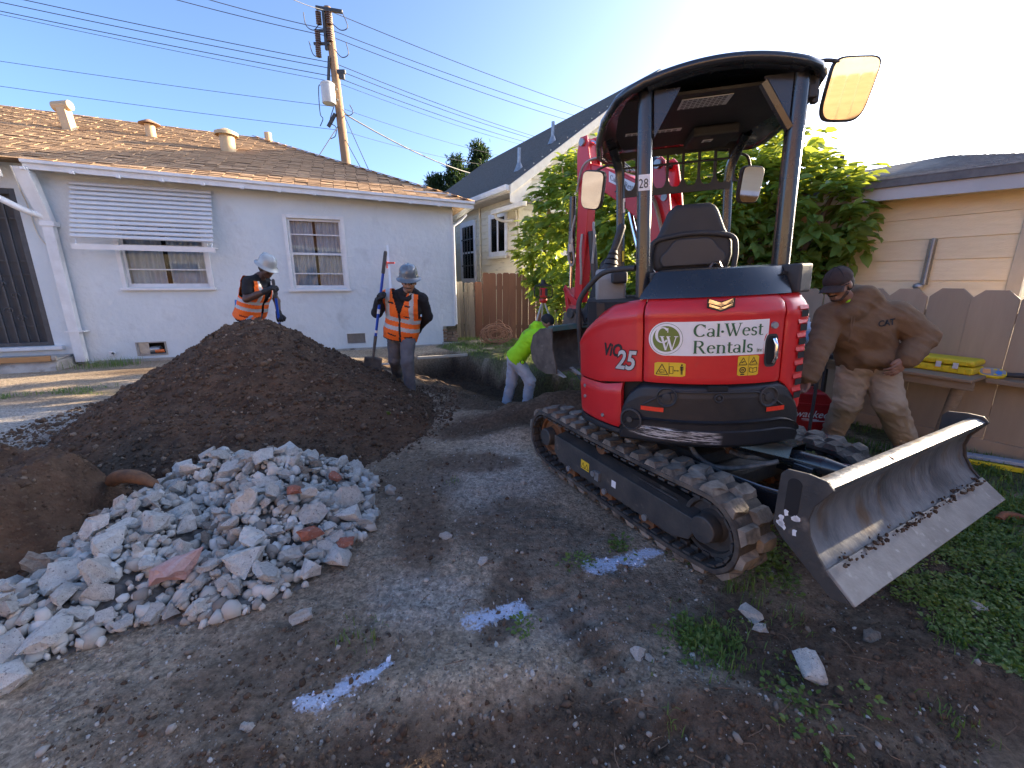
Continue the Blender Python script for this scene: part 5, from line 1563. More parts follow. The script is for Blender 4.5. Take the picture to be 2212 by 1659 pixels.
def glyph(p, ch, x):
    """draw one serif letter with its left edge at x (cap height 1); returns advance"""
    o = Pen()
    if ch == 'C': o.arc(.44, .5, .36, .46, 42, 318, .17); o.bar(.74, .66, .74, .93, .05); adv = .86
    elif ch == 'a': o.arc(.24, .19, .17, .16, 30, 330, .13); o.bar(.44, .06, .44, .5, .14); o.arc(.27, .48, .17, .15, 0, 165, .10); o.bar(.44, .03, .54, .06, .06); adv = .60
    elif ch == 'l': o.stem(.15, 0, 1.0, .15); adv = .32
    elif ch == '.': o.arc(.1, .38, .045, .045, 0, 360, .1, 1, 12); adv = .22
    elif ch == 'W':
        o.bar(.12, .97, .40, .02, .16, .12); o.bar(.40, .02, .62, .80, .06); o.bar(.52, .97, .80, .02, .16, .12); o.bar(.80, .02, 1.06, .97, .06)
        o.serif(.13, .975, .3); o.serif(.55, .975, .26); o.serif(1.06, .975, .26); adv = 1.16
    elif ch == 'e': o.arc(.31, .33, .21, .29, 8, 318, .14); o.bar(.12, .37, .54, .37, .05); adv = .62
    elif ch == 's': o.arc(.23, .48, .14, .14, 30, 268, .12, .6); o.arc(.23, .18, .15, .15, -150, 90, .12, .6); o.bar(.38, .5, .38, .62, .04); o.bar(.07, .05, .07, .18, .04); adv = .48
    elif ch == 't': o.bar(.18, .08, .18, .84, .14); o.bar(.04, .63, .38, .63, .06); o.arc(.30, .10, .12, .08, 180, 330, .08, .6); adv = .42
    elif ch == 'R': o.stem(.16, 0, 1.0, .16); o.arc(.38, .745, .24, .22, -92, 92, .15); o.bar(.16, .965, .40, .965, .05); o.bar(.16, .525, .40, .525, .05); o.bar(.42, .52, .74, .02, .15, .13); o.serif(.76, .02, .2); adv = .88
    elif ch == 'n': o.stem(.14, 0, .66, .14); o.arc(.33, .44, .19, .19, 0, 180, .13); o.bar(.52, 0, .52, .45, .14); o.serif(.52, .02); adv = .68
    elif ch == 'i': o.stem(.12, 0, .62, .13); o.arc(.12, .82, .04, .04, 0, 360, .08, 1, 10); adv = .28
    elif ch == 'c': o.arc(.28, .32, .20, .28, 50, 318, .13); adv = .52
    else: adv = .35
    p.add([(x + v[0], v[1], v[2]) for v in o.b.v], o.b.f)
    return adv


def serif_text(txt, size, space=1.0):
    b = MB(); x = 0.0
    for ch in txt: x += glyph(b, ch, x) * space
    b.v = [(v[0] * size, v[1] * size, v[2] * size) for v in b.v]
    return b, x * size


def font_text(txt, size, shear=0.0, extr=0.0, bold=0.0, sx=1.0):
    cu = bpy.data.curves.new('t', 'FONT'); cu.body = txt; cu.size = size; cu.shear = shear; cu.offset = bold; cu.extrude = extr; cu.resolution_u = 3
    o = bpy.data.objects.new('t', cu); COL.objects.link(o)
    me = o.to_mesh()
    b = MB(); b.add([(v.co.x * sx, -v.co.z, v.co.y) for v in me.vertices], [tuple(p.vertices) for p in me.polygons])
    o.to_mesh_clear(); bpy.data.objects.remove(o); bpy.data.curves.remove(cu)
    w = max([v[0] for v in b.v] or [0])
    return b, w


# ---- the rental company's sign
sgn = wrap_sheet('rental_sign', -.250, .245, 1.120, 1.296, M_DECW, .002)
b = MB(); vs_ = [(0, 0, 0)]; N_ = 40
def disc(r, off):
    d = MB(); k = 6
    for j in range(k):
        r0, r1 = r * j / k, r * (j + 1) / k
        for i in range(N_):
            a0, a1 = 2 * math.pi * i / N_, 2 * math.pi * (i + 1) / N_
            q = [(r1 * math.cos(a0), off, r1 * math.sin(a0)), (r1 * math.cos(a1), off, r1 * math.sin(a1))]
            d.add(q + ([(r0 * math.cos(a1), off, r0 * math.sin(a1)), (r0 * math.cos(a0), off, r0 * math.sin(a0))] if j else [(0, off, 0)]), [(0, 1, 2, 3) if j else (0, 1, 2)])
    return d
LC = -.250
up(wrap_mesh(disc(.089, 0), LC, 1.208, off=.0025), 'logo_backing', M_DECW, parent=sgn)
up(wrap_mesh(disc(.082, 0), LC, 1.208, off=.0032), 'logo_line', M_DECG, parent=sgn)
up(wrap_mesh(disc(.080, 0), LC, 1.208, off=.0038), 'logo_ring', M_DECW, parent=sgn)
up(wrap_mesh(disc(.068, 0), LC, 1.208, off=.0045), 'logo_disc', M_OLIVE, parent=sgn)
p = MB(); glyph(p, 'C', 0); p.v = [(v[0] * .085, v[1], v[2] * .085) for v in p.v]; up(wrap_mesh(p, LC - .055, 1.186, off=.0055), 'logo_letter', M_DECW, parent=sgn)
p = MB(); glyph(p, 'W', 0); p.v = [(v[0] * .075, v[1], v[2] * .075) for v in p.v]; up(wrap_mesh(p, LC - .030, 1.148, off=.006), 'logo_letter', M_DECW, parent=sgn)
p, w = serif_text('Cal.West', .066, 1.0); p.v = [(v[0] * .335 / w, v[1], v[2]) for v in p.v]; up(wrap_mesh(p, -.120, 1.218, off=.004), 'sign_lettering', M_DECG, parent=sgn)
p, w = serif_text('Rentals', .066, 1.0); p.v = [(v[0] * .290 / w, v[1], v[2]) for v in p.v]; up(wrap_mesh(p, -.120, 1.133, off=.004), 'sign_lettering', M_DECG, parent=sgn)
p, w = serif_text('inc', .022, 1.0); up(wrap_mesh(p, .188, 1.133, off=.004), 'sign_lettering', M_DECG, parent=sgn)

# ---- warning stickers
def warn(s0, s1, z0, z1, name='warning_sticker'):
    return wrap_sheet(name, s0, s1, z0, z1, M_YEL, .002, n=10, rad=.006)
wl = warn(-.305, -.150, 1.008, 1.083)
def ink(pen, s, z, parent): up(wrap_mesh(pen.b, s, z, off=.004), 'pictogram', M_INK, parent=parent)
o = Pen(); o.bar(.0, .0, .06, .0, .004).bar(.06, .0, .03, .055, .004).bar(.03, .055, 0, 0, .004); o.arc(.03, .016, .013, .009, 0, 270, .003, .6); o.bar(.018, .012, .044, .012, .003); ink(o, -.296, 1.018, wl)
o = Pen(); o.bar(0, 0, 0, .038, .0025).bar(0, .038, .018, .038, .0025).bar(.018, .038, .018, 0, .0025).bar(.018, 0, 0, 0, .0025); o.bar(.023, .016, .045, .016, .003); o.poly([(.021, .016), (.028, .021), (.028, .011)]); o.poly([(.047, .016), (.040, .021), (.040, .011)])
o.arc(.060, .047, .0025, .0025, 0, 360, .005, 1, 10); o.poly([(.052, .040), (.068, .040), (.068, .018), (.0655, .018), (.0655, .034), (.064, .034), (.064, -.004), (.0605, -.004), (.0605, .016), (.0595, .016), (.0595, -.004), (.056, -.004), (.056, .034), (.0545, .034), (.0545, .018), (.052, .018)]); ink(o, -.228, 1.024, wl)
b = MB(); up(wrap_mesh(Pen().bar(0, 0, 0, .073, .0015).b, -.231, 1.009, off=.0036), 'sticker_line', M_INK, parent=wl)
wr = warn(.098, .205, 1.012, 1.116)
o = Pen()
for (x, z) in ((.006, .058), (.058, .058)): o.bar(x, z, x + .04, z, .003).bar(x + .04, z, x + .02, z + .036, .003).bar(x + .02, z + .036, x, z, .003); o.bar(x + .012, z + .010, x + .026, z + .018, .005)
o.arc(.026, .030, .014, .014, 0, 360, .005, 1, 14); o.arc(.026, .030, .005, .005, 0, 360, .004, 1, 10)
o.bar(.060, .020, .060, .042, .003).bar(.060, .042, .078, .037, .003).bar(.078, .037, .097, .042, .003).bar(.097, .042, .097, .020, .003).bar(.097, .02, .078, .015, .003).bar(.078, .015, .06, .02, .003).bar(.078, .015, .078, .037, .002)
o.bar(.016, .008, .036, .008, .006); ink(o, .098, 1.012, wr)
up(wrap_mesh(Pen().bar(.0535, 0, .0535, .103, .0015).b, .098, 1.0125, off=.0036), 'sticker_line', M_INK, parent=wr)
up(wrap_mesh(Pen().bar(0, .052, .106, .052, .0015).b, .0985, 1.0125, off=.0038), 'sticker_line', M_INK, parent=wr)

# ---- maker's badge, model name, handle, lock
o = Pen(); o.poly([(-.058, .022), (-.02, .010), (0, .002), (0, .020), (-.018, .027), (-.054, .040)]); o.poly([(.058, .022), (.02, .010), (0, .002), (0, .020), (.018, .027), (.054, .040)])
o.poly([(-.054, .004), (-.018, -.008), (0, -.016), (0, -.004), (-.018, .004), (-.054, .016)]); o.poly([(.054, .004), (.018, -.008), (0, -.016), (0, -.004), (.018, .004), (.054, .016)])
bk = Pen(); bk.poly([(-.064, .045), (-.064, -.002), (0, -.024), (.064, -.002), (.064, .045), (0, .026)])
bd = up(wrap_mesh(bk.b, 0.0, 1.366, off=.004), 'chevron_badge', M_INK); up(wrap_mesh(o.b, 0.0, 1.366, off=.006), 'badge_face', M_CHROME, parent=bd)
p, w = font_text('ViO', .100, .25, 0, .0035, .80); vt_ = up(wrap_mesh(p, 0, 1.098, R(-47.5), .003), 'model_name', M_INK)
p, w = font_text('25', .150, .25, 0, .0085, .80); up(wrap_mesh(p, .095, 1.030, R(-47.5), .0040), 'model_number_edge', M_INK, parent=vt_)
p, w = font_text('25', .150, .25, 0, .0035, .80); up(wrap_mesh(p, .095, 1.030, R(-47.5), .0055), 'model_number', M_SILV, parent=vt_)
b = MB()
HW, HH = .038, .085
pp = [(HW * .98 * (1 if math.cos(a) > 0 else -1) * abs(math.cos(a)) ** .5, HH * (1 if math.sin(a) > 0 else -1) * abs(math.sin(a)) ** .5) for a in [2 * math.pi * i / 28 for i in range(28)]]
k0 = Pen(); k0.poly(pp); hd = up(wrap_mesh(k0.b, .267, 1.135, off=.004), 'door_handle', M_PLASTIC)
k0 = Pen(); k0.poly([(x * 1.18, z * 1.10) for x, z in pp]); up(wrap_mesh(k0.b, .267, 1.135, off=.002), 'handle_surround', M_RED, parent=hd)
k0 = Pen(); k0.poly([(x * .78, z * .86) for x, z in pp]); up(wrap_mesh(k0.b, .267, 1.135, off=.0055), 'handle_well', M_DARK, parent=hd)
b = MB(); b.tube([pol(.275 / RT, .016, 1.075), pol(.275 / RT, .032, 1.10), pol(.272 / RT, .034, 1.165), pol(.270 / RT, .018, 1.195)], .010, 8); up(b, 'handle_bar', M_CHROME, 50, parent=hd)
c = pol(.272 / RT, .006, 1.262); n_ = Vector((math.sin(.272 / RT), -math.cos(.272 / RT), 0))
b = MB(); b.cyl(c, c + n_ * .012, .019, .016, 16); up(b, 'door_lock', M_GALV, 40)
# red reflectors
wrap_sheet('reflector', -.372, -.250, .808, .832, M_REFL, .012, n=6); wrap_sheet('reflector', .262, .372, .812, .836, M_REFL, .012, n=6)
# bolts and hooks on the left lower panel
for th, z in ((-62, .80), (-48, .72), (-62, .87)):
    c = pol(R(th), .004, z); n_ = Vector((math.sin(R(th)), -math.cos(R(th)), 0)); b = MB(); b.cyl(c, c + n_ * .008, .012, .010, 10); up(b, 'bolt', M_GALV, 40)
# louvres on the right side panel
for i in range(7):
    z = .86 + i * .072
    b = MB()
    for k in range(2):
        th = R(33 + k * 22)
    vs_ = []
    for th in (33, 37, 42, 50, 60):
        vs_ += [pol(R(th), .012, z), pol(R(th), .012, z + .034)]
    b.add(vs_, [(2 * k, 2 * k + 2, 2 * k + 3, 2 * k + 1) for k in range(4)]); up(b, 'vent_slot', M_DARK)
    b = MB(); vs_ = []
    for th in (32, 37, 42, 50, 61):
        vs_ += [pol(R(th), .006, z + .034), pol(R(th), .012, z + .040), pol(R(th), .006, z + .060)]
    b.add(vs_, [(3 * k, 3 * k + 3, 3 * k + 4, 3 * k + 1) for k in range(4)] + [(3 * k + 1, 3 * k + 4, 3 * k + 5, 3 * k + 2) for k in range(4)]); up(b, 'louvre', M_RED)

# ---- black deck behind the seat
def arcpts(r, t0, t1, n): return [Vector((r * math.sin(R(t0 + (t1 - t0) * i / n)), -r * math.cos(R(t0 + (t1 - t0) * i / n)), 0)) for i in range(n + 1)]
b = MB()
n = 26
rows = [(.725, 1.415, -31, 31), (.72, 1.432, -31, 31), (.672, 1.52, -27, 32), (.645, 1.552, -26, 32.5), (.60, 1.562, -25, 33), (.35, 1.562, -40, 50)]
vs_ = []
for (r, z, a, c) in rows:
    vs_ += [p + Vector((0, 0, z)) for p in arcpts(r, a, c, n)]
fs_ = [(j * (n + 1) + i, j * (n + 1) + i + 1, (j + 1) * (n + 1) + i + 1, (j + 1) * (n + 1) + i) for j in range(len(rows) - 1) for i in range(n)]
b.add(vs_, fs_)
# closed ends and underside
for side in (0, n):
    b.add([vs_[j * (n + 1) + side] for j in range(len(rows))] + [Vector((vs_[5 * (n + 1) + side].x, vs_[5 * (n + 1) + side].y, 1.415))], [tuple(range(len(rows) + 1))])
dk = up(b, 'rear_deck', M_GLOSSBLK, 35)
b = MB(); b.box((.398, -.52, 1.485), (.11, .17, .145), (0, 0, R(38))); vb = up(b, 'deck_vent_box', M_PLASTIC, bevel=.012)
for i in range(3):
    b = MB(); b.box((.345, -.591, 1.455 + i * .03), (.045, .006, .012), (0, 0, R(38))); up(b, 'vent_slit', M_DARK, parent=vb)
b = MB(); b.bx(-.60, .48, -.45, .5, 1.30, 1.395); up(b, 'floor_pan', M_BLK)
b = MB(); b.bx(-.62, -.40, -.1, .5, .70, 1.30); b.bx(.2, .48, .0, .5, .7, 1.3); b.bx(-.5, .5, .3, .52, .6, 1.3); up(b, 'front_housing', M_BLK, bevel=.02)

# ---- canopy: posts, roof, head guard, gussets
def post(name, pts, w, d):
    b = MB(); P = [Vector(p) for p in pts]
    n_ = len(P)
    vs_ = []
    for i, p in enumerate(P):
        t = (P[min(i + 1, n_ - 1)] - P[max(i - 1, 0)]).normalized()
        sx = Vector((1, 0, 0)); sx = (sx - t * sx.dot(t)).normalized(); sy = t.cross(sx)
        for (a, c) in ((-.5, -.3), (-.3, -.5), (.3, -.5), (.5, -.3), (.5, .3), (.3, .5), (-.3, .5), (-.5, .3)):
            vs_.append(p + sx * a * w + sy * c * d)
    fs_ = [(i * 8 + k, i * 8 + (k + 1) % 8, (i + 1) * 8 + (k + 1) % 8, (i + 1) * 8 + k) for i in range(n_ - 1) for k in range(8)] + [tuple(range(7, -1, -1)), tuple(range((n_ - 1) * 8, n_ * 8))]
    b.add(vs_, fs_)
    return up(b, name, M_GLOSSBLK, 50)
PL = post('canopy_post', [(-.342, -.46, 1.42), (-.342, -.46, 1.9), (-.345, -.46, 2.46)], .072, .075)
PR_ = post('canopy_post', [(.375, -.45, 1.55), (.38, -.45, 2.0), (.385, -.46, 2.46)], .075, .08)
FL = post('canopy_post', bez([(-.40, .50, 1.35), (-.405, .50, 1.9), (-.41, .50, 2.25), (-.43, .47, 2.36), (-.47, .38, 2.45)], 5), .06, .05)
FR = post('canopy_post', bez([(.36, .52, 1.35), (.36, .52, 1.9), (.36, .52, 2.22), (.39, .48, 2.36), (.42, .38, 2.45)], 5), .06, .05)
prof_ = [(-.56, .36), (-.53, .43), (-.46, .48), (-.2, .545), (.15, .57), (.45, .56), (.58, .52), (.66, .44), (.70, .34)]
b = MB(); NX = 24
grid = []
for (y, hw) in prof_:
    row = []
    for i in range(NX + 1):
        x = -hw + 2 * hw * i / NX
        yy = y - (.03 * (1 - (x / hw) ** 2) if y < -.42 else 0)
        z = 2.560 - .105 * (x / .57) ** 2 - .03 * ((y + .05) / .6) ** 2
        row.append(Vector((x, yy, z)))
    grid.append(row)
W_ = NX + 1; vs_ = [p for r in grid for p in r]; O_ = len(vs_)
lo = [Vector((p.x * .985, p.y * .985, p.z - .03)) for p in vs_]
fs_ = [(j * W_ + i, j * W_ + i + 1, (j + 1) * W_ + i + 1, (j + 1) * W_ + i) for j in range(len(prof_) - 1) for i in range(NX)]
fs_ += [tuple(O_ + k for k in reversed(f)) for f in fs_]
rim = [i for i in range(W_)] + [j * W_ + NX for j in range(1, len(prof_))] + [(len(prof_) - 1) * W_ + i for i in range(NX - 1, -1, -1)] + [j * W_ for j in range(len(prof_) - 2, 0, -1)]
fs_ += [(rim[k], O_ + rim[k], O_ + rim[(k + 1) % len(rim)], rim[(k + 1) % len(rim)]) for k in range(len(rim))]
b.add(vs_ + lo, fs_)
RF = up(b, 'canopy_roof', M_GLOSSBLK, 40)
b = MB(); b.tube([vs_[k] + Vector((0, 0, -.022)) for k in rim], .024, 8, closed=True); up(b, 'roof_rim', M_GLOSSBLK, 60, parent=RF)
b = MB(); b.tube([(-.345 + .73 * t, -.50, 2.475 + .058 * (1 - (2 * t - 1) ** 2)) for t in [i / 12 for i in range(13)]], .028, 8); up(b, 'rear_cross_tube', M_GLOSSBLK, 50, parent=RF)
b = MB(); b.add([(-.46, -.40, 2.455), (.46, -.40, 2.455), (.48, .50, 2.455), (-.48, .50, 2.455), (-.46, -.40, 2.47), (.46, -.40, 2.47), (.48, .50, 2.47), (-.48, .50, 2.47)], [(3, 2, 1, 0), (4, 5, 6, 7), (0, 1, 5, 4), (1, 2, 6, 5), (2, 3, 7, 6), (3, 0, 4, 7)]); up(b, 'roof_lining', M_PLASTIC, parent=RF)
b = MB(); b.bx(.02, .30, .12, .42, 2.39, 2.452); up(b, 'roof_console', M_PLASTIC, bevel=.015, parent=RF)
for (x0, x1, y0, y1, rows_) in ((-.14, .12, -.34, -.20, 3), (-.40, -.05, .12, .17, 1), (.10, .16, .20, .25, 1)):
    b = MB(); b.bx(x0, x1, y0, y1, 2.451 if x0 < .05 else 2.386, 2.4535 if x0 < .05 else 2.389); s_ = up(b, 'roof_sticker', M_DECW, parent=RF)
    b = MB()
    for r_ in range(rows_ * 2):
        for q in range(9):
            xx = x0 + .012 + (x1 - x0 - .03) * q / 9
            yy = y0 + (y1 - y0) * (r_ + .6) / (rows_ * 2 + .2)
            b.bx(xx, xx + (x1 - x0) * .07, yy, yy + .006, (2.4495 if x0 < .05 else 2.3845), (2.4508 if x0 < .05 else 2.3858))
    up(b, 'sticker_print', M_INK, parent=RF)
for s_, x in ((1, -.305), (-1, .345)):
    b = MB(); b.prism([(x, 2.46), (x + s_ * .13, 2.46), (x + s_ * .005, 2.24)], -.49, -.475, 'y'); up(b, 'gusset', M_GLOSSBLK, parent=RF)
b = MB(); b.tube([(.355, -.47, 2.22), (.22, -.47, 2.44)], .026, 6); up(b, 'gusset_brace', M_GLOSSBLK, parent=RF)
# head guard with rounded openings
gp2 = MB(); gp2.bx(-.40, .37, .495, .515, 2.13, 2.175); gp2.bx(-.42, .39, .50, .512, 2.395, 2.44)
for i in range(8):
    x = -.40 + .77 * i / 7
    ww = .045 if i in (0, 7) else .018
    pr2 = [(x - ww / 2 - .028, 2.175), (x - ww / 2 - .012, 2.19), (x - ww / 2, 2.225), (x - ww / 2, 2.40), (x + ww / 2, 2.40), (x + ww / 2, 2.225), (x + ww / 2 + .012, 2.19), (x + ww / 2 + .028, 2.175)]
    gp2.prism(pr2, .498, .513, 'y')
gd = up(gp2, 'head_guard', M_PLASTIC)
b = MB(); b.tube([(-.40, .49, 2.33), (.37, .49, 2.33)], .008, 6); up(b, 'guard_rod', M_GLOSSBLK, parent=gd)
# post marks
def flat_text(txt, size, loc, rotz, mat, name, parent, sx=1.0, bold=0.0):
    p, w = font_text(txt, size, 0, 0, bold, sx)
    Mx = Matrix.Translation(loc) @ Matrix.Rotation(rotz, 4, 'Z')
    p.v = [tuple(Mx @ Vector(v)) for v in p.v]
    return up(p, name, mat, parent=parent)
b = MB(); b.bx(-.377, -.315, -.5005, -.4985, 1.985, 2.065); lb = up(b, 'number_label', M_DECW, parent=PL)
flat_text('28', .066, (-.377, -.502, 1.998), 0, M_INK, 'number', lb, .78)
b = MB(); b.bx(-.386, -.372, .470, .4735, 2.02, 2.12); lb2 = up(b, 'number_label', M_DECW, parent=FL); flat_text('I', .08, (-.384, .4695, 2.04), 0, M_INK, 'number', lb2)
b = MB(); b.bx(-.392, -.376, .4705, .4735, 1.66, 1.74); up(b, 'post_sticker', M_YEL, parent=FL)
# handrail on the left
b = MB(); b.tube(bez([(-.70, -.18, .98), (-.712, -.22, 1.3), (-.70, -.22, 1.42), (-.60, -.28, 1.54), (-.52, -.34, 1.58), (-.38, -.44, 1.585)], 5), .017, 8); up(b, 'hand_rail', M_PLASTIC, 60)

# ---- mirrors
def mirror(name, c, w, h, ang, tilt, lean, parent, arm):
    Mx = Matrix.Translation(c) @ Matrix.Rotation(ang, 4, 'Z') @ Matrix.Rotation(lean, 4, 'Y') @ Matrix.Rotation(tilt, 4, 'X')
    pp_ = [(w / 2 * (1 if math.cos(a) > 0 else -1) * abs(math.cos(a)) ** .42 * (1 + .12 * math.sin(a)), h / 2 * (1 if math.sin(a) > 0 else -1) * abs(math.sin(a)) ** .42) for a in [2 * math.pi * i / 36 for i in range(36)]]
    b = MB(); b.prism([(x * 1.08, z * 1.06) for x, z in pp_], 0, .04, 'y', M=Mx); m_ = up(b, name, M_PLASTIC, 40, bevel=.008)
    b = MB(); b.add([Mx @ Vector((x * .99, -.0035, z * .99)) for x, z in pp_], [tuple(range(36))]); up(b, 'mirror_glass', M_MIRROR, parent=m_)
    b = MB(); b.tube(bez(arm, 5), .0095, 8); up(b, 'mirror_arm', M_PLASTIC, 60, parent=m_)
    return m_
mm = mirror('rear_mirror', (.635, -.40, 2.385), .19, .26, R(-6), R(12), R(8), EX, [(.46, -.43, 2.40), (.462, -.43, 2.49), (.49, -.43, 2.515), (.575, -.41, 2.505), (.60, -.395, 2.46)])
b = MB(); b.box((.45, -.44, 2.40), (.045, .05, .10)); b.box((.43, -.45, 2.42), (.06, .03, .04)); b.box((.47, -.43, 2.36), (.03, .035, .06)); up(b, 'mirror_mount', M_PLASTIC, bevel=.006, parent=mm)
mirror('front_mirror', (.535, .58, 2.155), .165, .24, R(20), R(8), R(3), EX, [(.37, .53, 2.36), (.42, .55, 2.37), (.49, .57, 2.35), (.52, .59, 2.29), (.53, .60, 2.22)])
mirror('front_mirror', (-.62, .62, 2.225), .185, .27, R(-30), R(10), R(14), EX, [(-.44, .52, 2.36), (-.50, .54, 2.375), (-.57, .58, 2.36), (-.60, .62, 2.33)])

# ---- seat, levers
b = MB()
sp_ = [(-.235, 1.56), (-.255, 1.64), (-.25, 1.72), (-.205, 1.80), (-.165, 1.90), (-.145, 1.935), (-.11, 1.95), (.075, 1.95), (.11, 1.935), (.13, 1.90), (.17, 1.80), (.215, 1.72), (.22, 1.64), (.20, 1.56)]
b.prism(sp_, -.17, -.08, 'y'); seat = up(b, 'seat_backrest', M_PLASTIC, 40, bevel=.03, seg=3)
b = MB(); b.prism([(x * .80 - .003, 1.585 + (z - 1.56) * .42) for x, z in sp_], -.186, -.17, 'y'); up(b, 'seat_back_shell', pm('seat_shell', (.045, .045, .048), (.055, .055, .057), scale=5, rough=.5), 40, bevel=.012, parent=seat)
b = MB(); b.tube(bez([(-.262, -.165, 1.56), (-.268, -.17, 1.66), (-.238, -.175, 1.742), (-.10, -.178, 1.77), (-.018, -.178, 1.775), (.07, -.178, 1.77), (.205, -.175, 1.742), (.232, -.17, 1.66), (.226, -.165, 1.56)], 6), .016, 8); up(b, 'seat_bead', M_PLASTIC, 60, parent=seat)
b = MB(); b.bx(-.25, .22, -.10, .36, 1.44, 1.56); up(b, 'seat_cushion', M_PLASTIC, bevel=.04, seg=3)
b = MB(); b.prism([(-.06, 1.36), (.20, 1.36), (.16, 1.55), (.10, 1.60), (-.02, 1.60), (-.06, 1.55)], -.60, -.40, 'x'); up(b, 'side_console', M_GREYPL, 30, bevel=.02)
b = MB(); b.prism([(-.04, .98), (.30, .98), (.20, 1.37), (-.05, 1.37)], -.645, -.50, 'x'); up(b, 'console_base', M_GREYPL, 30, bevel=.02)
b = MB(); b.bx(-.5, -.40, -.16, -.02, 1.50, 1.575); up(b, 'arm_rest', M_PLASTIC, bevel=.015)
b = MB()
for k in range(4): b.cyl((-.505 + .008 * k, .06 - .004 * k, 1.60 + k * .032), (-.500 + .008 * k, .058, 1.632 + k * .032), .060 - k * .009, .044 - k * .007, 12)
js = up(b, 'joystick_boot', M_PLASTIC, 30)
b = MB(); b.tube([(-.478, .05, 1.72), (-.455, .05, 1.78), (-.425, .04, 1.87), (-.418, .04, 1.885)], [.022, .026, .027, .018], 10); up(b, 'joystick_grip', M_PLASTIC, 50, parent=js)
b = MB(); b.tube([(.06, -.28, 1.56), (.075, -.28, 1.59), (.11, -.28, 1.59), (.125, -.28, 1.56)], .012, 6); up(b, 'lift_eye', M_GLOSSBLK)

# ---- boom, stick, bucket, all in one upright plane
KP = Vector((.01, .90, 0)); PD = Vector((-.675, .738, 0)); PN = Vector((-.738, -.675, 0))
def bp_(d, z, off=0.0): return KP + PD * d + PN * off + Vector((0, 0, z))
def plate(name, poly, o0, o1, mat, bevel=.008, parent=EX):
    b = MB(); n_ = len(poly)
    vs_ = [bp_(d, z, o0) for d, z in poly] + [bp_(d, z, o1) for d, z in poly]
    b.add(vs_, [(i, (i + 1) % n_, n_ + (i + 1) % n_, n_ + i) for i in range(n_)] + [tuple(range(n_ - 1, -1, -1)), tuple(range(n_, 2 * n_))])
    return up(b, name, mat, bevel=bevel, parent=parent)
boom = plate('boom', [(-.30, .95), (-.08, .95), (.02, 1.35), (.10, 1.72), (.22, 1.98), (.45, 2.18), (.93, 2.50), (.985, 2.56), (.99, 2.63), (.94, 2.67), (.42, 2.44), (.20, 2.31), (.04, 2.24), (-.08, 2.05), (-.17, 1.65), (-.27, 1.3)], -.065, .065, M_RED, .012)
for s_ in (-1, 1):
    plate('boom_ear', [(-.09, 2.03), (.12, 2.26), (.10, 2.40), (.06, 2.475), (.02, 2.48), (-.02, 2.44), (-.06, 2.25)], s_ * .058 - .012 + s_ * .02, s_ * .058 + .012 + s_ * .02, M_RED, .006, boom)
    b = MB(); b.cyl(bp_(.04, 2.425, s_ * .09), bp_(.04, 2.425, s_ * .112), .035, n=16); up(b, 'pin_cap', M_GALV, 40, parent=boom)
    b = MB(); b.cyl(bp_(-.03, 2.16, s_ * .066), bp_(-.03, 2.16, s_ * .10), .030, n=14); up(b, 'pin_cap', M_GALV, 40, parent=boom)
b = MB(); b.cyl(bp_(.04, 2.425, -.09), bp_(.04, 2.425, .09), .024, n=12); up(b, 'boom_pin', M_FRAME, 40, parent=boom)
plate('swing_bracket', [(-.42, .62), (-.06, .62), (-.04, 1.02), (-.30, 1.05), (-.40, .95)], -.12, .12, M_FRAME, .02)
b = MB(); b.cyl(bp_(.06, 2.43), bp_(.55, 2.68), .043, n=14); ac = up(b, 'arm_cylinder', M_GLOSSBLK, 40)
b = MB(); b.cyl(bp_(.55, 2.68), bp_(.96, 2.86), .021, n=12); up(b, 'cylinder_rod', M_CHROME, 40, parent=ac)
b = MB(); b.bx(0, 0, 0, 0, 0, 0); 
b = MB(); b.cyl(bp_(-.18, 1.05, 0), bp_(.30, 1.75, 0), .05, n=14); bc = up(b, 'boom_cylinder', M_GLOSSBLK, 40)
b = MB(); b.cyl(bp_(.30, 1.75, 0), bp_(.42, 2.12, 0), .025, n=12); up(b, 'cylinder_rod', M_CHROME, 40, parent=bc)
# hoses along the boom
for k, off in enumerate((.085, .10, -.085)):
    b = MB(); b.tube(bez([bp_(-.12, 1.2, off), bp_(-.06, 1.7, off), bp_(.04, 2.08, off), bp_(.12, 2.22, off + .01), bp_(.22, 2.28, off)], 5), .011, 6); up(b, 'hydraulic_hose', M_HOSEL if k < 2 else M_HOSE, 60, parent=boom)
for k in range(5):
    o_ = -.05 + .025 * k
    b = MB(); b.tube(bez([bp_(.40, 2.46, o_), bp_(.60, 2.60 + .02 * (k % 2), o_), bp_(.78, 2.66, o_ * 1.6), bp_(.93, 2.74 - .03 * k, o_ * 2.2), bp_(1.06, 2.62 - .05 * k, o_ * 1.6)], 5), .011, 6); up(b, 'hydraulic_hose', M_HOSE if k % 2 else M_HOSEL, 60, parent=boom)
# boom lettering on a white strip
b = MB(); q0, q1 = (.24, 2.27), (.62, 2.475); b.add([bp_(q0[0], q0[1] - .055, .0685), bp_(q1[0], q1[1] - .055, .0685), bp_(q1[0], q1[1] + .035, .0685), bp_(q0[0], q0[1] + .035, .0685)], [(0, 1, 2, 3)]); bs_ = up(b, 'boom_sign', M_DECW, parent=boom)
p, w = serif_text('CalWestRentals', .05, .95)
sl_ = (q1[1] - q0[1]) / (q1[0] - q0[0])
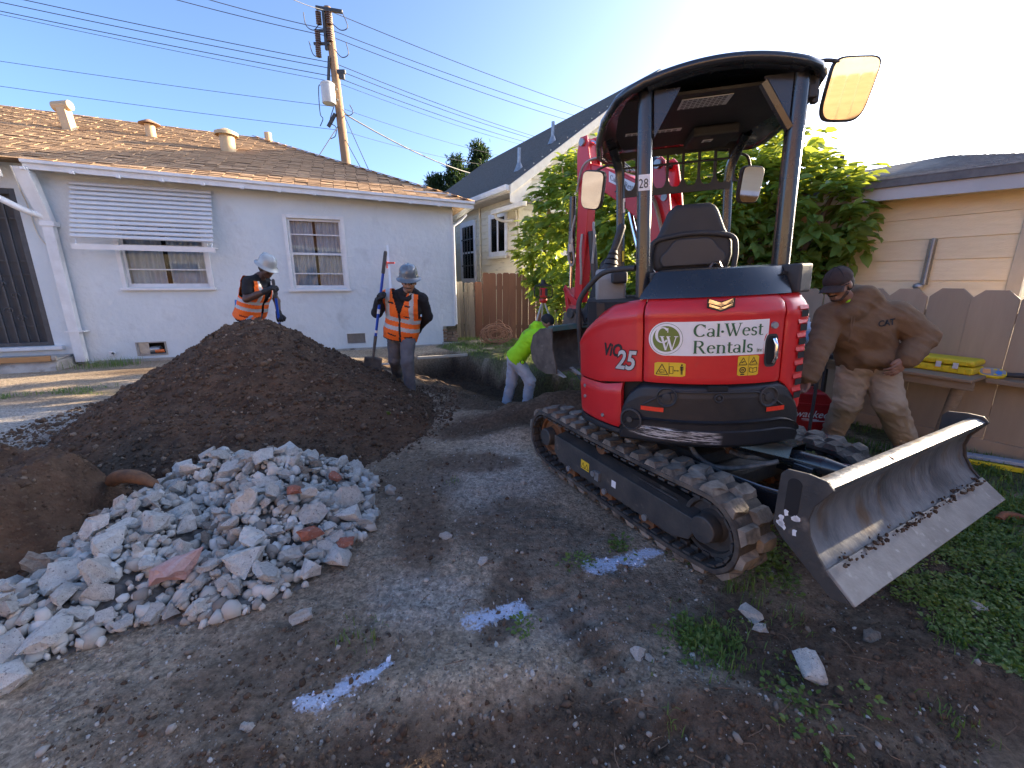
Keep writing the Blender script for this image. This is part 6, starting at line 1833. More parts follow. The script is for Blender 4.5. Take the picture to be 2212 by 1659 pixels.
# the text reads left to right as seen from the side facing the yard: d decreases to the right
p.v = [tuple(bp_(q1[0] - .02 - (v[0] / w) * .34, q1[1] - .045 - (v[0] / w) * .34 * sl_ + v[2] * .95, .070)) for v in p.v]
up(p, 'boom_lettering', M_INK, parent=bs_)
stick = plate('stick', [(.925, 2.88), (1.00, 2.885), (1.04, 2.80), (1.075, 2.40), (1.165, 1.34), (1.06, 1.30), (.99, 1.75), (.92, 2.30), (.86, 2.50), (.865, 2.58), (.90, 2.70)], -.055, .055, M_RED, .012)
for s_ in (-1, 1):
    plate('stick_cheek', [(.915, 2.90), (1.005, 2.905), (1.055, 2.78), (1.06, 2.48), (.96, 2.40), (.85, 2.48), (.87, 2.66)], s_ * .066 - .010, s_ * .066 + .010, M_RED, .006, stick)
    b = MB(); b.cyl(bp_(.965, 2.85, s_ * .07), bp_(.965, 2.85, s_ * .10), .035, n=14); up(b, 'pin_cap', M_GALV, 40, parent=stick)
b = MB(); b.cyl(bp_(1.19, 2.40, .02), bp_(1.235, 1.75, .02), .038, n=14); kc = up(b, 'bucket_cylinder', M_GLOSSBLK, 40)
b = MB(); b.cyl(bp_(1.235, 1.75, .02), bp_(1.26, 1.46, .02), .019, n=12); up(b, 'cylinder_rod', M_CHROME, 40, parent=kc)
plate('bucket_link', [(1.28, 1.50), (1.32, 1.45), (1.15, 1.28), (1.07, 1.27), (1.06, 1.31), (1.20, 1.40)], .058, .085, M_RED, .006)
plate('bucket_link', [(1.26, 1.47), (1.30, 1.47), (1.26, 1.12), (1.20, 1.12)], -.085, .085, M_RED, .006)
for pts_ in ([bp_(1.10, 2.2, .07), bp_(1.14, 2.0, .09), bp_(1.12, 1.75, .08), bp_(1.16, 1.70, .09), bp_(1.20, 1.82, .09), bp_(1.16, 2.05, .085)], [bp_(1.0, 2.0, .07), bp_(.98, 1.85, .11), bp_(1.0, 1.6, .09), bp_(1.02, 1.5, .08)], [bp_(.88, 2.1, .02), bp_(.85, 2.05, .05), bp_(.84, 1.95, .05), bp_(.87, 1.7, .05)]):
    b = MB(); b.tube(bez(pts_, 5), .012, 6); up(b, 'hydraulic_hose', M_HOSEL, 60, parent=stick)
b = MB(); b.box(bp_(1.16, 1.88, .085), (.05, .05, .09)); b.box(bp_(1.14, 1.95, .09), (.03, .03, .05)); up(b, 'valve_block', M_GALV, bevel=.006, parent=stick)
b = MB(); b.cyl(bp_(.93, 2.02, 0), bp_(.88, 1.45, 0), .04, n=12); tcy = up(b, 'thumb_cylinder', M_FRAME, 40)
# thumb: toothed black plate
th_o = [(1.12, 1.16), (1.02, 1.20), (.90, 1.36), (.80, 1.56), (.72, 1.70), (.66, 1.735), (.63, 1.70)]
th_i = []
a0, a1 = Vector((.63, 1.70)), Vector((1.0, 1.06))
for i in range(13):
    q = a0.lerp(a1, i / 12)
    bow = .035 * math.sin(math.pi * i / 12)
    th_i += [(q.x - bow, q.y - bow), (q.x + .028 - bow, q.y - .004 - bow)]
plate('thumb', th_o + th_i + [(1.06, 1.08)], .05, .075, M_BLK, .0)
plate('thumb', th_o + th_i + [(1.06, 1.08)], -.075, -.05, M_BLK, .0)
plate('thumb_web', [(1.03, 1.16), (.90, 1.33), (.76, 1.60), (.74, 1.56), (.88, 1.28), (1.0, 1.12)], -.05, .05, M_BKT, .0)
b = MB(); b.cyl(bp_(1.10, 1.20, -.12), bp_(1.10, 1.20, .155), .040, n=14); b.cyl(bp_(1.10, 1.20, .155), bp_(1.10, 1.20, .175), .055, n=14); up(b, 'bucket_pin', M_FRAME, 40)
# coupler
for o_ in (-.11, .085): plate('coupler_plate', [(1.28, 1.20), (1.0, 1.20), (.97, 1.10), (1.02, 1.0), (1.16, 1.02), (1.30, 1.08)], o_, o_ + .025, M_BKT, .006)
b = MB()
for k in range(3): b.cyl(bp_(1.0 + k * .1, 1.08, -.10), bp_(1.0 + k * .1, 1.08, .10), .016, n=8)
up(b, 'coupler_bars', M_FRAME, 40)
# bucket shell
bprof = [(1.02, 1.065), (1.20, 1.06), (1.34, .98), (1.40, .84), (1.38, .70), (1.28, .61), (1.12, .575), (.98, .60)]
OA, OB = -.44, .50
b = MB(); n_ = len(bprof)
inn = [(1.04, 1.04), (1.19, 1.035), (1.315, .965), (1.375, .84), (1.355, .71), (1.265, .63), (1.12, .598), (.98, .615)]
vs_ = [bp_(d, z, OA) for d, z in bprof] + [bp_(d, z, OB) for d, z in bprof] + [bp_(d, z, OA) for d, z in inn] + [bp_(d, z, OB) for d, z in inn]
fs_ = []
for i in range(n_ - 1): fs_ += [(i, i + 1, n_ + i + 1, n_ + i), (2 * n_ + i + 1, 2 * n_ + i, 3 * n_ + i, 3 * n_ + i + 1)]
fs_ += [(0, n_, 3 * n_, 2 * n_), (n_ - 1, 2 * n_ + n_ - 1, 3 * n_ + n_ - 1, n_ + n_ - 1)]
b.add(vs_, fs_); bk_ = up(b, 'bucket', M_BKT, 50)
for o_ in (OA, OB - .018): plate('bucket_side', [(1.0, 1.07)] + bprof[1:-1] + [(.94, .60), (.95, .68), (1.0, .85)], o_, o_ + .018, M_BKT, .004, bk_)
plate('bucket_lip', [(1.01, 1.035), (1.09, 1.035), (1.09, 1.09), (1.01, 1.09)], OA + .005, OB - .02, M_BKTGR, .006, bk_)
for i in range(5):
    o_ = OB - .06 - i * (OB - OA - .12) / 4
    b = MB(); c = bp_(.97, .605, o_)
    b.add([bp_(1.02, .628, o_ - .028), bp_(1.02, .628, o_ + .028), bp_(1.02, .588, o_ + .028), bp_(1.02, .588, o_ - .028), bp_(.87, .572, o_ - .020), bp_(.87, .572, o_ + .020), bp_(.87, .562, o_ + .020), bp_(.87, .562, o_ - .020)], [(0, 1, 5, 4), (1, 2, 6, 5), (2, 3, 7, 6), (3, 0, 4, 7), (4, 5, 6, 7), (3, 2, 1, 0)])
    up(b, 'bucket_tooth', M_TOOTH, bevel=.004, parent=bk_)
for o_ in (-.16, .14): plate('bucket_hanger', [(1.02, 1.09), (1.26, 1.06), (1.22, 1.18), (1.10, 1.22), (1.02, 1.18)], o_ - .012, o_ + .012, M_BKT, .004, bk_)

# ================= undercarriage (frame turned under the upper body)
def und(b, name, mat, smooth=0, bevel=0.0, parent=EX, **k): return b.build(name, mat, parent, smooth=smooth, bevel=bevel, M=M_U, **k)
XI, ZI, RI = .73, .262, .205       # idler end (towards the blade)
XS, ZS, RS = -.73, .272, .20       # sprocket end
def track_path(n=240):
    """outer face of the belt, as points (x, z) with tangents"""
    pts = []
    r0, r1 = RI, RS
    zt = lambda x: ZS + RS + (ZI + RI - ZS - RS) * (x - XS) / (XI - XS) - .012 * math.sin(math.pi * (x - XS) / (XI - XS))
    for i in range(40): x = XS + (XI - XS) * i / 40; pts.append((x, zt(x)))
    for i in range(24): a = math.pi / 2 - math.pi * .86 * i / 24; pts.append((XI + r0 * math.cos(a), ZI + r0 * math.sin(a)))
    a = math.pi / 2 - math.pi * .86; xa_, za_ = XI + r0 * math.cos(a), ZI + r0 * math.sin(a)
    xb_ = XS - RS * .28; zb_ = ZS - RS * .96
    xm0, xm1 = .52, -.50
    for i in range(30):
        t = i / 30; x = xa_ + (xb_ - xa_) * t
        z = .052 + (za_ - .052) * max(0, (x - xm0) / (xa_ - xm0)) ** 1.6 if x > xm0 else (.052 + (zb_ - .052) * max(0, (xm1 - x) / (xm1 - xb_)) ** 1.6 if x < xm1 else .052)
        pts.append((x, z))
    for i in range(24): a = -math.pi * .59 - math.pi * .91 * i / 24; pts.append((XS + r1 * math.cos(a), ZS + r1 * math.sin(a)))
    # resample evenly
    P_ = np.array(pts + [pts[0]]); d_ = np.r_[0, np.cumsum(np.hypot(*np.diff(P_, axis=0).T))]
    s_ = np.linspace(0, d_[-1], n, endpoint=False)
    return np.stack([np.interp(s_, d_, P_[:, 0]), np.interp(s_, d_, P_[:, 1])], 1), d_[-1]
TP, TLEN = track_path(240)
TT = np.roll(TP, -1, 0) - np.roll(TP, 1, 0); TT /= np.linalg.norm(TT, axis=1, keepdims=True)
TNrm = np.stack([-TT[:, 1], TT[:, 0]], 1)
lug_b = MB()
lug_b.add([(-.043, -.060, 0), (.043, -.060, 0), (.043, .060, 0), (-.043, .060, 0), (-.030, -.052, .030), (.022, -.054, .032), (.033, -.010, .032), (.024, .050, .030), (-.026, .052, .032), (-.034, .015, .032)],
          [(0, 1, 5, 4), (1, 2, 7, 6, 5), (2, 3, 8, 7), (3, 0, 4, 9, 8), (4, 5, 6, 7, 8, 9), (3, 2, 1, 0)])
LUG = lug_b.mesh('track_lug', [M_LUG])
for side, yc in (('near', -.575), ('far', .575)):
    b = MB(); n_ = len(TP); hw = .125
    sec = [(-hw, -.018), (-hw, .004), (-hw + .012, .010), (hw - .012, .010), (hw, .004), (hw, -.018)]
    vs_ = []
    for i in range(n_):
        for (y, h) in sec: vs_.append((TP[i, 0] + TNrm[i, 0] * h, yc + y, TP[i, 1] + TNrm[i, 1] * h))
    fs_ = [(i * 6 + k, i * 6 + (k + 1) % 6, ((i + 1) % n_) * 6 + (k + 1) % 6, ((i + 1) % n_) * 6 + k) for i in range(n_) for k in range(6)]
    b.add(vs_, fs_)
    belt = und(b, 'track_belt', M_RUBBER, 50)
    NL = 34
    for k in range(NL * 2):
        f = (k / (NL * 2)) * n_
        i = int(f) % n_
        px_, pz_ = TP[i]; tx_, tz_ = TT[i]
        yo = yc + (-.062 if k % 2 == 0 else .062)
        Mx = Matrix(((tx_, 0, TNrm[i, 0], px_ + TNrm[i, 0] * .008), (0, 1, 0, yo), (tz_, 0, TNrm[i, 1], pz_ + TNrm[i, 1] * .008), (0, 0, 0, 1)))
        o = link('track_lug', LUG, belt)
        fl = Matrix.Scale(-1, 4, (0, 1, 0)) if k % 2 else Matrix.Identity(4)
        o.matrix_local = M_U @ Mx @ fl
    # inner guide teeth
    b = MB()
    for k in range(56):
        i = int(k / 56 * n_) % n_
        c = Vector((TP[i, 0] - TNrm[i, 0] * .034, yc, TP[i, 1] - TNrm[i, 1] * .034))
        ang_ = math.atan2(TT[i, 1], TT[i, 0])
        for yy in (-.045, .045, -.10): b.box(c + Vector((0, yy, 0)), (.045, .028 if yy > -.09 else .045, .034 if yy > -.09 else .012), (0, -ang_, 0))
    und(b, 'guide_teeth', M_FRAME, parent=belt)['kind'] = 'stuff'
    sg = -1 if side == 'near' else 1
    yo = yc + sg * .03
    # track frame: a beam with a sloping top cover
    b = MB(); fr = [(-.60, .115), (.50, .115), (.585, .16), (.60, .25), (.52, .312), (-.60, .335), (-.64, .30), (-.64, .15)]
    b.prism(fr, yc - .055, yc + .055, 'y'); tf = und(b, 'track_frame', M_FRAME, bevel=.012)
    b = MB()
    y0_ = yc + sg * .056; y1_ = yc + sg * .122
    sidep = [(-.56, .335), (.70, .292), (.71, .280), (.66, .165), (.55, .125), (-.52, .140), (-.60, .20), (-.60, .335)]
    b.prism(sidep, yc + sg * .100, yc + sg * .112, 'y')
    b.add([(-.60, y0_ - sg * .05, .352), (.64, y0_ - sg * .05, .316), (.70, yc + sg * .10, .286), (-.60, yc + sg * .10, .325), (-.60, y0_ - sg * .05, .342), (.64, y0_ - sg * .05, .306), (.70, yc + sg * .10, .276), (-.60, yc + sg * .10, .315)], [(0, 1, 2, 3), (7, 6, 5, 4), (0, 4, 5, 1), (2, 6, 7, 3), (1, 5, 6, 2), (3, 7, 4, 0)])
    und(b, 'frame_cover', M_FRAME, bevel=.006, parent=tf)
    for x in (-.40, 0.0, .36):
        b = MB(); b.cyl((x, yc - .10, .105), (x, yc + .10, .105), .058, n=18); und(b, 'bottom_roller', M_RUST, 40, parent=tf)
        b = MB(); b.cyl((x, yc + sg * .11, .135), (x, yc + sg * .125, .135), .020, n=10); und(b, 'roller_bolt', M_GALV, 40, parent=tf)
    b = MB(); b.cyl((-.10, yc - .08, .40), (-.10, yc + .08, .40), .045, n=16); und(b, 'carrier_roller', M_RUST, 40, parent=tf)
    for (x, z, r, nm, mt) in ((XI, ZI, RI - .045, 'idler_wheel', M_FRAME), (XS, ZS, RS - .045, 'sprocket', M_RUST)):
        Mx = Matrix.Translation((x, yc, z)) @ Matrix.Rotation(R(90), 4, 'X')
        b = MB(); b.lathe([(0, -.05), (r * .45, -.05), (r * .55, -.025), (r * .82, -.025), (r * .86, -.05), (r, -.05), (r, .05), (r * .86, .05), (r * .82, .025), (r * .55, .025), (r * .45, .05), (0, .05)], 28, Mx)
        w_ = und(b, nm, mt, 40)
        b = MB(); b.cyl((x, yc + sg * .05, z), (x, yc + sg * .115, z), r * .48, r * .44, 20); und(b, 'wheel_hub', M_FRAME, 40, bevel=.006, parent=w_)
        if nm == 'sprocket':
            b = MB()
            for k in range(19):
                a = 2 * math.pi * k / 19; b.box((x + (r + .012) * math.cos(a), yc, z + (r + .012) * math.sin(a)), (.035, .05, .028), (0, -a, 0))
            und(b, 'sprocket_teeth', M_RUST, parent=w_)
    if side == 'near':
        yy = yc + sg * .1135
        b = MB(); b.add([(-.26, yy, .20), (-.17, yy, .197), (-.17, yy, .262), (-.26, yy, .266)], [(0, 1, 2, 3)]); ys = und(b, 'frame_sticker', M_YEL, parent=tf)
        b = MB()
        for x0_ in (-.252, -.212): b.tube([(x0_, yy - .001, .210), (x0_ + .036, yy - .001, .209), (x0_ + .018, yy - .001, .248)], .0022, 4, closed=True)
        und(b, 'pictogram', M_INK, parent=ys)
        b = MB(); b.add([(.06, yy, .20), (.10, yy, .199), (.10, yy, .245), (.06, yy, .246)], [(0, 1, 2, 3)]); und(b, 'frame_tag', M_DECW, parent=tf)
        b = MB(); b.cyl((-.10, yy, .225), (-.10, yy - .03, .225), .020, n=10); b.box((-.07, yy - .008, .215), (.04, .02, .06)); und(b, 'grease_fitting', M_GALV, 40, parent=tf)
# centre frame, slew ring
b = MB(); b.bx(-.50, .52, -.46, .46, .22, .36); b.bx(-.34, .40, -.30, .30, .361, .46); und(b, 'centre_frame', M_FRAME, bevel=.03)
b = MB(); b.cyl((0, 0, .46), (0, 0, .615), .34, n=40); und(b, 'slew_ring', M_FRAME, 40)
b = MB(); b.cyl((.36, .02, .50), (.36, -.10, .50), .028, n=14); b.bx(.30, .42, -.06, .10, .43, .56); und(b, 'swing_stop', M_RUST, 40)
# blade arms, cylinder with cover, hoses
for y in (-.33, .33):
    b = MB(); arm = [(.30, .30), (.34, .395), (.55, .405), (.85, .415), (1.10, .435), (1.26, .47), (1.27, .66), (1.24, .66), (1.05, .545), (.80, .49), (.55, .47), (.32, .46), (.26, .40)]
    arm = [(.28, .27), (.80, .32), (1.19, .40), (1.195, .545), (1.05, .475), (.80, .44), (.5, .425), (.28, .42)]
    b.prism(arm, y - .018, y + .018, 'y'); ba = und(b, 'blade_arm', M_GLOSSBLK, bevel=.003)
    b = MB(); b.tube([(.30, y, .421), (.5, y, .427), (.80, y, .442), (1.05, y, .477), (1.192, y, .547)], .006, 6, flat=3.0); und(b, 'arm_worn_edge', M_GALV, parent=ba)
b = MB(); b.cyl((.36, 0, .50), (.92, 0, .535), .052, n=18); lc_ = und(b, 'blade_cylinder', M_GLOSSBLK, 40)
b = MB(); b.cyl((.92, 0, .535), (1.06, 0, .545), .050, .030, n=18); und(b, 'cylinder_neck', M_GLOSSBLK, 40, parent=lc_)
b = MB(); b.cyl((1.0, 0, .541), (1.20, 0, .552), .024, n=14); und(b, 'cylinder_rod', M_CHROME, 40, parent=lc_)
b = MB(); b.add([(.36, -.105, .50), (.36, -.095, .58), (.36, .095, .58), (.36, .105, .50), (.78, -.085, .545), (.78, -.07, .61), (.78, .07, .61), (.78, .085, .545), (.42, -.095, .48), (.42, .095, .48)], [(0, 4, 5, 1), (1, 5, 6, 2), (2, 6, 7, 3), (0, 1, 2, 3)]); und(b, 'cylinder_cover', M_GLOSSBLK, parent=lc_).modifiers.new('solid', 'SOLIDIFY').thickness = .008
for x, y in ((.60, .03), (.66, .03)):
    b = MB(); b.cyl((x, y, .592), (x, y, .607), .013, n=6); und(b, 'cover_bolt', M_GALV, parent=lc_)
b = MB(); b.box((.85, -.055, .505), (.10, .04, .05)); und(b, 'cylinder_port', M_GLOSSBLK, bevel=.006, parent=lc_)
b = MB(); b.prism([(1.10, .50), (1.18, .49), (1.20, .56), (1.16, .60), (1.10, .59), (1.07, .545)], -.055, -.035, 'y'); b.prism([(1.10, .50), (1.18, .49), (1.20, .56), (1.16, .60), (1.10, .59), (1.07, .545)], .035, .055, 'y'); und(b, 'blade_clevis', M_EDGE, bevel=.004)
b = MB(); b.cyl((1.13, -.075, .547), (1.13, .075, .547), .040, n=18); cp = und(b, 'clevis_pin', M_EDGE, 40, bevel=.004)
b = MB(); b.cyl((1.13, -.0765, .547), (1.13, -.080, .547), .027, n=16); und(b, 'pin_end', M_RUST, parent=cp)
for y0_, dz in ((-.16, 0), (.10, .01)):
    b = MB(); b.tube(bez([(.28, y0_ - .12, .56), (.36, y0_ - .15, .47), (.48, y0_ - .12, .42 + dz), (.60, y0_ - .02, .44), (.72, y0_ * .4, .50)], 6), .014, 8); und(b, 'blade_hose', M_HOSE, 60)
# dozer blade
BW0, BW1 = -.80, .72
M_UB = M_U @ Matrix.Translation((-.085, 0, .06))
def und(b, name, mat, smooth=0, bevel=0.0, parent=EX, **k): return b.build(name, mat, parent, smooth=smooth, bevel=bevel, M=M_UB, **k)
face = [(1.475, .352), (1.405, .405), (1.36, .452), (1.325, .51), (1.312, .57), (1.322, .63), (1.352, .675), (1.372, .70)]
back = [(1.372, .716), (1.345, .728), (1.31, .722), (1.28, .69), (1.268, .62), (1.275, .55), (1.29, .48), (1.33, .42), (1.38, .37), (1.455, .335)]
b = MB(); b.prism(face + back, BW0, BW1, 'y'); bl = und(b, 'dozer_blade', M_STEEL, 50)
b = MB(); b.prism([(1.505, .330), (1.512, .338), (1.412, .420), (1.403, .410)], BW0 - .012, BW1 + .012, 'y'); und(b, 'cutting_edge', M_EDGE, bevel=.003, parent=bl)
for y in (BW0 - .014, BW1 + .001):
    sp2 = [(1.385, .715), (1.36, .742), (1.30, .745), (1.225, .735), (1.205, .71), (1.205, .50), (1.245, .455), (1.44, .315), (1.495, .335), (1.42, .40), (1.375, .45), (1.338, .51), (1.325, .57), (1.335, .63), (1.362, .675)]
    b = MB(); b.prism(sp2, y, y + .013, 'y'); pl_ = und(b, 'blade_end_plate', M_FRAME, bevel=.003, parent=bl)
    if y < 0:
        sl2_ = [(1.262 + .026 * math.cos(a), .635 + (.05 if math.sin(a) > 0 else -.05) + .026 * math.sin(a)) for a in [2 * math.pi * i / 20 for i in range(20)]]
        b = MB(); b.prism(sl2_, y - .0015, y - .0005, 'y'); und(b, 'lifting_slot', M_DARK, parent=pl_)
        b = MB()
        rp_ = random.Random(4)
        for k in range(9):
            cx_2, cz_2 = 1.262 + rp_.uniform(-.03, .03), .535 + rp_.uniform(-.04, .03)
            b.add([(cx_2 + rp_.uniform(.006, .018) * math.cos(a), y - .002, cz_2 + rp_.uniform(.006, .018) * math.sin(a)) for a in [2 * math.pi * i / 7 for i in range(7)]], [tuple(range(7))])
        und(b, 'peeled_sticker', M_DECW, parent=pl_)['kind'] = 'stuff'
b = MB(); b.add([(1.345, -.30, .7295), (1.365, -.30, .7235), (1.362, -.23, .7245), (1.345, -.215, .7295)], [(0, 1, 2, 3)]); und(b, 'orange_mark', M_ORANGEPIPE, parent=bl)

# soil and grit caught along the foot of the blade
rg_ = np.random.default_rng(5)
n_ = 150
yy = rg_.uniform(BW0 + .05, BW1 - .05, n_); tt = rg_.uniform(0, 1, n_) ** 2
pp3 = np.stack([1.405 - .02 * tt + .035 * (1 - tt), yy, .418 + .01 * (1 - tt)], 1)
pos = np.array([list(M_UB @ Vector(q)) for q in pp3])
o = link('caught_soil', pebble_mesh('caught_soil', pos, rg_.uniform(.003, .011, n_), M_CRUMB, .8), bl); o['kind'] = 'stuff'
# ================================================================== people
V3 = lambda *a: np.array(a, float)


def surf_nets(F, o, h):
    nx, ny, nz = F.shape
    S = F < 0
    cor = [(i, j, k) for i in (0, 1) for j in (0, 1) for k in (0, 1)]
    sl = lambda A, c: A[c[0]:nx - 1 + c[0], c[1]:ny - 1 + c[1], c[2]:nz - 1 + c[2]]
    cnt = sum(sl(S, c).astype(np.int8) for c in cor)
    act = (cnt > 0) & (cnt < 8)
    I = np.argwhere(act)
    if len(I) == 0: return np.zeros((0, 3)), np.zeros((0, 4), int)
    val = {c: F[I[:, 0] + c[0], I[:, 1] + c[1], I[:, 2] + c[2]] for c in cor}
    acc = np.zeros((len(I), 3)); n = np.zeros(len(I))
    for a in cor:
        for ax in range(3):
            if a[ax]: continue
            b = list(a); b[ax] = 1; b = tuple(b)
            va, vb = val[a], val[b]
            m = (va < 0) != (vb < 0)
            t = np.where(m, va / np.where(va == vb, 1, va - vb), 0)
            p = np.tile(np.array(a, float), (len(I), 1)); p[:, ax] += t
            acc += p * m[:, None]; n += m
    V = o + (I + acc / n[:, None]) * h
    idx = np.full(act.shape, -1); idx[act] = np.arange(len(I))
    Fs = []
    for ax in range(3):
        o1, o2 = [(1, 2), (2, 0), (0, 1)][ax]
        A = np.moveaxis(S, (ax, o1, o2), (0, 1, 2)); J = np.moveaxis(idx, (ax, o1, o2), (0, 1, 2))
        ch = (A[:-1, 1:-1, 1:-1] != A[1:, 1:-1, 1:-1])
        q = np.argwhere(ch)
        if len(q) == 0: continue
        i, j, k = q[:, 0], q[:, 1] + 1, q[:, 2] + 1
        f = np.stack([J[i, j - 1, k - 1], J[i, j, k - 1], J[i, j, k], J[i, j - 1, k]], 1)
        flip = ~A[i, j, k]
        f[flip] = f[flip][:, ::-1]
        Fs.append(f)
    Fq = np.concatenate(Fs); Fq = Fq[(Fq >= 0).all(1)]
    return V, Fq


def cap(a, b, ra, rb=None, k=None): return ('c', np.array(a, float), np.array(b, float), ra, ra if rb is None else rb, k)
def ell(c, r, M=None, k=None): return ('e', np.array(c, float), np.array(r, float), np.eye(3) if M is None else np.array(M), k)
def cut(p): return ('-',) + p


def sdf_mesh(prims, h, k=0.03, grow=0.0):
    lo = np.full(3, 1e9); hi = -lo
    for p in prims:
        if p[0] == '-': continue
        if p[0] == 'c':
            for q in (p[1], p[2]): lo = np.minimum(lo, q - max(p[3], p[4])); hi = np.maximum(hi, q + max(p[3], p[4]))
        else: lo = np.minimum(lo, p[1] - p[2].max()); hi = np.maximum(hi, p[1] + p[2].max())
    mg = .02 + grow + 3 * h
    lo -= mg; hi += mg
    sh = np.ceil((hi - lo) / h).astype(int) + 1
    F = np.full(sh, 0.08)
    ax = [lo[i] + np.arange(sh[i]) * h for i in range(3)]
    for p in prims:
        neg = p[0] == '-'
        if neg: p = p[1:]
        kk = p[-1] or k
        if p[0] == 'c': l = np.minimum(p[1], p[2]) - max(p[3], p[4]); u = np.maximum(p[1], p[2]) + max(p[3], p[4])
        else: l = p[1] - p[2].max(); u = p[1] + p[2].max()
        m = kk + grow + .02
        i0 = np.clip(((l - m - lo) / h).astype(int), 0, sh - 1); i1 = np.clip(((u + m - lo) / h).astype(int) + 2, 1, sh)
        s = tuple(slice(a, b) for a, b in zip(i0, i1))
        X = np.stack(np.meshgrid(ax[0][s[0]], ax[1][s[1]], ax[2][s[2]], indexing='ij'), -1)
        if p[0] == 'c':
            ba = p[2] - p[1]; L2 = ba @ ba + 1e-12
            pa = X - p[1]; t = np.clip((pa @ ba) / L2, 0, 1)
            d = np.linalg.norm(pa - t[..., None] * ba, axis=-1) - (p[3] + (p[4] - p[3]) * t)
        else:
            q = (X - p[1]) @ p[3]
            k0 = np.linalg.norm(q / p[2], axis=-1); k1 = np.linalg.norm(q / p[2] ** 2, axis=-1) + 1e-9
            d = k0 * (k0 - 1) / k1
        A = F[s]
        if neg:
            d = -d
            hh = np.clip(.5 - .5 * (d - A) / kk, 0, 1) ; F[s] = A * hh + d * (1 - hh) + kk * hh * (1 - hh)
        else:
            hh = np.clip(.5 + .5 * (d - A) / kk, 0, 1); F[s] = d * (1 - hh) + A * hh - kk * hh * (1 - hh)
    return surf_nets(F - grow, lo, h)


def vnormals(V, F):
    a = V[F[:, 1]] - V[F[:, 0]]; b = V[F[:, 2]] - V[F[:, 0]]
    n = np.cross(a, b); N = np.zeros_like(V)
    for i in range(F.shape[1]): np.add.at(N, F[:, i], n)
    return N / (np.linalg.norm(N, axis=1, keepdims=True) + 1e-9)


def folds(V, F, amp, sc=9.0, seed=0, ax=(0, 0, 1)):
    """cloth folds: ridged noise pushed along the normals"""
    N = vnormals(V, F)
    a = V[:, 0] + .35 * V[:, 2]; b = V[:, 1] - .35 * V[:, 2]; c = V[:, 2] + .4 * V[:, 0]
    r1 = 1 - np.abs(fbm(a, c * 1.6, sc, 3, seed) - .5) * 2; r2 = 1 - np.abs(fbm(b, c * 1.6, sc, 3, seed + 5) - .5) * 2
    d = (r1 * np.abs(N[:, 1:2].ravel()) + r2 * np.abs(N[:, 0])) - .75 * (np.abs(N[:, 1]) + np.abs(N[:, 0]))
    return V + N * (d * amp)[:, None]


def cloth(name, prims, mats, parent, h=.011, k=.03, grow=0.0, amp=.012, seed=0, paint=None, drop=None, sc=9.0, origin=None):
    V, F = sdf_mesh(prims, h, k, grow)
    if amp: V = folds(V, F, amp, sc, seed)
    C = V[F].mean(1)
    if drop is not None:
        kp = ~drop(C); F = F[kp]; C = C[kp]
    o = np.zeros(3) if origin is None else origin
    me = fastmesh(name, V - o, F, mats if isinstance(mats, list) else [mats], True)
    if paint is not None:
        me.polygons.foreach_set('material_index', paint(C).astype(np.int32)); me.update()
    return link(name, me, parent)


def frame3(fwd, up):
    f = np.array(fwd, float); f /= np.linalg.norm(f)
    r = np.cross(f, up); r /= np.linalg.norm(r)
    return np.stack([r, f, np.cross(r, f)], 1)         # columns: right, forward, up


def head_prims(c, M):
    g = lambda x, y, z: c + M @ V3(x, y, z)
    P = [ell(g(0, -.012, .03), (.076, .098, .098), M, .02), ell(g(0, .022, -.035), (.062, .072, .080), M, .03),
         ell(g(0, .052, -.090), (.038, .036, .028), M, .02),                                   # chin
         cap(g(-.038, .078, .020), g(.038, .078, .020), .014, .014, .012),                      # brow
         cap(g(0, .086, .008), g(0, .108, -.030), .010, .014, .008), cap(g(-.012, .098, -.034), g(.012, .098, -.034), .010, .010, .008),   # nose
         cap(g(-.042, .066, -.025), g(-.050, .050, -.03), .022, .02, .02), cap(g(.042, .066, -.025), g(.050, .05, -.03), .022, .02, .02),   # cheeks
         cap(g(-.018, .090, -.060), g(.018, .090, -.060), .008, .008, .008), cap(g(-.016, .088, -.072), g(.016, .088, -.072), .009, .009, .008)]   # lips
    for s in (-1, 1):
        P.append(cut(ell(g(s * .032, .100, .002), (.017, .016, .011), M, .010)))
        P.append(ell(g(s * .079, -.006, -.008), (.012, .020, .032), M, .008))
    return P


def hand_prims(w, d, nrm, curl=.9, spread=.012, side=1, s=1.0):
    """wrist, pointing direction, palm normal; side: where the thumb leaves"""
    d = np.array(d, float) / np.linalg.norm(d); n = np.array(nrm, float); n = n - d * (n @ d); n /= np.linalg.norm(n)
    a = np.cross(d, n) * side
    w = np.array(w, float)
    P = [cap(w, w + d * .03 * s, .027 * s, .028 * s, .015)]
    for i in range(4):
        o = (i - 1.5) * .021 * s
        k0 = w + d * (.088 - .004 * abs(i - 1.2)) * s + a * o
        P.append(cap(w + d * .03 * s + a * o * .7, k0, .017 * s, .013 * s, .012))
        L = [.040, .045, .042, .033][i] * s
        p, ang = k0, 0.0
        for j, f in enumerate((1.0, .62, .5)):
            ang += curl * (.75 if j == 0 else 1.0)
            q = p + (d * math.cos(ang) + n * math.sin(ang)) * L * f + a * (i - 1.5) * spread * .2
            P.append(cap(p, q, (.0098 - .0012 * j) * s, (.0090 - .0012 * j) * s, .004)); p = q
    t0 = w + d * .022 * s - a * .026 * s
    t1 = t0 + (d * .034 - a * .020 + n * .012) * s; t2 = t1 + (d * .026 - a * .004 + n * .018 * curl) * s; t3 = t2 + (d * .02 + n * .016 * curl + a * .004) * s
    P += [cap(t0, t1, .015 * s, .012 * s, .008), cap(t1, t2, .0115 * s, .0105 * s, .004), cap(t2, t3, .0102 * s, .0088 * s, .004)]
    return P


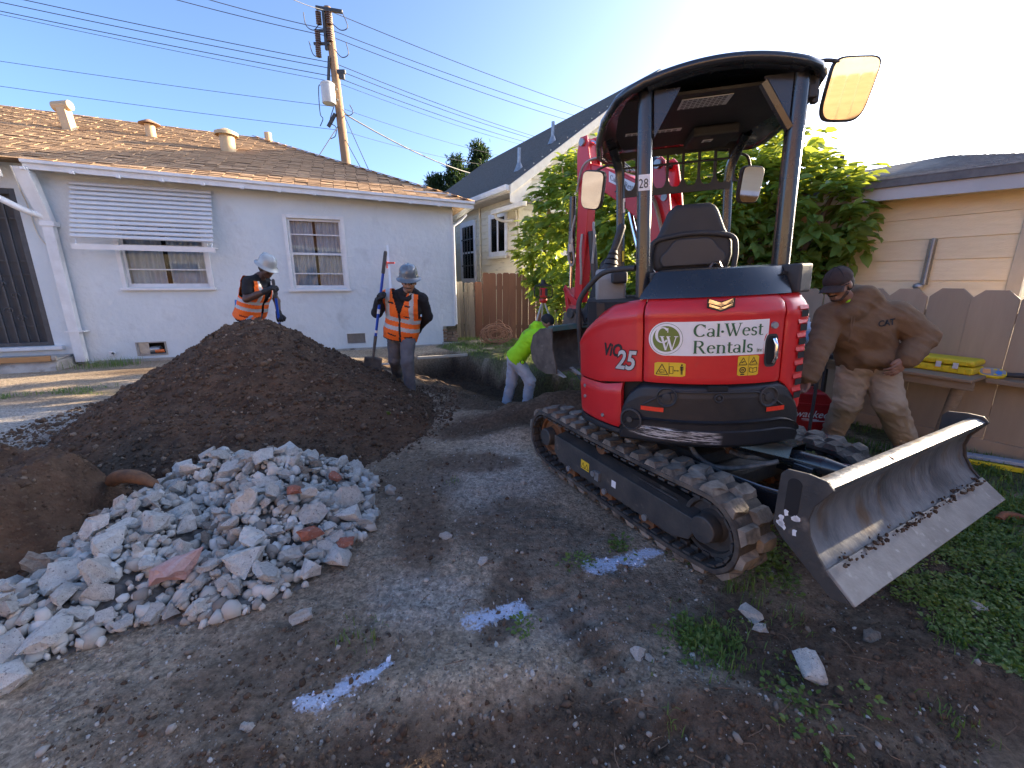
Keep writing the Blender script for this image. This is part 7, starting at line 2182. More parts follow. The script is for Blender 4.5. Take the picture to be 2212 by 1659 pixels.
def torso_prims(h, c, sl, sr, nk, w=1.0):
    a = (sr - sl) / np.linalg.norm(sr - sl)
    return [cap(h - a * .07, c - a * .085, .112 * w, .112 * w, .05), cap(h + a * .07, c + a * .085, .112 * w, .112 * w, .05), cap(h - a * .05, h + a * .05, .13 * w, .13 * w, .05),
            cap(c - a * .06, c + a * .06, .128 * w, .128 * w, .05), cap(sl + a * .02, sr - a * .02, .070 * w, .070 * w, .06), cap(sl, nk, .055 * w, .058, .05), cap(sr, nk, .055 * w, .058, .05)]


def limb(*jr):
    return [cap(jr[i][0], jr[i + 1][0], jr[i][1], jr[i + 1][1], .02) for i in range(len(jr) - 1)]


def boot(an, toe, name, mat, parent, sole=None, o=None, g=1.0):
    an, toe = np.array(an, float), np.array(toe, float)
    d = toe - an; d[2] = 0; d /= np.linalg.norm(d)
    z = min(toe[2], an[2] - .05)
    heel = V3(an[0], an[1], z + .035) - d * .04; tp = V3(toe[0], toe[1], z + .028)
    b_ = cloth(name, [cap(an + V3(0, 0, .05), an, .052 * g, .05 * g), cap(an, heel, .05 * g, .043 * g), cap(heel, tp, .043 * g, .044 * g, .03), cap(an, (heel + tp) / 2 + V3(0, 0, .02), .045 * g, .045 * g, .03)], mat, parent, .009, .02, 0, .003, 3, sc=20, origin=o)
    b = MB(); w_ = np.cross(d, V3(0, 0, 1))
    ol = []
    for t in range(16):
        a = 2 * math.pi * t / 16; L_ = np.linalg.norm(tp[:2] - heel[:2]) / 2 + .045
        p = (heel + tp) / 2 + d * L_ * math.cos(a) + w_ * .047 * math.sin(a) * (1.05 if math.cos(a) > 0 else .9); ol.append(p)
    oo = np.zeros(3) if o is None else o
    b.add([(p[0] - oo[0], p[1] - oo[1], z - .012 - oo[2]) for p in ol] + [(p[0] - oo[0], p[1] - oo[1], z + .014 - oo[2]) for p in ol], [(i, (i + 1) % 16, 16 + (i + 1) % 16, 16 + i) for i in range(16)] + [tuple(range(15, -1, -1)), tuple(range(16, 32))])
    b.build('sole', sole or M_DARK, b_)
    return b_


def hard_hat(c, M, mat, parent, o, scale=1.0, sticker=None):
    """full-brim hat: dome with ridges, brim, band"""
    Mx = Matrix.Translation(c - o) @ Matrix(M.tolist()).to_4x4()
    b = MB(); n = 40
    prof = [(0.0, .150), (.03, .149), (.06, .141), (.09, .122), (.108, .095), (.116, .055), (.118, .02), (.122, .004), (.150, -.012), (.158, -.017), (.157, -.022), (.12, -.008), (.112, .0), (.0, .02)]
    vs_ = []
    for r, z in prof:
        for i in range(n):
            a = 2 * math.pi * i / n
            rx, ry = r * .93, r * 1.10
            zz = z - (.012 * max(0, math.sin(a)) if r > .13 else 0)
            ridge = .006 if (abs(math.cos(a)) < .16 and .03 < z < .148) else 0
            vs_.append(((rx + ridge) * math.cos(a) * scale, (ry + ridge) * math.sin(a) * scale, (zz + ridge) * scale))
    b.add(vs_, [(j * n + i, j * n + (i + 1) % n, (j + 1) * n + (i + 1) % n, (j + 1) * n + i) for j in range(len(prof) - 1) for i in range(n)], Mx)
    hat = b.build('hard_hat', mat, parent, smooth=50)
    if sticker:
        for (x, z, w, hh, m) in sticker:
            b = MB()
            def sp(xx, zz):
                a = math.pi / 2 - xx / .12; r = np.interp(zz, [.02, .055, .095, .122, .141], [.118, .116, .108, .09, .06]) + .0025
                return Mx @ Vector((r * .93 * math.cos(a), r * 1.10 * math.sin(a), zz))
            k = 6
            vs2 = []
            for i in range(k + 1):
                for j in range(k + 1):
                    u, v = i / k * 2 - 1, j / k * 2 - 1
                    if hh > .03: q = max(abs(u), abs(v)); L_ = math.hypot(u, v) or 1; u, v = u / L_ * q, v / L_ * q
                    vs2.append(sp(x + w / 2 * u, z + hh / 2 * v))
            b.add(vs2, [(i * (k + 1) + j, (i + 1) * (k + 1) + j, (i + 1) * (k + 1) + j + 1, i * (k + 1) + j + 1) for i in range(k) for j in range(k)])
            b.build('hat_sticker', m, hat)
    return hat


def body_obj(label, parts, origin, mats):
    """parts: list of (prims, voxel, k, material index): one mesh, origin at the feet"""
    Vs, Fs, Ms, n = [], [], [], 0
    for prims, h, k, mi in parts:
        V, F = sdf_mesh(prims, h, k)
        Vs.append(V - origin); Fs.append(F + n); Ms.append(np.full(len(F), mi)); n += len(V)
    me = fastmesh('person', np.concatenate(Vs), np.concatenate(Fs), mats, True)
    me.polygons.foreach_set('material_index', np.concatenate(Ms).astype(np.int32)); me.update()
    o = link('person', me, None, tuple(origin))
    tag(o, label, 'person')
    return o


def eyes(c, M, parent, o):
    for s in (-1, 1):
        b = MB(); b.ell(tuple(c + M @ V3(s * .032, .083, .002) - o), .0115, 10, 7); b.build('eye', M_DARK, parent, smooth=60)


M_SKIN_D = pm('skin_deep_brown', (0.085, 0.042, 0.028), (0.11, 0.058, 0.038), scale=14, rough=0.5, sub=0)
M_SKIN_T = pm('skin_tan', (0.34, 0.19, 0.125), (0.28, 0.15, 0.10), scale=14, rough=0.5)
M_HAIR = pm('black_hair', (0.012, 0.010, 0.009), (0.02, 0.017, 0.015), scale=40, rough=0.7, bump=.4, bscale=120)
M_STUBBLE = pm('beard_stubble', (0.10, 0.062, 0.045), (0.04, 0.028, 0.022), scale=60, rough=0.8, bump=.3, bscale=160)
M_ORANGE = pm('hi_vis_orange', (0.95, 0.17, 0.012), (0.90, 0.14, 0.010), scale=9, rough=0.7, bump=.25, bscale=90)
M_TAPE_R = pm('reflective_tape', (0.52, 0.54, 0.55), (0.42, 0.44, 0.45), scale=12, rough=0.35, bump=.15, bscale=60)
M_BLKCLOTH = pm('black_cloth', (0.012, 0.012, 0.015), (0.022, 0.022, 0.026), scale=12, rough=0.9, bump=.3, bscale=60)
M_GREYCLOTH = pm('grey_work_trousers', (0.10, 0.104, 0.120), (0.155, 0.158, 0.172), scale=7, rough=0.9, bump=.35, bscale=70, col3=(.15, .135, .12), scale3=6, thr3=(.62, .8))
M_DENIM = pm('faded_denim', (0.22, 0.30, 0.42), (0.33, 0.40, 0.50), scale=7, rough=0.9, bump=.35, bscale=90)
M_LDENIM = pm('pale_denim', (0.42, 0.48, 0.58), (0.55, 0.58, 0.64), scale=6, rough=0.9, bump=.35, bscale=90, col3=(.40, .38, .34), scale3=5, thr3=(.6, .8))
M_LIME = pm('hi_vis_lime', (0.46, 0.92, 0.012), (0.40, 0.85, 0.01), scale=8, rough=0.75, bump=.25, bscale=80)
M_BROWN = pm('brown_hoodie', (0.185, 0.112, 0.060), (0.225, 0.140, 0.078), scale=6, rough=0.95, bump=.3, bscale=150)
M_TANPANT = pm('tan_work_trousers', (0.47, 0.37, 0.255), (0.39, 0.295, 0.20), scale=5, rough=0.9, bump=.35, bscale=90, col3=(.38, .29, .20), scale3=4, thr3=(.58, .75))
M_BOOT = pm('dusty_boot', (0.15, 0.115, 0.085), (0.22, 0.18, 0.14), scale=12, rough=0.9, bump=.3, bscale=60)
M_BOOTL = pm('pale_suede_boot', (0.34, 0.26, 0.22), (0.24, 0.18, 0.15), scale=12, rough=0.9, bump=.3, bscale=60)
M_GLOVE = pm('black_glove', (0.014, 0.014, 0.016), (0.03, 0.03, 0.032), scale=14, rough=0.8, bump=.3, bscale=80)
M_HATG = pm('grey_hard_hat', (0.11, 0.135, 0.155), (0.14, 0.165, 0.185), scale=6, rough=0.25, coat=.5)
M_HATL = pm('light_grey_hard_hat', (0.38, 0.41, 0.40), (0.44, 0.46, 0.45), scale=6, rough=0.25, coat=.4)
M_CAP = pm('brown_cap', (0.060, 0.040, 0.034), (0.045, 0.030, 0.026), scale=8, rough=0.9, bump=.25, bscale=140)
M_LENS = pm('dark_lens', (0.008, 0.008, 0.009), rough=.1)
M_BLUEF = pm('blue_fibreglass', (0.015, 0.085, 0.50), (0.012, 0.07, 0.42), scale=9, rough=.3)
M_GRIPG = pm('grey_rubber_grip', (0.085, 0.088, 0.09), (0.06, 0.06, 0.062), scale=12, rough=.8)
M_SHOVEL = pm('dirty_shovel_steel', (0.075, 0.072, 0.070), (0.15, 0.14, 0.13), scale=9, rough=.6, metal=.4, bump=.3, bscale=50)


def gz(x, y): return float(hgt(np.array([x]), np.array([y]))[0])


def shovel(label, top, bot, blade_dir, label_z=None, blade=True):
    """long-handled shovel from grip end to socket, blade below"""
    top, bot = np.array(top, float), np.array(bot, float)
    t = thing('shovel', label, 'shovel', tuple(bot))
    L = lambda p: tuple(np.array(p) - bot)
    d = (top - bot) / np.linalg.norm(top - bot)
    g = top - d * .26
    b = MB(); b.tube([L(bot), L(g)], .0165, 10); b.build('shaft', M_BLUEF, t, smooth=40)
    b = MB(); b.tube([L(g), L(g + d * .02), L(top - d * .02), L(top)], [.019, .021, .021, .015], 10); b.build('grip', M_GRIPG, t, smooth=40)
    bd = np.array(blade_dir, float); bd = bd - d * (bd @ d); bd /= np.linalg.norm(bd)
    sd = np.cross(d, bd)
    for (s0, s1) in ((.40, .47), (.10, .14)):
        b = MB(); n = np.linalg.norm(g - bot); b.tube([L(bot + d * n * s0), L(bot + d * n * s1)], .0172, 10); b.build('shaft_label', M_DECW, t, smooth=40)
    if blade:
        s0 = bot - d * .16 + bd * .01; s1 = bot - d * .26 + bd * .035
        b = MB(); b.tube([L(bot + d * .04), L(bot), L(s0), L(s1)], [.020, .020, .017, .014], 10); b.build('socket', M_SHOVEL, t, smooth=40)
        b = MB(); n1, n2 = 9, 9; vs_ = []
        for i in range(n1):
            v = i / (n1 - 1)
            hw = .108 * (1.0 if v < .55 else math.sqrt(max(.02, 1 - ((v - .55) / .46) ** 2)))
            for j in range(n2):
                u = j / (n2 - 1) * 2 - 1
                p = s1 + d * .03 - d * v * .29 + sd * u * hw + bd * (.045 * u * u - .02 + .03 * v) 
                vs_.append(L(p))
        b.add(vs_, [(i * n2 + j, i * n2 + j + 1, (i + 1) * n2 + j + 1, (i + 1) * n2 + j) for i in range(n1 - 1) for j in range(n2 - 1)])
        o = b.build('blade', M_SHOVEL, t, smooth=60); m = o.modifiers.new('solid', 'SOLIDIFY'); m.thickness = .004
    return t


# ------------------------------------------------------------------ worker walking towards us with a shovel
def worker_walking():
    f1, f2 = gz(-1.29, 5.12), gz(-1.62, 5.72)
    org = V3(-1.43, 5.42, gz(-1.43, 5.42))
    hc = V3(-1.262, 5.275, 1.492); HM = frame3((.14, -.94, -.26), (0, 0, 1))
    nk = V3(-1.315, 5.365, 1.365); ch = V3(-1.36, 5.39, 1.17); hp = V3(-1.425, 5.42, .90)
    sl, sr = V3(-1.555, 5.355, 1.305), V3(-1.135, 5.40, 1.285)
    el, wl = V3(-1.705, 5.345, 1.115), V3(-1.625, 5.20, 1.275)
    er, wr = V3(-1.095, 5.50, 1.055), V3(-1.215, 5.60, .93)
    k1, a1, t1 = V3(-1.335, 5.255, .49), V3(-1.315, 5.26, f1 + .11), V3(-1.30, 5.10, f1 + .02)
    k2, a2, t2 = V3(-1.555, 5.47, .49), V3(-1.615, 5.80, f2 + .13), V3(-1.60, 5.65, f2 + .02)
    h1, h2_ = V3(-1.345, 5.415, .86), V3(-1.515, 5.42, .86)
    arms = limb((sl, .055), (el, .043), (wl, .032)) + limb((sr, .055), (er, .043), (wr, .032))
    legs = limb((h1, .082), (k1, .055), (a1, .040)) + limb((h2_, .082), (k2, .055), (a2, .040))
    body = body_obj('worker walking in orange vest and dark grey hard hat, carrying a blue shovel', [(torso_prims(hp, ch, sl, sr, nk, .88) + arms + legs + [cap(nk, hc - HM @ V3(0, .01, .06), .052, .05)], .012, .03, 0), (head_prims(hc, HM) + [cap(nk, hc - HM @ V3(0, .01, .06), .052, .05)], .0055, .012, 0)], org, [M_SKIN_T])
    eyes(hc, HM, body, org)
    cloth('hair', [ell(hc + HM @ V3(0, -.03, .035), (.082, .088, .09), HM)], M_HAIR, body, .008, .02, 0, .0, origin=org)
    g = lambda x, y, z: hc + HM @ V3(x, y, z)
    cloth('moustache', [cap(g(-.026, .090, -.052), g(0, .100, -.048), .005, .007, .005), cap(g(.026, .090, -.052), g(0, .100, -.048), .005, .007, .005), ell(g(0, .078, -.098), (.022, .016, .018), HM)], M_STUBBLE, body, .004, .006, 0, 0, origin=org)
    tp = torso_prims(hp + V3(0, 0, -.01), ch, sl, sr, nk, 1.0)
    hood = [cap(nk + V3(-.09, .02, -.01), nk + V3(0, .09, .05), .05, .055), cap(nk + V3(0, .09, .05), nk + V3(.10, .03, -.01), .055, .05), cap(nk + V3(-.10, -.02, -.02), nk + V3(-.03, -.09, -.08), .04, .03), cap(nk + V3(.11, -.01, -.02), nk + V3(.03, -.09, -.08), .04, .03)]
    cloth('hoodie', tp + limb((sl, .070), (el, .060), (wl, .044)) + limb((sr, .070), (er, .060), (wr, .044)) + hood, M_BLKCLOTH, body, .011, .03, .004, .012, 11, origin=org)
    a = (sr - sl) / np.linalg.norm(sr - sl); upv = (ch - hp) / np.linalg.norm(ch - hp); fw = np.cross(a, upv)
    fw = fw if fw[1] < 0 else -fw
    def co(C):
        q = C - hp; return q @ a, q @ upv, q @ fw
    def paint(C):
        u, t, f = co(C); m = np.zeros(len(C))
        m[((t > .015) & (t < .065)) | ((t > .125) & (t < .175))] = 1
        m[(t > .17) & (np.abs(np.abs(u) - .145) < .027)] = 1
        m[(f > 0) & (np.abs(u) < .013)] = 2
        m[(f > 0) & (np.abs(t + .065 - np.abs(u) * .15) < .008) & (np.abs(u) > .05) & (np.abs(u) < .15)] = 2
        m[(f > 0) & (np.abs(t - .205) < .007) & (u > .05) & (u < .13)] = 2
        m[(f > 0) & (np.abs(t - .34) < .010) & (np.abs(np.abs(u) - .10) < .035)] = 2
        m[t < -.118] = 2
        return m
    def drop(C):
        u, t, f = co(C)
        return (t < -.13) | ((f > 0) & (t > .20) & (np.abs(u) < (t - .20) * .34 + .002)) | (t > .50) | ((t > .20) & (np.abs(u) > .225)) | ((np.abs(u) < .075) & (t > .40))
    vp = [cap(p[1] - upv * (.17 if i < 2 else 0), p[2], p[3], p[4], p[5]) if i < 3 else (p if i == 3 else cap(p[1], p[2], .085, .085, .05)) for i, p in enumerate(tp[:5])]
    cloth('hi_vis_vest', vp, [M_ORANGE, M_TAPE_R, M_BLKCLOTH], body, .009, .04, .030, .010, 21, paint, drop, origin=org)
    cloth('trousers', [cap(hp - V3(.06, 0, .02), hp + V3(.06, 0, -.02), .125, .125), cap(hp + V3(0, 0, .03), hp + V3(0, 0, -.02), .12, .12)] + limb((h1, .105), (k1, .078), (a1 + V3(0, 0, .03), .066)) + limb((h2_, .105), (k2, .078), (a2 + V3(0, 0, .03), .066)), M_GREYCLOTH, body, .011, .03, 0, .020, 31, origin=org)
    boot(a1, t1, 'boot', M_BOOT, body, M_BLKCLOTH, org); boot(a2, t2, 'boot', M_BOOT, body, M_BLKCLOTH, org)
    cloth('glove', [cap(wl + (el - wl) * .25, wl, .044, .040)] + hand_prims(wl, V3(.25, -.35, .55), V3(.9, -.2, -.1), 1.15, side=1, s=1.12), M_GLOVE, body, .0055, .008, .004, 0, origin=org)
    cloth('glove', [cap(wr + (er - wr) * .25, wr, .044, .040)] + hand_prims(wr, V3(-.4, .3, -.5), V3(-.5, -.8, .0), .7, side=1, s=1.1), M_GLOVE, body, .0055, .008, .004, 0, origin=org)
    hard_hat(hc + HM @ V3(0, -.014, .062), HM, M_HATG, body, org, 1.02, [(.0, .075, .05, .052, M_DECW), (.0, .074, .032, .036, M_ORANGE), (.0, .030, .05, .014, M_DECW)])
    return body


worker_walking()
shovel('blue handled shovel with grey grip held upright by the walking worker', (-1.478, 5.13, 1.845), (-1.715, 5.24, .80), (.35, -.9, 0.1))


# ------------------------------------------------------------------ worker leaning on a shovel behind the heap
def worker_leaning():
    zf = max(gz(-3.75, 6.1) + float(mound_h(np.array([-3.75]), np.array([6.1]))[0]), .05)
    org = V3(-3.75, 6.1, zf)
    hc = V3(-3.435, 6.08, 1.675); HM = frame3((.78, -.30, -.50), (0, 0, 1))
    nk = V3(-3.555, 6.10, 1.56); ch = V3(-3.63, 6.10, 1.36); hp = V3(-3.745, 6.11, 1.10)
    sl, sr = V3(-3.62, 5.925, 1.495), V3(-3.585, 6.285, 1.49)
    el, wl = V3(-3.635, 5.845, 1.265), V3(-3.335, 5.835, 1.375)
    er, wr = V3(-3.47, 6.30, 1.22), V3(-3.33, 6.05, 1.045)
    kn1, an1, to1 = V3(-3.70, 5.98, zf + .46), V3(-3.76, 5.97, zf + .10), V3(-3.60, 5.93, zf + .02)
    kn2, an2, to2 = V3(-3.72, 6.24, zf + .46), V3(-3.80, 6.26, zf + .10), V3(-3.64, 6.24, zf + .02)
    h1, h2_ = hp + V3(.0, -.09, -.05), hp + V3(0, .09, -.05)
    arms = limb((sl, .056), (el, .044), (wl, .029)) + limb((sr, .056), (er, .044), (wr, .029))
    body = body_obj('worker in orange vest and light grey hard hat leaning on a shovel behind the heap',
                    [(torso_prims(hp, ch, sl, sr, nk, .86) + arms + limb((h1, .08), (kn1, .055), (an1, .04)) + limb((h2_, .08), (kn2, .055), (an2, .04)) + [cap(nk, hc - HM @ V3(0, .01, .06), .05, .05)], .012, .03, 0),
                     (head_prims(hc, HM) + [cap(nk, hc - HM @ V3(0, .01, .06), .052, .05)], .0055, .012, 0), (limb((el * .6 + sl * .4, .05), (el, .045), ((el + wl) / 2, .043), (wl, .031)), .008, .02, 0)], org, [M_SKIN_D])
    eyes(hc, HM, body, org)
    cloth('hair', [ell(hc + HM @ V3(0, -.035, .01), (.083, .088, .098), HM)], M_HAIR, body, .008, .02, 0, .004, 4, origin=org, sc=40)
    tp = torso_prims(hp, ch, sl, sr, nk, .98)
    cloth('t_shirt', tp[:6] + [tp[6]] + limb((sl, .078), (el * .62 + sl * .38, .066)) + limb((sr, .078), (er * .6 + sr * .4, .066)), M_BLKCLOTH, body, .010, .03, 0, .010, 41, drop=lambda C: (np.linalg.norm(C - (nk + V3(.03, 0, .07)), axis=1) < .085), origin=org)
    a = (sr - sl) / np.linalg.norm(sr - sl); upv = (ch - hp) / np.linalg.norm(ch - hp); fw = np.cross(a, upv); fw = fw if fw[0] > 0 else -fw
    def co(C): q = C - hp; return q @ a, q @ upv, q @ fw
    def paint(C):
        u, t, f = co(C); m = np.zeros(len(C))
        t2 = t - f * .10
        m[((t2 > .02) & (t2 < .068)) | ((t2 > .125) & (t2 < .17))] = 1
        m[(t > .16) & (np.abs(np.abs(u) - .125) < .024) & (f > -.02)] = 1
        m[(np.abs(t2 + .065) < .010) & (f > .0) & (u < 0)] = 2
        m[t < -.128] = 3
        return m
    def drop(C):
        u, t, f = co(C)
        return (t + f * .35 < -.15) | (t > .47) | ((t > .19) & (np.abs(u) > .20) & (np.abs(f) < .10)) | ((np.abs(u) < .075) & (t > .40)) | ((f > 0) & (np.abs(u) < .02 + .3 * np.maximum(0, t - .15)))
    vp = [cap(p[1] - upv * .18 - fw * .02, p[2], p[3] * 1.06, p[4], p[5]) if i < 3 else p for i, p in enumerate(tp[:5])]
    cloth('hi_vis_vest', vp, [M_ORANGE, M_TAPE_R, pm('pocket_trim', (.22, .02, .005), rough=.8), M_BLKCLOTH], body, .009, .04, .036, .012, 51, paint, drop, origin=org)
    cloth('jeans', [cap(hp + V3(0, -.06, -.03), hp + V3(0, .06, -.03), .125, .125)] + limb((h1, .105), (kn1, .08), (an1, .066)) + limb((h2_, .105), (kn2, .08), (an2, .066)), M_DENIM, body, .012, .03, 0, .016, 61, origin=org)
    boot(an1, to1, 'boot', M_BOOT, body, None, org); boot(an2, to2, 'boot', M_BOOT, body, None, org)
    cloth('glove', [cap(wl + (el - wl) * .12, wl, .036, .036)] + hand_prims(wl, V3(.8, -.05, .45), V3(.4, .5, -.7), 1.1, side=-1, s=1.15), M_GLOVE, body, .0055, .008, .004, 0, origin=org)
    cloth('glove', [cap(wr + (er - wr) * .15, wr, .036, .036)] + hand_prims(wr, V3(.3, -.3, -.6), V3(.5, -.75, 0), 1.05, side=1, s=1.15), M_GLOVE, body, .0055, .008, .004, 0, origin=org)
    hard_hat(hc + HM @ V3(0, -.012, .055), HM, M_HATL, body, org, 1.0)
    b = MB(); p0 = hp - org + V3(.10, -.15, -.10)
    for k in range(5): b.tube(bez([tuple(p0 + V3(-.03 + .015 * k, 0, .02)), tuple(p0 + V3(-.01 + .012 * k, -.03, -.01 - .01 * k)), tuple(p0 + V3(.04 - .01 * k, -.01, .015))], 4), .005, 5)
    b.build('belt_strings', M_ORANGEPIPE, body)
    return body


worker_leaning()
shovel('blue handled shovel planted behind the soil heap by the leaning worker', (-3.235, 5.845, 1.53), (-3.325, 6.03, .72), (-.8, -.3, 0), blade=True)


# ------------------------------------------------------------------ worker bent over in the trench
def lay_on(cl, b, lc, ex, ez, name, mat, org):
    """presses flat print onto a piece of cloth"""
    ex = ex / np.linalg.norm(ex); ez = ez - ex * (ez @ ex); ez /= np.linalg.norm(ez); nn = np.cross(ex, ez)
    hv = np.zeros(len(cl.data.vertices) * 3); cl.data.vertices.foreach_get('co', hv); hv = hv.reshape(-1, 3) + org
    if ((hv.mean(0) - lc) @ nn) > 0: nn = -nn
    out = []
    for v in b.v:
        q = lc + ex * v[0] + ez * v[2]
        d = hv - q; lat = np.linalg.norm(d - np.outer(d @ nn, nn), axis=1)
        kk = np.argsort(lat)[:30]; s = (d[kk] @ nn); s = s[s > -.15].max() if (s > -.15).any() else 0
        out.append(tuple(q + nn * (s + .004) - org))
    b.v = out
    return b.build(name, mat, cl)


def worker_trench():
    x1, y1, x2, y2 = .22, 6.25, -.10, 6.42
    z1, z2 = gz(x1, y1), gz(x2, y2)
    org = V3(.05, 6.33, min(z1, z2))
    hc = V3(.525, 6.30, .895); HM = frame3((.75, .25, -.62), (0, 0, 1))
    nk = V3(.425, 6.30, .84); ch = V3(.285, 6.30, .66); hp = V3(.055, 6.345, .36)
    sl, sr = V3(.335, 6.45, .745), V3(.36, 6.125, .735)
    er, wr = V3(.385, 6.03, .50), V3(.525, 6.08, .30)
    el, wl = V3(.50, 6.50, .52), V3(.62, 6.42, .34)
    h1, h2_ = hp + V3(.03, -.085, -.04), hp + V3(-.02, .085, -.04)
    k1, a1, t1 = V3(.275, 6.20, .03), V3(x1, y1, z1 + .10), V3(x1 + .15, y1 - .04, z1 + .02)
    k2, a2, t2 = V3(-.01, 6.42, -.06), V3(x2, y2, z2 + .10), V3(x2 + .15, y2 - .03, z2 + .02)
    body = body_obj('worker in lime hooded top and pale jeans bending over in the trench',
                    [(torso_prims(hp, ch, sl, sr, nk, .88) + limb((sl, .056), (el, .044), (wl, .029)) + limb((sr, .056), (er, .044), (wr, .029)) + limb((h1, .08), (k1, .056), (a1, .04)) + limb((h2_, .08), (k2, .056), (a2, .04)) + [cap(nk, hc - HM @ V3(0, .01, .05), .05, .05)], .012, .03, 0),
                     (head_prims(hc, HM), .006, .012, 0), (hand_prims(wr, V3(.5, .05, -.85), V3(.3, .9, 0), .5, side=-1), .005, .006, 0), (hand_prims(wl, V3(.5, -.1, -.8), V3(.3, -.9, 0), .5, side=1), .005, .006, 0)], org, [M_SKIN_T])
    cloth('knit_hat', [ell(hc + HM @ V3(0, -.02, .04), (.092, .105, .092), HM)], M_GLOVE, body, .008, .02, 0, .003, 8, origin=org)
    tp = torso_prims(hp, ch, sl, sr, nk, 1.06)
    upv = (ch - hp) / np.linalg.norm(ch - hp)
    hood = [cap(nk + V3(-.07, -.09, .02), nk + V3(-.06, .09, .02), .055, .055), cap(nk + V3(-.07, -.09, .02), nk + V3(.04, -.08, -.03), .05, .04), ell(nk + V3(-.09, 0, .0), (.07, .10, .05))]
    hd = cloth('lime_hoodie', tp + hood + limb((sl, .078), (el, .064), (wl, .046)) + limb((sr, .078), (er, .066), (wr, .046)), M_LIME, body, .010, .03, .006, .022, 71, drop=lambda C: ((C - hp) @ upv) < -.035, origin=org, sc=8)
    cloth('jeans', [cap(hp + V3(.0, -.06, -.01), hp + V3(0, .06, -.01), .13, .13)] + limb((h1, .108), (k1, .085), (a1 + V3(0, 0, .0), .072)) + limb((h2_, .108), (k2, .085), (a2, .072)), M_LDENIM, body, .010, .03, 0, .024, 81, origin=org)
    boot(a1, t1, 'shoe', M_LDENIM, body, None, org); boot(a2, t2, 'shoe', pm('white_green_shoe', (.5, .55, .42), (.35, .42, .3), scale=20, rough=.8), body, None, org)
    c = hp + V3(.10, -.175, -.03) - org
    b = MB(); b.cyl(tuple(c + V3(0, .02, 0)), tuple(c + V3(0, -.02, 0)), .036, n=18); tmz = b.build('tape_measure', M_BLKCLOTH, body, smooth=40, bevel=.006)
    b = MB(); b.cyl(tuple(c + V3(0, -.02, 0)), tuple(c + V3(0, -.024, 0)), .026, n=18); b.build('tape_measure_ring', M_LIME, tmz)
    # printed mark on the back: a ring and a short line of lettering
    o = Pen(); o.arc(0, .05, .055, .055, 0, 360, .010, 1, 24); o.arc(0, .05, .022, .03, 30, 330, .010, 1, 16)
    for k in range(5): o.bar(-.06 + .03 * k, -.055, -.06 + .03 * k, -.025, .014)
    lay_on(hd, o.b, V3(.19, 6.25, .80), V3(.25, -.90, -.30), V3(.62, .10, .78), 'back_print', M_OLIVE, org)
    return body


worker_trench()


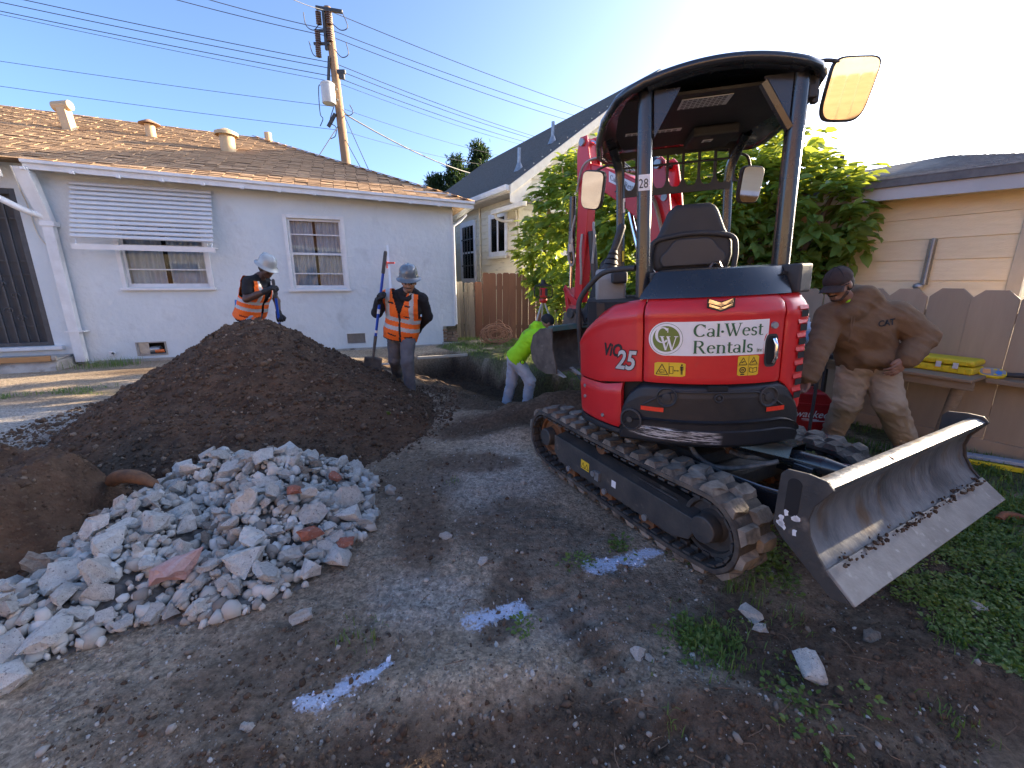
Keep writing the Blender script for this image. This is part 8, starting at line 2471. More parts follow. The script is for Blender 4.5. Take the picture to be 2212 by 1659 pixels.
# ------------------------------------------------------------------ man in a brown hoodie reaching to the machine
def man_hoodie():
    g1, g2 = gz(3.42, 3.40), gz(3.0, 3.65)
    org = V3(3.2, 3.5, 0)
    hc = V3(2.575, 3.395, 1.475); HM = frame3((-.84, -.36, -.42), (0.05, 0.1, 1))
    nk = V3(2.735, 3.455, 1.335); ch = V3(2.86, 3.47, 1.12); hp = V3(3.03, 3.51, .86)
    sl, sr = V3(3.06, 3.375, 1.235), V3(2.645, 3.52, 1.215)       # his left (right in the photo), his right
    el, wl = V3(3.265, 3.325, 1.075), V3(3.095, 3.235, .905)
    er, wr = V3(2.50, 3.38, .99), V3(2.365, 3.265, .755)
    h1, h2_ = V3(3.115, 3.47, .81), V3(2.95, 3.54, .81)
    k1, a1, t1 = V3(3.10, 3.31, .53), V3(3.435, 3.45, g1 + .13), V3(3.315, 3.30, g1 + .03)
    k2, a2, t2 = V3(2.915, 3.50, .48), V3(3.02, 3.72, g2 + .12), V3(2.89, 3.62, g2 + .02)
    tl_t = V3(3.045, 3.25, .86)
    body = body_obj('bending man in brown hoodie, brown cap and tan trousers beside the excavator',
                    [(torso_prims(hp, ch, sl, sr, nk, .9) + limb((sl, .058), (el, .046), (wl, .030)) + limb((sr, .058), (er, .046), (wr, .030)) + limb((h1, .085), (k1, .06), (a1, .042)) + limb((h2_, .085), (k2, .06), (a2, .042)) + [cap(nk, hc - HM @ V3(0, .01, .06), .055, .052)], .012, .03, 0),
                     (head_prims(hc, HM) + [cap(nk, hc - HM @ V3(0, .01, .06), .055, .052)], .005, .012, 0),
                     (hand_prims(wl, V3(-.55, -.12, -.55), V3(-.25, .75, -.1), .35, side=1, s=1.05), .0045, .006, 0), (hand_prims(wr, V3(-.28, -.15, -.8), V3(-.5, -.1, .1), .55, side=-1, s=1.05), .0045, .006, 0)], org, [M_SKIN_T])
    g = lambda x, y, z: hc + HM @ V3(x, y, z)
    cloth('hair', [ell(g(0, -.04, .0), (.082, .080, .085), HM), cap(g(-.072, .0, .01), g(-.070, .012, -.04), .012, .008), cap(g(.072, .0, .01), g(.070, .012, -.04), .012, .008)], M_HAIR, body, .007, .02, 0, .0, origin=org)
    cloth('beard', [cap(g(-.03, .088, -.052), g(0, .102, -.047), .006, .009, .005), cap(g(.03, .088, -.052), g(0, .102, -.047), .006, .009, .005)], M_HAIR, body, .004, .006, 0, 0, origin=org)
    cloth('stubble', [ell(g(0, .050, -.094), (.041, .041, .026), HM), cap(g(-.060, .022, -.06), g(-.03, .05, -.095), .016, .018), cap(g(.060, .022, -.06), g(.03, .05, -.095), .016, .018)], M_STUBBLE, body, .005, .01, 0, 0, origin=org)
    # sunglasses
    for s in (-1, 1):
        b = MB(); b.ell(tuple(g(s * .034, .094, .006) - org), (.026, .008, .018), 14, 8, rot=Matrix(HM.tolist()).to_euler()); b.build('sunglass_lens', M_LENS, body, smooth=60)
        b = MB(); b.tube([tuple(g(s * .058, .088, .012) - org), tuple(g(s * .080, .03, .012) - org), tuple(g(s * .082, -.01, .005) - org)], .004, 6); b.build('sunglass_temple', M_LENS, body)
    # cap: crown, bill, seams, back strap
    cp = cloth('cap', [ell(g(0, -.012, .052), (.089, .108, .088), HM), ell(g(0, .05, .045), (.075, .05, .05), HM)], M_CAP, body, .007, .02, 0, .003, 5, drop=lambda C: ((C - hc) @ HM[:, 2] < .022), origin=org, sc=25)
    b = MB(); n1, n2 = 10, 14; vs_ = []
    for i in range(n1 + 1):
        for j in range(n2 + 1):
            a = R(-68 + 136 * j / n2); r0 = .082; r1 = .172
            rr_ = r0 + (r1 - r0) * i / n1
            x = math.sin(a) * (.088 + .004 * i / n1); y = .028 + math.cos(a) * (rr_ - .01) 
            z = .030 + .010 * math.cos(a) - .020 * (i / n1) - .055 * (x / .09) ** 2 * (.45 + .3 * i / n1)
            vs_.append(tuple(g(x, y, z) - org))
    b.add(vs_, [(i * (n2 + 1) + j, i * (n2 + 1) + j + 1, (i + 1) * (n2 + 1) + j + 1, (i + 1) * (n2 + 1) + j) for i in range(n1) for j in range(n2)])
    o = b.build('cap_bill', M_CAP, cp, smooth=60); o.modifiers.new('solid', 'SOLIDIFY').thickness = .004
    b = MB()
    for a in (0, 60, 120): b.tube([tuple(g(.0905 * math.cos(R(t)) * math.sin(R(a)), -.012 + .1095 * math.cos(R(t)) * math.cos(R(a)), .052 + .0895 * math.sin(R(t))) - org) for t in range(10, 171, 10)], .0016, 4)
    b.build('cap_seams', M_BLKCLOTH, cp)
    cloth('lime_collar', [cap(nk + V3(-.055, -.055, .015), nk + V3(.03, -.05, .055), .022, .018), cap(nk + V3(-.055, -.055, .015), nk + V3(-.06, .03, .02), .02, .02)], M_LIME, body, .007, .015, 0, 0, origin=org)
    tp = torso_prims(hp + V3(-.01, 0, .02), ch, sl, sr, nk, 1.14)
    upv = (ch - hp) / np.linalg.norm(ch - hp)
    hood = [cap(nk + V3(.07, -.06, .05), nk + V3(.08, .07, .06), .06, .06), cap(nk + V3(.07, -.06, .05), nk + V3(-.01, -.085, -.06), .055, .04), cap(nk + V3(-.01, -.085, -.06), nk + V3(-.07, -.06, -.10), .04, .045), ell(nk + V3(.13, 0, .03), (.08, .10, .07)), cap(nk + V3(.07, .06, .05), nk + V3(-.07, .05, -.06), .05, .04)]
    pocket = [cap(hp + V3(-.14, -.13, .02), hp + V3(.06, -.19, .02), .04, .045)]
    hd_ = cloth('brown_hoodie', tp + hood + pocket + limb((sl, .098), (el, .086), (wl * .92 + el * .08, .060), (wl, .046)) + limb((sr, .092), (er, .075), (wr * .92 + er * .08, .056), (wr, .044)), M_BROWN, body, .0085, .045, .018, .022, 91, drop=lambda C: ((C - hp) @ upv < -.075) | (np.linalg.norm(C - wl, axis=1) < .045) | (np.linalg.norm(C - wr, axis=1) < .043), origin=org, sc=6.5)
    for (u0, u1) in (((-.075, -.145, -.10), (-.075, -.16, -.27)), ((-.055, -.15, -.11), (-.085, -.17, -.30))):
        b = MB(); b.tube(bez([tuple(nk + V3(*u0) - org), tuple(nk + (V3(*u0) + V3(*u1)) / 2 + V3(-.01, -.015, 0) - org), tuple(nk + V3(*u1) - org)], 5), .0035, 6); b.build('drawstring', M_BROWN, hd_)
    cloth('trousers', [cap(hp + V3(-.07, .0, -.03), hp + V3(.07, -.02, -.03), .132, .132)] + limb((h1, .118), (k1, .098), (a1 + V3(0, 0, .02), .083)) + limb((h2_, .118), (k2, .096), (a2 + V3(0, 0, .02), .080)), M_TANPANT, body, .0085, .035, .008, .024, 101, origin=org, sc=9)
    boot(a1, t1, 'boot', M_BOOTL, body, M_BOOTL, org, 1.18); boot(a2, t2, 'boot', M_BOOTL, body, M_BOOTL, org, 1.18)
    # chest lettering, laid on the cloth
    p, w = font_text('CAT', .062, .12, 0, .002, .9)
    lc = V3(2.925, 3.30, 1.19)
    ex = V3(.88, -.42, .16); ex /= np.linalg.norm(ex); ez = V3(-.16, -.05, .98); ez -= ex * (ez @ ex); ez /= np.linalg.norm(ez); nn = np.cross(ez, ex); nn = nn if nn[1] < 0 else -nn
    hv = np.zeros(len(hd_.data.vertices) * 3); hd_.data.vertices.foreach_get('co', hv); hv = hv.reshape(-1, 3) + org
    out = []
    for v in p.v:
        q = lc + ex * (v[0] - w / 2) + ez * (v[2] - .02)
        d = hv - q; lat = np.linalg.norm(d - np.outer(d @ nn, nn), axis=1)
        kk = np.argsort(lat)[:40]; kk = kk[(d[kk] @ nn) > -.25]
        s = (d[kk] @ nn).max() if len(kk) else 0
        out.append(tuple(q + nn * (s + .0035) - org))
    p.v = out
    p.build('chest_lettering', M_INK, hd_)
    return body


man_hoodie()
# ================================================================== broken concrete
M_RUB = pm('broken_concrete', (0.56, 0.53, 0.475), (0.72, 0.69, 0.625), scale=7, rough=0.92, bump=0.9, bscale=34, bdist=.014, spec=.2, rnd=0.16, col3=(0.20, 0.185, 0.17), scale3=16, thr3=(0.60, 0.72))
M_RUBB = pm('stained_concrete', (0.20, 0.165, 0.13), (0.32, 0.285, 0.24), scale=9, rough=0.95, bump=0.8, bscale=34, bdist=.012, rnd=0.2)
M_REDB = pm('red_brick', (0.34, 0.12, 0.075), (0.42, 0.17, 0.11), scale=9, rough=0.9, bump=0.6, bscale=60, col3=(.5, .42, .36), scale3=8, thr3=(.6, .75))
rb_ = np.random.default_rng(99)


def chunk_mesh(name, dims, mat, seed, rough=.06):
    r = np.random.default_rng(seed)
    bm = bmesh.new()
    n = 15
    for _ in range(n):
        v = r.normal(0, 1, 3); v /= np.abs(v).max() ** .8 * np.linalg.norm(v) ** .2
        bm.verts.new(v * np.array(dims) * .5 * r.uniform(.82, 1.05, 3))
    res = bmesh.ops.convex_hull(bm, input=bm.verts)
    bmesh.ops.delete(bm, geom=[g for g in res.get('geom_interior', []) if isinstance(g, bmesh.types.BMVert)], context='VERTS')
    bmesh.ops.dissolve_limit(bm, angle_limit=R(12), verts=bm.verts, edges=bm.edges)
    bmesh.ops.triangulate(bm, faces=bm.faces)
    bmesh.ops.subdivide_edges(bm, edges=bm.edges, cuts=1, use_grid_fill=True)
    L_ = max(dims)
    for v in bm.verts:
        v.co += Vector(r.normal(0, 1, 3)) * L_ * rough * .42
    bmesh.ops.triangulate(bm, faces=bm.faces)
    me = bpy.data.meshes.new(name); bm.to_mesh(me); bm.free()
    me.materials.append(mat)
    return me


def rub_h(x, y):
    """height of the rubble heap"""
    x = np.asarray(x, float); y = np.asarray(y, float)
    h = np.zeros_like(x)
    for (cx, cy, rx, ry, a, hh) in ((-1.68, 2.72, .72, .60, .2, .34), (-2.10, 2.78, .55, .50, .0, .30), (-2.25, 2.30, .42, .50, 0, .22), (-1.45, 2.30, .62, .55, .6, .24), (-1.98, 1.95, .52, .62, -.4, .20), (-2.15, 1.62, .50, .38, .5, .12), (-1.42, 1.90, .42, .34, .4, .11)):
        c, s = math.cos(a), math.sin(a); dx, dy = x - cx, y - cy
        t = np.sqrt(((dx * c + dy * s) / rx) ** 2 + ((-dx * s + dy * c) / ry) ** 2)
        h = np.maximum(h, hh * sstep(1.0, 0.0, t) + .035 * sstep(1.02, .9, t))
    return h


# fill of small debris under the chunks
rx_ = np.linspace(-2.9, -.7, 110); ry_ = np.linspace(1.1, 3.5, 120)
XX, YY = np.meshgrid(rx_, ry_)
ZZ = rub_h(XX, YY) * .82 - .03 + hgt(XX, YY) + (fbm(XX, YY, 16, 3, 151) - .5) * .05 - .08 * (rub_h(XX, YY) < .01)
fillm = fastmesh('rubble_fines', np.stack([XX.ravel(), YY.ravel(), ZZ.ravel()], 1), grid_faces(len(rx_), len(ry_)), [pm('rubble_fines', (.10, .085, .07), (.22, .20, .18), scale=18, rough=.95, bump=1, bscale=60)], True)
fo_ = link('rubble_fines', fillm); fo_['kind'] = 'stuff'; fo_['label'] = 'dark grit and fines between the broken concrete chunks'
nd = 5200
dx_, dy_ = rb_.uniform(-2.8, -.75, nd), rb_.uniform(1.15, 3.45, nd)
kk_ = rub_h(dx_, dy_) > .02
dx_, dy_ = dx_[kk_], dy_[kk_]
ds_ = np.clip(rb_.lognormal(-3.75, .42, len(dx_)), .008, .05)
M_DEB = tone_mat('concrete_debris', [(0.0, (.22, .19, .16)), (.3, (.44, .41, .36)), (.8, (.62, .59, .53)), (1.0, (.66, .65, .62))])
db_ = link('rubble_bits', pebble_mesh('rubble_bits', np.stack([dx_, dy_, rub_h(dx_, dy_) * .84 - .015 + hgt(dx_, dy_) + ds_ * .2], 1), ds_, M_DEB, .7)); db_['kind'] = 'stuff'; db_['label'] = 'small concrete bits between the rubble chunks'
variants = []
for i in range(26):
    e = rb_.uniform(.55, 1.0, 3); e[2] *= rb_.uniform(.28, .75)
    variants.append(chunk_mesh('rubble_chunk', e / e.max(), M_RUB, 200 + i))
varb = [chunk_mesh('rubble_chunk', (1, .8, .5), M_RUBB, 300 + i) for i in range(5)]
# dart throwing: big pieces first
placed = []
sizes = np.concatenate([rb_.uniform(.17, .23, 14), rb_.uniform(.12, .17, 45), rb_.uniform(.085, .12, 110), rb_.uniform(.055, .085, 400)])
bricks = [(-1.24, 2.70, .12, 'red brick corner at the right shoulder of the rubble heap'), (-1.13, 2.08, .15, 'round red brick lump low on the right of the rubble heap'), (-1.30, 2.28, .11, 'small orange brick shard in the upper right of the rubble heap'), (-.95, 2.09, .11, 'red brick shard at the right foot of the rubble heap'), (-1.66, 1.80, .24, 'long pink topped slab in the lower middle of the rubble heap')]
for (x, y, s, lab) in bricks: placed.append((x, y, s))
cnt = 0
for s in sizes:
    if cnt >= 292: break
    for _ in range(60):
        x, y = rb_.uniform(-2.75, -.8), rb_.uniform(1.2, 3.35)
        if rub_h(np.array([x]), np.array([y]))[0] < .03: continue
        if -3.12 - .02 < x < -2.62 and y > 1.75 and s > .1: continue
        if all((x - a) ** 2 + (y - b) ** 2 > (.335 * (s + c)) ** 2 for a, b, c in placed): break
    else: continue
    placed.append((x, y, s))
    z = rub_h(np.array([x]), np.array([y]))[0] * .9 + gz(x, y)
    dk = rb_.uniform() < .07
    me = varb[rb_.integers(0, 5)] if dk else variants[rb_.integers(0, 26)]
    o = link('rubble_chunk', me, None, (x, y, z + s * rb_.uniform(.05, .2)), tuple(rb_.normal(0, .42, 2)) + (rb_.uniform(0, 6.28),))
    o.scale = (s, s, s)
    tag(o, 'brown stained lump of concrete in the rubble heap' if dk else 'pale grey broken concrete chunk in the rubble heap', 'rubble', 'stained lumps of the rubble heap' if dk else 'pale chunks of the rubble heap')
    cnt += 1
for i, (x, y, s, lab) in enumerate(bricks):
    o = link('brick_fragment', chunk_mesh('brick_fragment', (1, .75, .45), M_REDB if i < 4 else pm('pink_slab', (.50, .28, .24), (.60, .42, .38), scale=5, rough=.9, bump=.6, bscale=40), 400 + i), None, (x, y, rub_h(np.array([x]), np.array([y]))[0] + gz(x, y) + .05), (.2 * (-1) ** i, .15, i * 1.1)); o.scale = (s, s, s)
    tag(o, lab, 'brick')
# pieces lying loose
stray = [(-.40, 2.23, .075, 'white pebble sized chunk alone in the middle of the bare ground'), (-.16, 2.0, .07, 'small white stone near the middle paint mark'), (-.89, 2.82, .13, 'loose pale chunk right of the rubble heap beside a smaller one'), (-.80, 2.69, .06, 'small pale chunk beside the larger loose one right of the rubble'),
         (-.96, 1.60, .10, 'thin pointed white chunk lying in front of the rubble heap'), (1.19, 1.35, .13, 'speckled white stone alone on dark soil in the right foreground'), (1.10, 1.62, .10, 'white stone by the grass tuft near the blade'), (1.10, 1.55, .07, 'small flat white stone just below the one near the blade'),
         (.52, 1.42, .08, 'white pebble at the left foot of the green tuft'), (.56, 1.40, .05, 'tiny white pebble right beside the green tuft'), (2.2, 1.69, .10, 'white stone out on the lawn right of the blade'), (.54, 3.28, .06, 'white pebble on the ground left of the near track'), (-.59, 1.69, .06, 'brown topped pebble above the left paint mark'),
         (.09, 2.96, .05, 'small white pebble up the bare ground beyond the paint marks'), (-1.29, 3.21, .12, 'stained chunk at the top right edge of the rubble heap'), (-1.93, 1.29, .17, 'white slab cut by the left edge of the frame'), (-.96, 2.02, .20, 'big pitted white boulder at the right foot of the rubble heap'), (-.91, 1.12, .05, 'small white chip in the lower left foreground'), (1.55, 1.5, .09, 'brown stone on churned soil left of the blade corner'), (2.05, 1.95, .11, 'weathered grey stone in the weeds below the blade')]
for i, (x, y, s, lab) in enumerate(stray):
    o = link('loose_stone', chunk_mesh('loose_stone', (1, .72, .55), M_RUBB if ('stained' in lab or 'brown' in lab) else M_RUB, 500 + i), None, (x, y, gz(x, y) + s * .16), (.2, .1, i * .9)); o.scale = (s, s, s)
    tag(o, lab, 'stone')
b = MB(); b.tube(bez([(-.16, .02, 0), (-.06, 0, .05), (.05, -.01, .05), (.16, -.03, .02), (.21, -.05, -.02)], 5), [.03, .04, .045, .045, .045, .045, .045, .045, .045, .045, .043, .04, .04, .035, .03, .03, .03, .025, .02, .015, .01][:21], 9)
rt_ = b.build('root_piece', pm('bark_brown', (.10, .055, .03), (.20, .10, .045), scale=14, rough=.8, bump=.5), smooth=60); rt_.location = (-2.48, 2.50, .22); tag(rt_, 'curved brown tree root lying between soil lump and rubble', 'root')
b = MB(); b.tube(bez([(0, 0, .0), (.05, .02, .02), (.12, .02, .015), (.17, -.02, 0)], 5), .022, 8); rt2 = b.build('root_piece', pm('orange_bark', (.30, .13, .06), (.2, .08, .04), scale=14, rough=.8), smooth=60); rt2.location = (3.12, 2.40, .02); tag(rt2, 'orange brown bark curl on the lawn at the right edge', 'root')

# ================================================================== utility pole and lines
M_POLE = pm('weathered_pole', (0.34, 0.22, 0.13), (0.25, 0.155, 0.09), scale=6, rough=0.9, bump=.5, bscale=20, stretch=(1, 1, .08))
M_INSUL = pm('brown_insulator', (0.10, 0.065, 0.05), (0.16, .11, .09), scale=9, rough=0.35)
M_TRAFO = pm('transformer_grey', (0.55, 0.57, 0.57), (0.48, 0.50, 0.50), scale=4, rough=0.45)
M_WIRE = pm('power_wire', (0.045, 0.048, 0.055), rough=0.6)
pole = thing('utility_pole', 'tall leaning wooden utility pole with transformer behind the white house', 'utility pole', (-6.3, 18, 0))
PO = Vector((-6.3, 18, 0))
b = MB(); b.tube([(.05, 0, 0), (-.20, 0, 5.88), (-.40, 0, 11.15)], [.20, .165, .13], 14); b.build('pole_shaft', M_POLE, pole, smooth=60)
def rel(p): return tuple(Vector(p) - PO)
b = MB(); b.box(rel((-6.58, 17.85, 11.0)), (.95, .10, .10), (0, R(8), 0)); b.build('top_arm', M_FRAME, pole)
b = MB(); b.box(rel((-6.80, 17.85, 10.4)), (.09, .09, 1.3)); b.box(rel((-6.92, 17.85, 10.35)), (.5, .07, .08)); b.box(rel((-6.95, 17.85, 9.95)), (.6, .07, .08)); b.build('side_bracket', M_FRAME, pole)
for (x, z) in ((-6.97, 10.72), (-6.60, 10.72), (-7.06, 10.12), (-7.09, 9.70), (-6.62, 10.2)):
    b = MB(); pr3 = []
    for k in range(6): pr3 += [(.05, .07 * k - .2), (.10, .07 * k - .185), (.10, .07 * k - .165), (.05, .07 * k - .15)]
    b.lathe(pr3, 12, Matrix.Translation(rel((x, 17.8, z)))); b.build('insulator', M_INSUL, pole, smooth=40)
b = MB(); Mx = Matrix.Translation(rel((-6.80, 17.62, 7.92))); b.lathe([(0, 0), (.23, 0), (.24, .02), (.24, .60), (.25, .61), (.25, .65), (.20, .69), (0, .70)], 22, Mx); tr_ = b.build('transformer', M_TRAFO, pole, smooth=40)
b = MB(); b.box(rel((-6.66, 17.75, 8.45)), (.3, .06, .06)); b.box(rel((-6.66, 17.75, 8.1)), (.3, .06, .06)); b.build('transformer_bracket', M_FRAME, tr_)
b = MB(); b.box(rel((-6.80, 17.85, 9.05)), (.08, .08, 1.0), (0, R(8), 0)); b.build('fuse_holder', M_FRAME, pole)
b = MB(); b.box(rel((-6.33, 17.85, 9.05)), (.3, .12, .12)); b.box(rel((-6.33, 17.85, 8.92)), (.2, .1, .2)); b.build('wire_bracket', M_FRAME, pole)
b = MB(); b.box(rel((-6.85, 17.85, 7.45)), (.1, .1, .55), (0, R(35), 0)); b.build('cable_terminal', M_FRAME, pole)
for pts in ([(-7.0, 17.7, 8.5), (-7.15, 17.7, 8.55), (-7.2, 17.7, 8.1), (-7.2, 17.7, 7.6), (-7.12, 17.7, 7.45), (-7.25, 17.7, 7.2)], [(-6.1, 17.8, 10.9), (-5.95, 17.8, 10.45), (-6.2, 17.8, 10.35), (-6.5, 17.8, 10.55)], [(-6.05, 17.8, 9.95), (-6.0, 17.8, 9.6), (-6.25, 17.8, 9.5), (-6.5, 17.8, 9.75)], [(-7.5, 17.8, 10.9), (-7.45, 17.8, 10.5), (-7.2, 17.8, 10.35), (-7.0, 17.8, 10.5)], [(-7.4, 17.8, 10.0), (-7.3, 17.8, 9.6), (-7.1, 17.8, 9.5)], [(-6.7, 17.8, 7.9), (-6.9, 17.8, 7.4), (-6.7, 17.8, 7.2), (-6.75, 17.8, 6.9), (-6.95, 17.8, 6.8)], [(-6.4, 17.8, 7.8), (-6.2, 17.8, 7.6), (-6.0, 17.8, 7.7), (-6.1, 17.8, 7.95)]):
    b = MB(); b.tube([rel(p) for p in bez(pts, 6)], .016, 5); b.build('jumper_wire', M_WIRE, pole, smooth=60)
WIRES = [('topmost power line crossing over the head of the pole', (-6.96, 15.5, 10.08), (-6.62, 18, 11.04), (7.15, 27, 10.27)), ('second power line from the top at the pole', (-10.16, 15.5, 10.2), (-6.59, 18, 10.44), (6.28, 27, 10.07)), ('third power line from the top at the pole', (-11.44, 15.5, 10.25), (-6.61, 18, 10.23), (5.77, 27, 9.87)),
         ('fourth power line, upper of the middle bundle on the pole', (-17.29, 15.5, 10.42), (-6.59, 18, 9.39), (3.64, 27, 9.07)), ('fifth power line, second of the middle bundle on the pole', (-18.2, 15.5, 10.38), (-6.59, 18, 9.2), (3.41, 27, 9.0)), ('sixth power line, darkest of the middle bundle on the pole', (-18.43, 15.5, 10.17), (-6.6, 18, 8.95), (2.95, 27, 8.87)), ('seventh power line, faint lowest of the middle bundle', (-18.31, 15.5, 10.07), (-6.6, 18, 8.77), (2.6, 27, 8.77)),
         ('faint line passing the pole just below the transformer', (-19.01, 15.5, 8.71), (-6.58, 18, 7.94), (1.08, 27, 8.32)), ('lowest faint line passing the pole over the white house roof', (-19.26, 15.5, 8.0), (-6.56, 18, 7.15), (-.15, 27, 7.98))]
for i, (lab, a, p, c) in enumerate(WIRES):
    pts = []
    for (u, v, sag) in ((a, p, .10), (p, c, .35)):
        u, v = Vector(u), Vector(v)
        for k in range(14): t = k / 14; q = u.lerp(v, t); q.z -= sag * 4 * t * (1 - t) * .5; pts.append(q)
    pts.append(Vector(c))
    b = MB(); b.tube(pts, .008 if i in (6, 7, 8) else .012, 5); o = b.build('power_line', M_WIRE, None, smooth=60)
    tag(o, lab, 'power line', 'power lines at the pole')
for i, (lab, a, c, r_) in enumerate((('thick service cable sloping from the pole down behind the clapboard house', (-6.45, 18, 7.75), (-2.0, 26, 7.39), .028), ('right hand of the two guy wires dropping right of the pole', (-6.41, 18, 7.66), (-4.88, 16, 4.97), .014), ('shorter left hand guy wire dropping right of the pole', (-6.47, 18, 6.86), (-5.24, 16, 5.27), .014), ('service wire dropping left of the pole to the white house roof', (-6.63, 18, 7.37), (-6.86, 16, 5.54), .016))):
    a, c = Vector(a), Vector(c); pts = [a.lerp(c, k / 12) - Vector((0, 0, .25 * 4 * (k / 12) * (1 - k / 12) if i == 0 else 0)) for k in range(13)]
    b = MB(); b.tube(pts, r_, 5); o = b.build('service_wire', M_WIRE, None, smooth=60); tag(o, lab, 'wire')

# ================================================================== survey laser on a tripod
tp = thing('laser_tripod', 'red and black rotary laser level on aluminium tripod before the back fence', 'tripod', (.60, 8.25, 0))
zg = gz(.6, 8.25)
for i, a in enumerate((-2.4, -.35, 1.6)):
    fx, fy = .42 * math.cos(a), .42 * math.sin(a)
    b = MB(); b.tube([(fx * .05, fy * .05, 1.13), (fx * .55, fy * .55, .62)], .020, 8, flat=.7); lg = b.build('leg', M_ALU, tp, smooth=40)
    b = MB(); b.tube([(fx * .5, fy * .5, .66), (fx, fy, zg + .02)], .014, 8); b.build('leg_extension', M_ALU, lg, smooth=40)
    b = MB(); b.box((fx * .55, fy * .55, .62), (.05, .05, .05)); b.build('leg_clamp', M_REDB if False else M_RED, lg, bevel=.006)
b = MB(); b.lathe([(0, 1.10), (.07, 1.10), (.085, 1.15), (.075, 1.18), (0, 1.18)], 16); b.build('tripod_head', M_RED, tp, smooth=40)
b = MB(); b.box((0, 0, 1.29), (.13, .12, .19)); ls_ = b.build('laser_body', M_RED, tp, bevel=.015)
b = MB(); b.box((.055, -.062, 1.30), (.05, .01, .13)); b.box((-.045, -.062, 1.30), (.03, .01, .12)); b.box((0, 0, 1.43), (.17, .13, .05)); b.cyl((0, 0, 1.45), (0, 0, 1.53), .05, .04, 14); b.build('laser_trim', M_PLASTIC, ls_, bevel=.006)
for s_ in (-1, 1):
    b = MB(); b.tube([(s_ * .05, -.03, 1.21), (s_ * .15, -.03, 1.21), (s_ * .17, -.03, 1.24), (s_ * .17, -.03, 1.38), (s_ * .15, -.03, 1.42), (s_ * .05, -.03, 1.42)], .012, 8); b.build('guard_handle', M_PLASTIC, ls_, smooth=50)

# coil of cord by the back fence
M_CORD = pm('faded_orange_cord', (0.48, 0.24, 0.13), (0.36, 0.18, 0.11), scale=12, rough=.7)
cd = MB(); rc = random.Random(31)
pts = []
for k in range(420):
    a = k * .21; rr = .19 + .09 * math.sin(k * .047) + rc.uniform(-.02, .02)
    pts.append((rr * 1.35 * math.cos(a), .10 * math.sin(a * .13) - .05, .20 + rr * .85 * math.sin(a) + .03 * math.sin(k * .11)))
cd.tube(pts, .012, 5)
cd.tube(bez([(-.1, -.05, .30), (.0, -.06, .52), (.1, -.06, .54), (.2, -.06, .42), (.26, -.06, .3)], 6), .012, 5)
co_ = cd.build('extension_cord', M_CORD, None, smooth=60); co_.location = (-.38, 10.05, gz(-.38, 10.05) + .02); tag(co_, 'tangled coil of faded orange cord leaning at the foot of the back fence', 'cord')

# white grade rod leaning on the stucco wall, with a red clamp
a, c = Vector((-2.72, 9.60, 2.27)), Vector((-2.35, 8.35, .02))
rd = thing('grade_rod', 'white measuring rod with red clamp leaning on the stucco wall', 'measuring rod', c)
b = MB(); d_ = a - c; b.box(d_ / 2, (.045, .02, d_.length), d_.to_track_quat('Z', 'Y').to_matrix()); b.build('rod', M_DECW, rd)
b = MB(); m_ = d_.to_track_quat('Z', 'Y').to_matrix()
for k in range(60): b.box(d_ * (.35 + k * .0105) + m_ @ Vector((.008, -.0115, 0)), (.02 if k % 5 else .034, .002, .008), m_)
b.build('rod_scale', M_INK, rd)
b = MB(); b.box(d_ * .83 + Vector((.05, -.02, 0)), (.17, .03, .035)); b.box(d_ * .83 + Vector((-.03, -.03, -.04)), (.03, .04, .14)); b.build('rod_clamp', M_RED, rd, bevel=.006)
# board across the far end of the trench
b = MB(); b.box((0, 0, 0), (1.05, .045, .05)); bd_ = b.build('timber_stake', pm('pale_timber', (.58, .54, .47), (.48, .44, .38), scale=7, rough=.8, stretch=(1, 9, 9)), None, bevel=.004); bd_.location = (-1.40, 8.42, .02); bd_.rotation_euler = (0, R(1), R(27)); tag(bd_, 'pale timber batten lying across the far end of the trench', 'timber')
b = MB(); b.box((0, 0, 0), (.45, .05, .03)); bd2 = b.build('timber_stake', MATS['pale_timber'], None, bevel=.004); bd2.location = (-2.45, 7.75, gz(-2.45, 7.75) + .02); bd2.rotation_euler = (0, 0, R(4)); tag(bd2, 'short pale board lying left of the walking worker by the wall', 'timber')
# wooden handled tool at the trench rim by the bucket
b = MB(); b.tube([(-.14, .30, .16), (0, 0, 0)], .017, 8); tl = b.build('digging_tool', M_WOOD, None, smooth=40); tl.location = (.86, 5.40, .30); tag(tl, 'wooden handled digging tool stuck at the trench rim under the bucket', 'tool')
b = MB(); b.tube([(0, 0, 0), (.10, -.22, -.12)], .012, 8); b.build('tool_shank', M_FRAME, tl, smooth=40)

# ================================================================== things by the right fence
FM = Matrix.Translation((4.10, 3.77, 0)) @ Matrix.Rotation(R(-60), 4, 'Z')
M_PLY = pm('weathered_ply', (0.33, 0.235, 0.15), (0.25, 0.17, 0.10), scale=6, rough=.8, stretch=(1, 8, 8), col3=(.40, .33, .25), scale3=4, thr3=(.6, .8))
tb = thing('fence_bench', 'rough plank bench on a round post against the right fence', 'bench', FM @ Vector((-.3, -.3, 0)), R(-60))
b = MB(); b.bx(-.75, .52, -.26, .24, .695, .722); b.build('bench_top', M_PLY, tb, bevel=.004)
b = MB(); b.bx(-.75, .53, -.235, -.21, .63, .694); b.build('front_rail', M_PLY, tb)
b = MB(); b.tube([(.43, -.12, .69), (.36, -.10, .0)], .043, 12); b.build('leg', M_PLY, tb, smooth=40)
b = MB(); b.tube([(-.6, -.15, .69), (-.6, -.15, .0)], .04, 12); b.build('leg', M_PLY, tb, smooth=40)
b = MB(); b.bx(.522, 1.6, .10, .27, .66, .70); b.build('ledger_board', M_PLY, tb, bevel=.004)
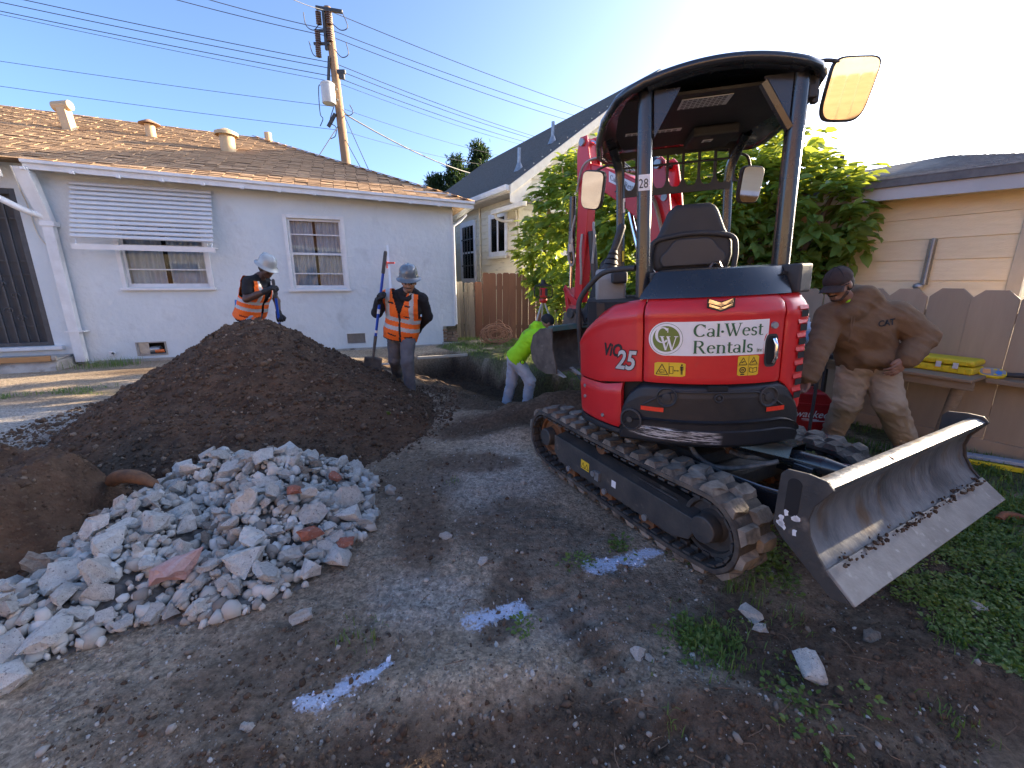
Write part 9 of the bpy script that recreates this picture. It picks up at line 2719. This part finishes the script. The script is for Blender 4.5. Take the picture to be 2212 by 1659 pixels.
M_YCASE = pm('yellow_plastic', (0.78, 0.60, 0.02), (0.70, 0.53, 0.02), scale=6, rough=.45)
cs_ = thing('equipment_case', 'long bright yellow plastic case lying on the plank bench', 'case', FM @ Vector((-.10, -.20, .722)), R(-62))
b = MB(); b.bx(-.27, .27, -.13, .13, .0, .065); b.build('case_base', M_YCASE, cs_, bevel=.018, seg=3)
b = MB(); b.bx(-.27, .27, -.13, .13, .072, .125); b.build('case_lid', M_YCASE, cs_, bevel=.022, seg=3)
for x in (-.2, -.1, 0, .1, .2):
    b = MB(); b.bx(x - .022, x + .022, -.138, -.13, .008, .058); b.bx(x - .022, x + .022, -.137, -.129, .078, .115); b.build('case_rib', M_YCASE, cs_, bevel=.004)
for x in (.05, .16):
    b = MB(); b.bx(x - .018, x + .018, -.146, -.138, .045, .095); b.build('case_latch', M_ALU, cs_, bevel=.003)
dt = thing('pipe_locator', 'yellow handheld locator with orange screen at the end of the bench', 'detector', FM @ Vector((.235, -.14, .735)), R(-38))
pp_ = [(.085 * (1 if math.cos(a) > 0 else -1) * abs(math.cos(a)) ** .7, .052 * (1 if math.sin(a) > 0 else -1) * abs(math.sin(a)) ** .8) for a in [2 * math.pi * i / 28 for i in range(28)]]
tilt_ = Matrix.Rotation(R(38), 4, 'X')
b = MB(); b.prism(pp_, -.012, .022, 'z', M=tilt_); b.build('locator_body', M_YCASE, dt, 40, bevel=.008)
b = MB(); b.prism([(x * .9, y * .85) for x, y in pp_], .0222, .026, 'z', M=tilt_); b.build('face_plate', pm('grey_face', (.30, .31, .32), rough=.5), dt)
b = MB(); b.bx(-.058, -.012, -.026, .026, .0262, .0285, M=tilt_); sc_ = b.build('screen', pm('orange_screen', (.75, .33, .10), (.80, .42, .16), scale=20, rough=.3), dt)
b = MB(); b.cyl(tilt_ @ Vector((.035, -.010, .0262)), tilt_ @ Vector((.035, -.010, .030)), .019, n=16); b.build('blue_button', M_TAPE, dt)
for (x, y) in ((.015, .026), (.05, .026), (.012, -.03), (.06, -.028)):
    b = MB(); b.bx(x - .009, x + .009, y - .006, y + .006, .0262, .0295, M=tilt_); b.build('key', M_YCASE, dt)
b = MB(); b.tube([(.07, .0, .0), (.16, .0, .005), (.42, .02, .01)], .020, 10); b.build('handle', M_PLASTIC, dt, smooth=40)
b = MB(); b.box((.33, .01, .02), (.06, .05, .05)); b.build('handle_clip', M_ORANGEPIPE, dt, bevel=.008)
# red tool box
M_TBOX = pm('red_plastic', (0.42, 0.012, 0.016), (0.36, 0.010, 0.014), scale=5, rough=.4)
bxo = Vector((2.86, 4.08, gz(2.86, 4.08)))
tbx = thing('tool_box', 'red plastic tool box with white lettering behind the excavator tail', 'tool box', bxo, R(-14))
b = MB(); b.prism([(-.26, 0), (.26, 0), (.26, .40), (.20, .47), (-.20, .47), (-.26, .40)], -.17, .17, 'y'); b.build('box_body', M_TBOX, tbx, bevel=.02, seg=3)
b = MB(); b.bx(-.27, .27, -.178, .178, .34, .365); b.build('box_seam', M_TBOX, tbx, bevel=.006)
b = MB(); b.tube(bez([(-.16, 0, .46), (-.15, 0, .51), (-.05, 0, .525), (.05, 0, .525), (.15, 0, .51), (.16, 0, .46)], 4), .014, 8); b.build('box_handle', M_PLASTIC, tbx, smooth=50)
p, w = font_text('Milwaukee', .10, .3, 0, .001, .92); p.v = [(v[0] - w + .245, -.1725 + v[1], v[2] + .225) for v in p.v]; p.build('box_lettering', M_DECW, tbx)
o_ = Pen(); o_.poly([(.02, .185), (.17, .205), (.165, .190), (.235, .198), (.235, .205), (.155, .197), (.16, .212)][:3]); o_.bar(.02, .205, .15, .205, .010); o_.bar(.15, .205, .12, .185, .010); o_.bar(.12, .187, .235, .195, .010); o_.b.v = [(v[0], -.173, v[2]) for v in o_.b.v]; o_.b.build('bolt_mark', M_DECW, tbx)
# jug of weed killer on a black folding work bench
wb = thing('work_bench', 'black folding work bench half hidden behind the hoodie man', 'work bench', (3.02, 4.42, 0), R(-40))
b = MB(); b.bx(-.34, .34, -.2, .2, .76, .80); b.build('bench_top', M_PLASTIC, wb, bevel=.006)
for x in (-.28, .28):
    for y in (-.16, .16):
        b = MB(); b.tube([(x, y, .76), (x * 1.1, y * 1.25, .02)], .014, 6); b.build('leg', M_PLASTIC, wb)
b = MB(); b.bx(-.25, .2, -.22, -.19, .80, .83); b.build('yellow_ruler', M_YCASE, wb)
jg = thing('weed_killer_jug', 'white jug with printed label standing behind the hoodie man', 'jug', (2.985, 4.28, .80), R(-20))
b = MB(); b.bx(-.09, .09, -.055, .055, 0, .24); b.add([(-.09, -.055, .24), (.09, -.055, .24), (.09, .055, .24), (-.09, .055, .24), (-.02, -.025, .31), (.03, -.025, .31), (.03, .025, .31), (-.02, .025, .31)], [(0, 1, 5, 4), (1, 2, 6, 5), (2, 3, 7, 6), (3, 0, 4, 7), (4, 5, 6, 7)]); b.build('jug_body', M_DECW, jg, bevel=.012)
b = MB(); b.cyl((.005, 0, .31), (.005, 0, .345), .025, n=14); b.build('jug_cap', M_DECW, jg, smooth=40)
b = MB(); b.bx(-.08, .08, -.058, -.0565, .03, .22); lbj = b.build('jug_label', M_DECW, jg)
b = MB(); b.bx(-.078, .078, -.0600, -.0590, .13, .215); b.build('label_sky', pm('label_blue', (.25, .45, .75), (.6, .7, .8), scale=12, rough=.5), lbj)
b = MB(); b.bx(-.078, .078, -.0600, -.0590, .035, .06); b.build('label_grass', M_OLIVE, lbj)
for k, t_ in enumerate(('WEED &', 'GRASS', 'KILLER')):
    p, w = font_text(t_, .028, 0, 0, .0006, .9); p.v = [(v[0] - w / 2, -.0612, v[2] + .108 - k * .022) for v in p.v]; p.build('label_print', M_INK, lbj)
# black steel bar leaning by the tool box
b = MB(); b.tube([(.05, .02, 0), (.0, 0, .5), (-.02, 0, .80)], .014, 8); br = b.build('steel_bar', M_BLACKIRON, None, smooth=40); br.location = (2.76, 3.72, gz(2.76, 3.72)); br.rotation_euler = (0, R(3), 0); tag(br, 'thin black steel bar standing in front of the red tool box', 'bar')
# spiked strip on the shed wall with a round dark knob
SM = Matrix.Translation((4.79, 4.08, 0)) @ Matrix.Rotation(R(-60), 4, 'Z')
sp_ = thing('spiked_strip', 'dark bristled strip with a round end hanging on the tan shed wall', 'strip', SM @ Vector((-.66, -.035, 1.46)), R(-60))
b = MB(); b.tube([(0, 0, 0), (.0, .0, .48)], .014, 6); b.build('strip_core', M_GALV, sp_)
b = MB(); rk = random.Random(8)
for k in range(46):
    z = .02 + k * .0102
    for s_ in (-1, 1): b.tube([(0, 0, z), (s_ * .034, -.008 * rk.random(), z - .012)], .0032, 4)
b.build('bristles', M_FRAME, sp_)['kind'] = 'stuff'
b = MB(); b.ell((-.035, -.03, -.01), (.045, .04, .036)); b.build('round_end', M_GALV, sp_, smooth=60)
# planks on the grass by the fence
b = MB(); b.box((0, 0, .02), (1.0, .09, .03)); p1 = b.build('plank', pm('blue_grey_plank', (.40, .45, .52), (.33, .37, .43), scale=6, rough=.7), None, bevel=.004); p1.location = (4.28, 3.12, gz(4.3, 3.1) + .03); p1.rotation_euler = (0, 0, R(-33)); tag(p1, 'blue grey plank lying on the grass at the foot of the right fence', 'plank')
b = MB(); b.box((0, 0, .02), (.95, .035, .04)); p2 = b.build('spirit_level', M_YCASE, None, bevel=.004); p2.location = (4.12, 3.06, gz(4.1, 3.1) + .005); p2.rotation_euler = (0, 0, R(-36)); tag(p2, 'long yellow level with a red stripe in the grass beside the plank', 'level')
b = MB(); b.box((.05, 0, .041), (.30, .02, .003)); b.build('red_stripe', M_RUSTY, p2)
# small green sprout and clipped leaves on the heap
b = MB()
for k in range(6): b.tube([(0, 0, 0), (.02 * math.cos(k), .02 * math.sin(k), .02 + .004 * k)], .006, 4)
spx, spy = -1.25, 4.05
spr = b.build('sprout', M_WEED); spr.location = (spx, spy, float(np.maximum(mound_h(np.array([spx]), np.array([spy])), 0)[0]) + gz(spx, spy)); tag(spr, 'tiny pale green sprout low on the right side of the soil heap', 'sprout')

# ================================================================== what the mirrors show: sunlit neighbours behind the photographer
nb = thing('neighbour_house', 'sunlit cream house with orange roof seen in the mirrors', 'house', (-.5, -8.2, 0), R(-16))
b = MB(); b.bx(-11, 11, -.2, 0, 0, 3.5); b.build('wall', pm('cream_stucco', (.46, .38, .25), (.40, .33, .21), scale=3, rough=.8), nb)
b = MB(); b.add([(-11.6, .6, 3.4), (11.6, .6, 3.4), (9, -4.5, 5.8), (-9, -4.5, 5.8), (-11.6, .6, 3.3), (11.6, .6, 3.3)], [(0, 1, 2, 3), (4, 5, 1, 0)]); b.build('roof', pm('orange_shingle', (.42, .20, .10), (.34, .15, .07), scale=12, rough=.9), nb)
b = MB(); b.bx(-11.6, 11.6, .6, .64, 3.25, 3.42); b.build('fascia_board', M_CREAM, nb)
for x in (-6, -1, 4):
    b = MB(); b.bx(x, x + 1.2, .0, .03, 1.2, 2.4); wv = b.build('window', M_WHITE, nb); b = MB(); b.bx(x + .08, x + 1.12, .031, .035, 1.28, 2.32); b.build('pane', M_LENS, wv)
nf = thing('board_fence', 'sunlit orange timber fence seen in the mirrors', 'fence', (-.5, -5.2, 0), R(-12))
for i in range(64):
    me = dog_ear(.19, 1.85, .02, .03).mesh('plank', [M_WOOD]) if i == 0 else me
    link('plank', me, nf, (-6.4 + i * .2, 0, 0))

# unseen garage-shaped block, added right of the frame to shade the yard
ga = thing('shade_block', 'low tan block added unseen beyond the right fence to shade the yard', 'shade block', (6.3, .6, 0), 0)
b = MB(); b.bx(0, 4, -6, 3.5, 0, 2.55); b.build('wall', M_TSIDING, ga)
b = MB(); b.add([(-.3, -6.3, 2.5), (-.3, 3.7, 2.5), (2, 3.7, 3.0), (2, -6.3, 3.0), (4.3, -6.3, 2.5), (4.3, 3.7, 2.5)], [(0, 1, 2, 3), (3, 2, 5, 4)]); b.build('roof', M_SHEDROOF, ga)
b = MB(); b.bx(-.02, 0, -2, -1, .9, 2.0); wv = b.build('window', M_WHITE, ga); b = MB(); b.bx(-.03, -.021, -1.92, -1.08, .98, 1.92); b.build('pane', M_LENS, wv)
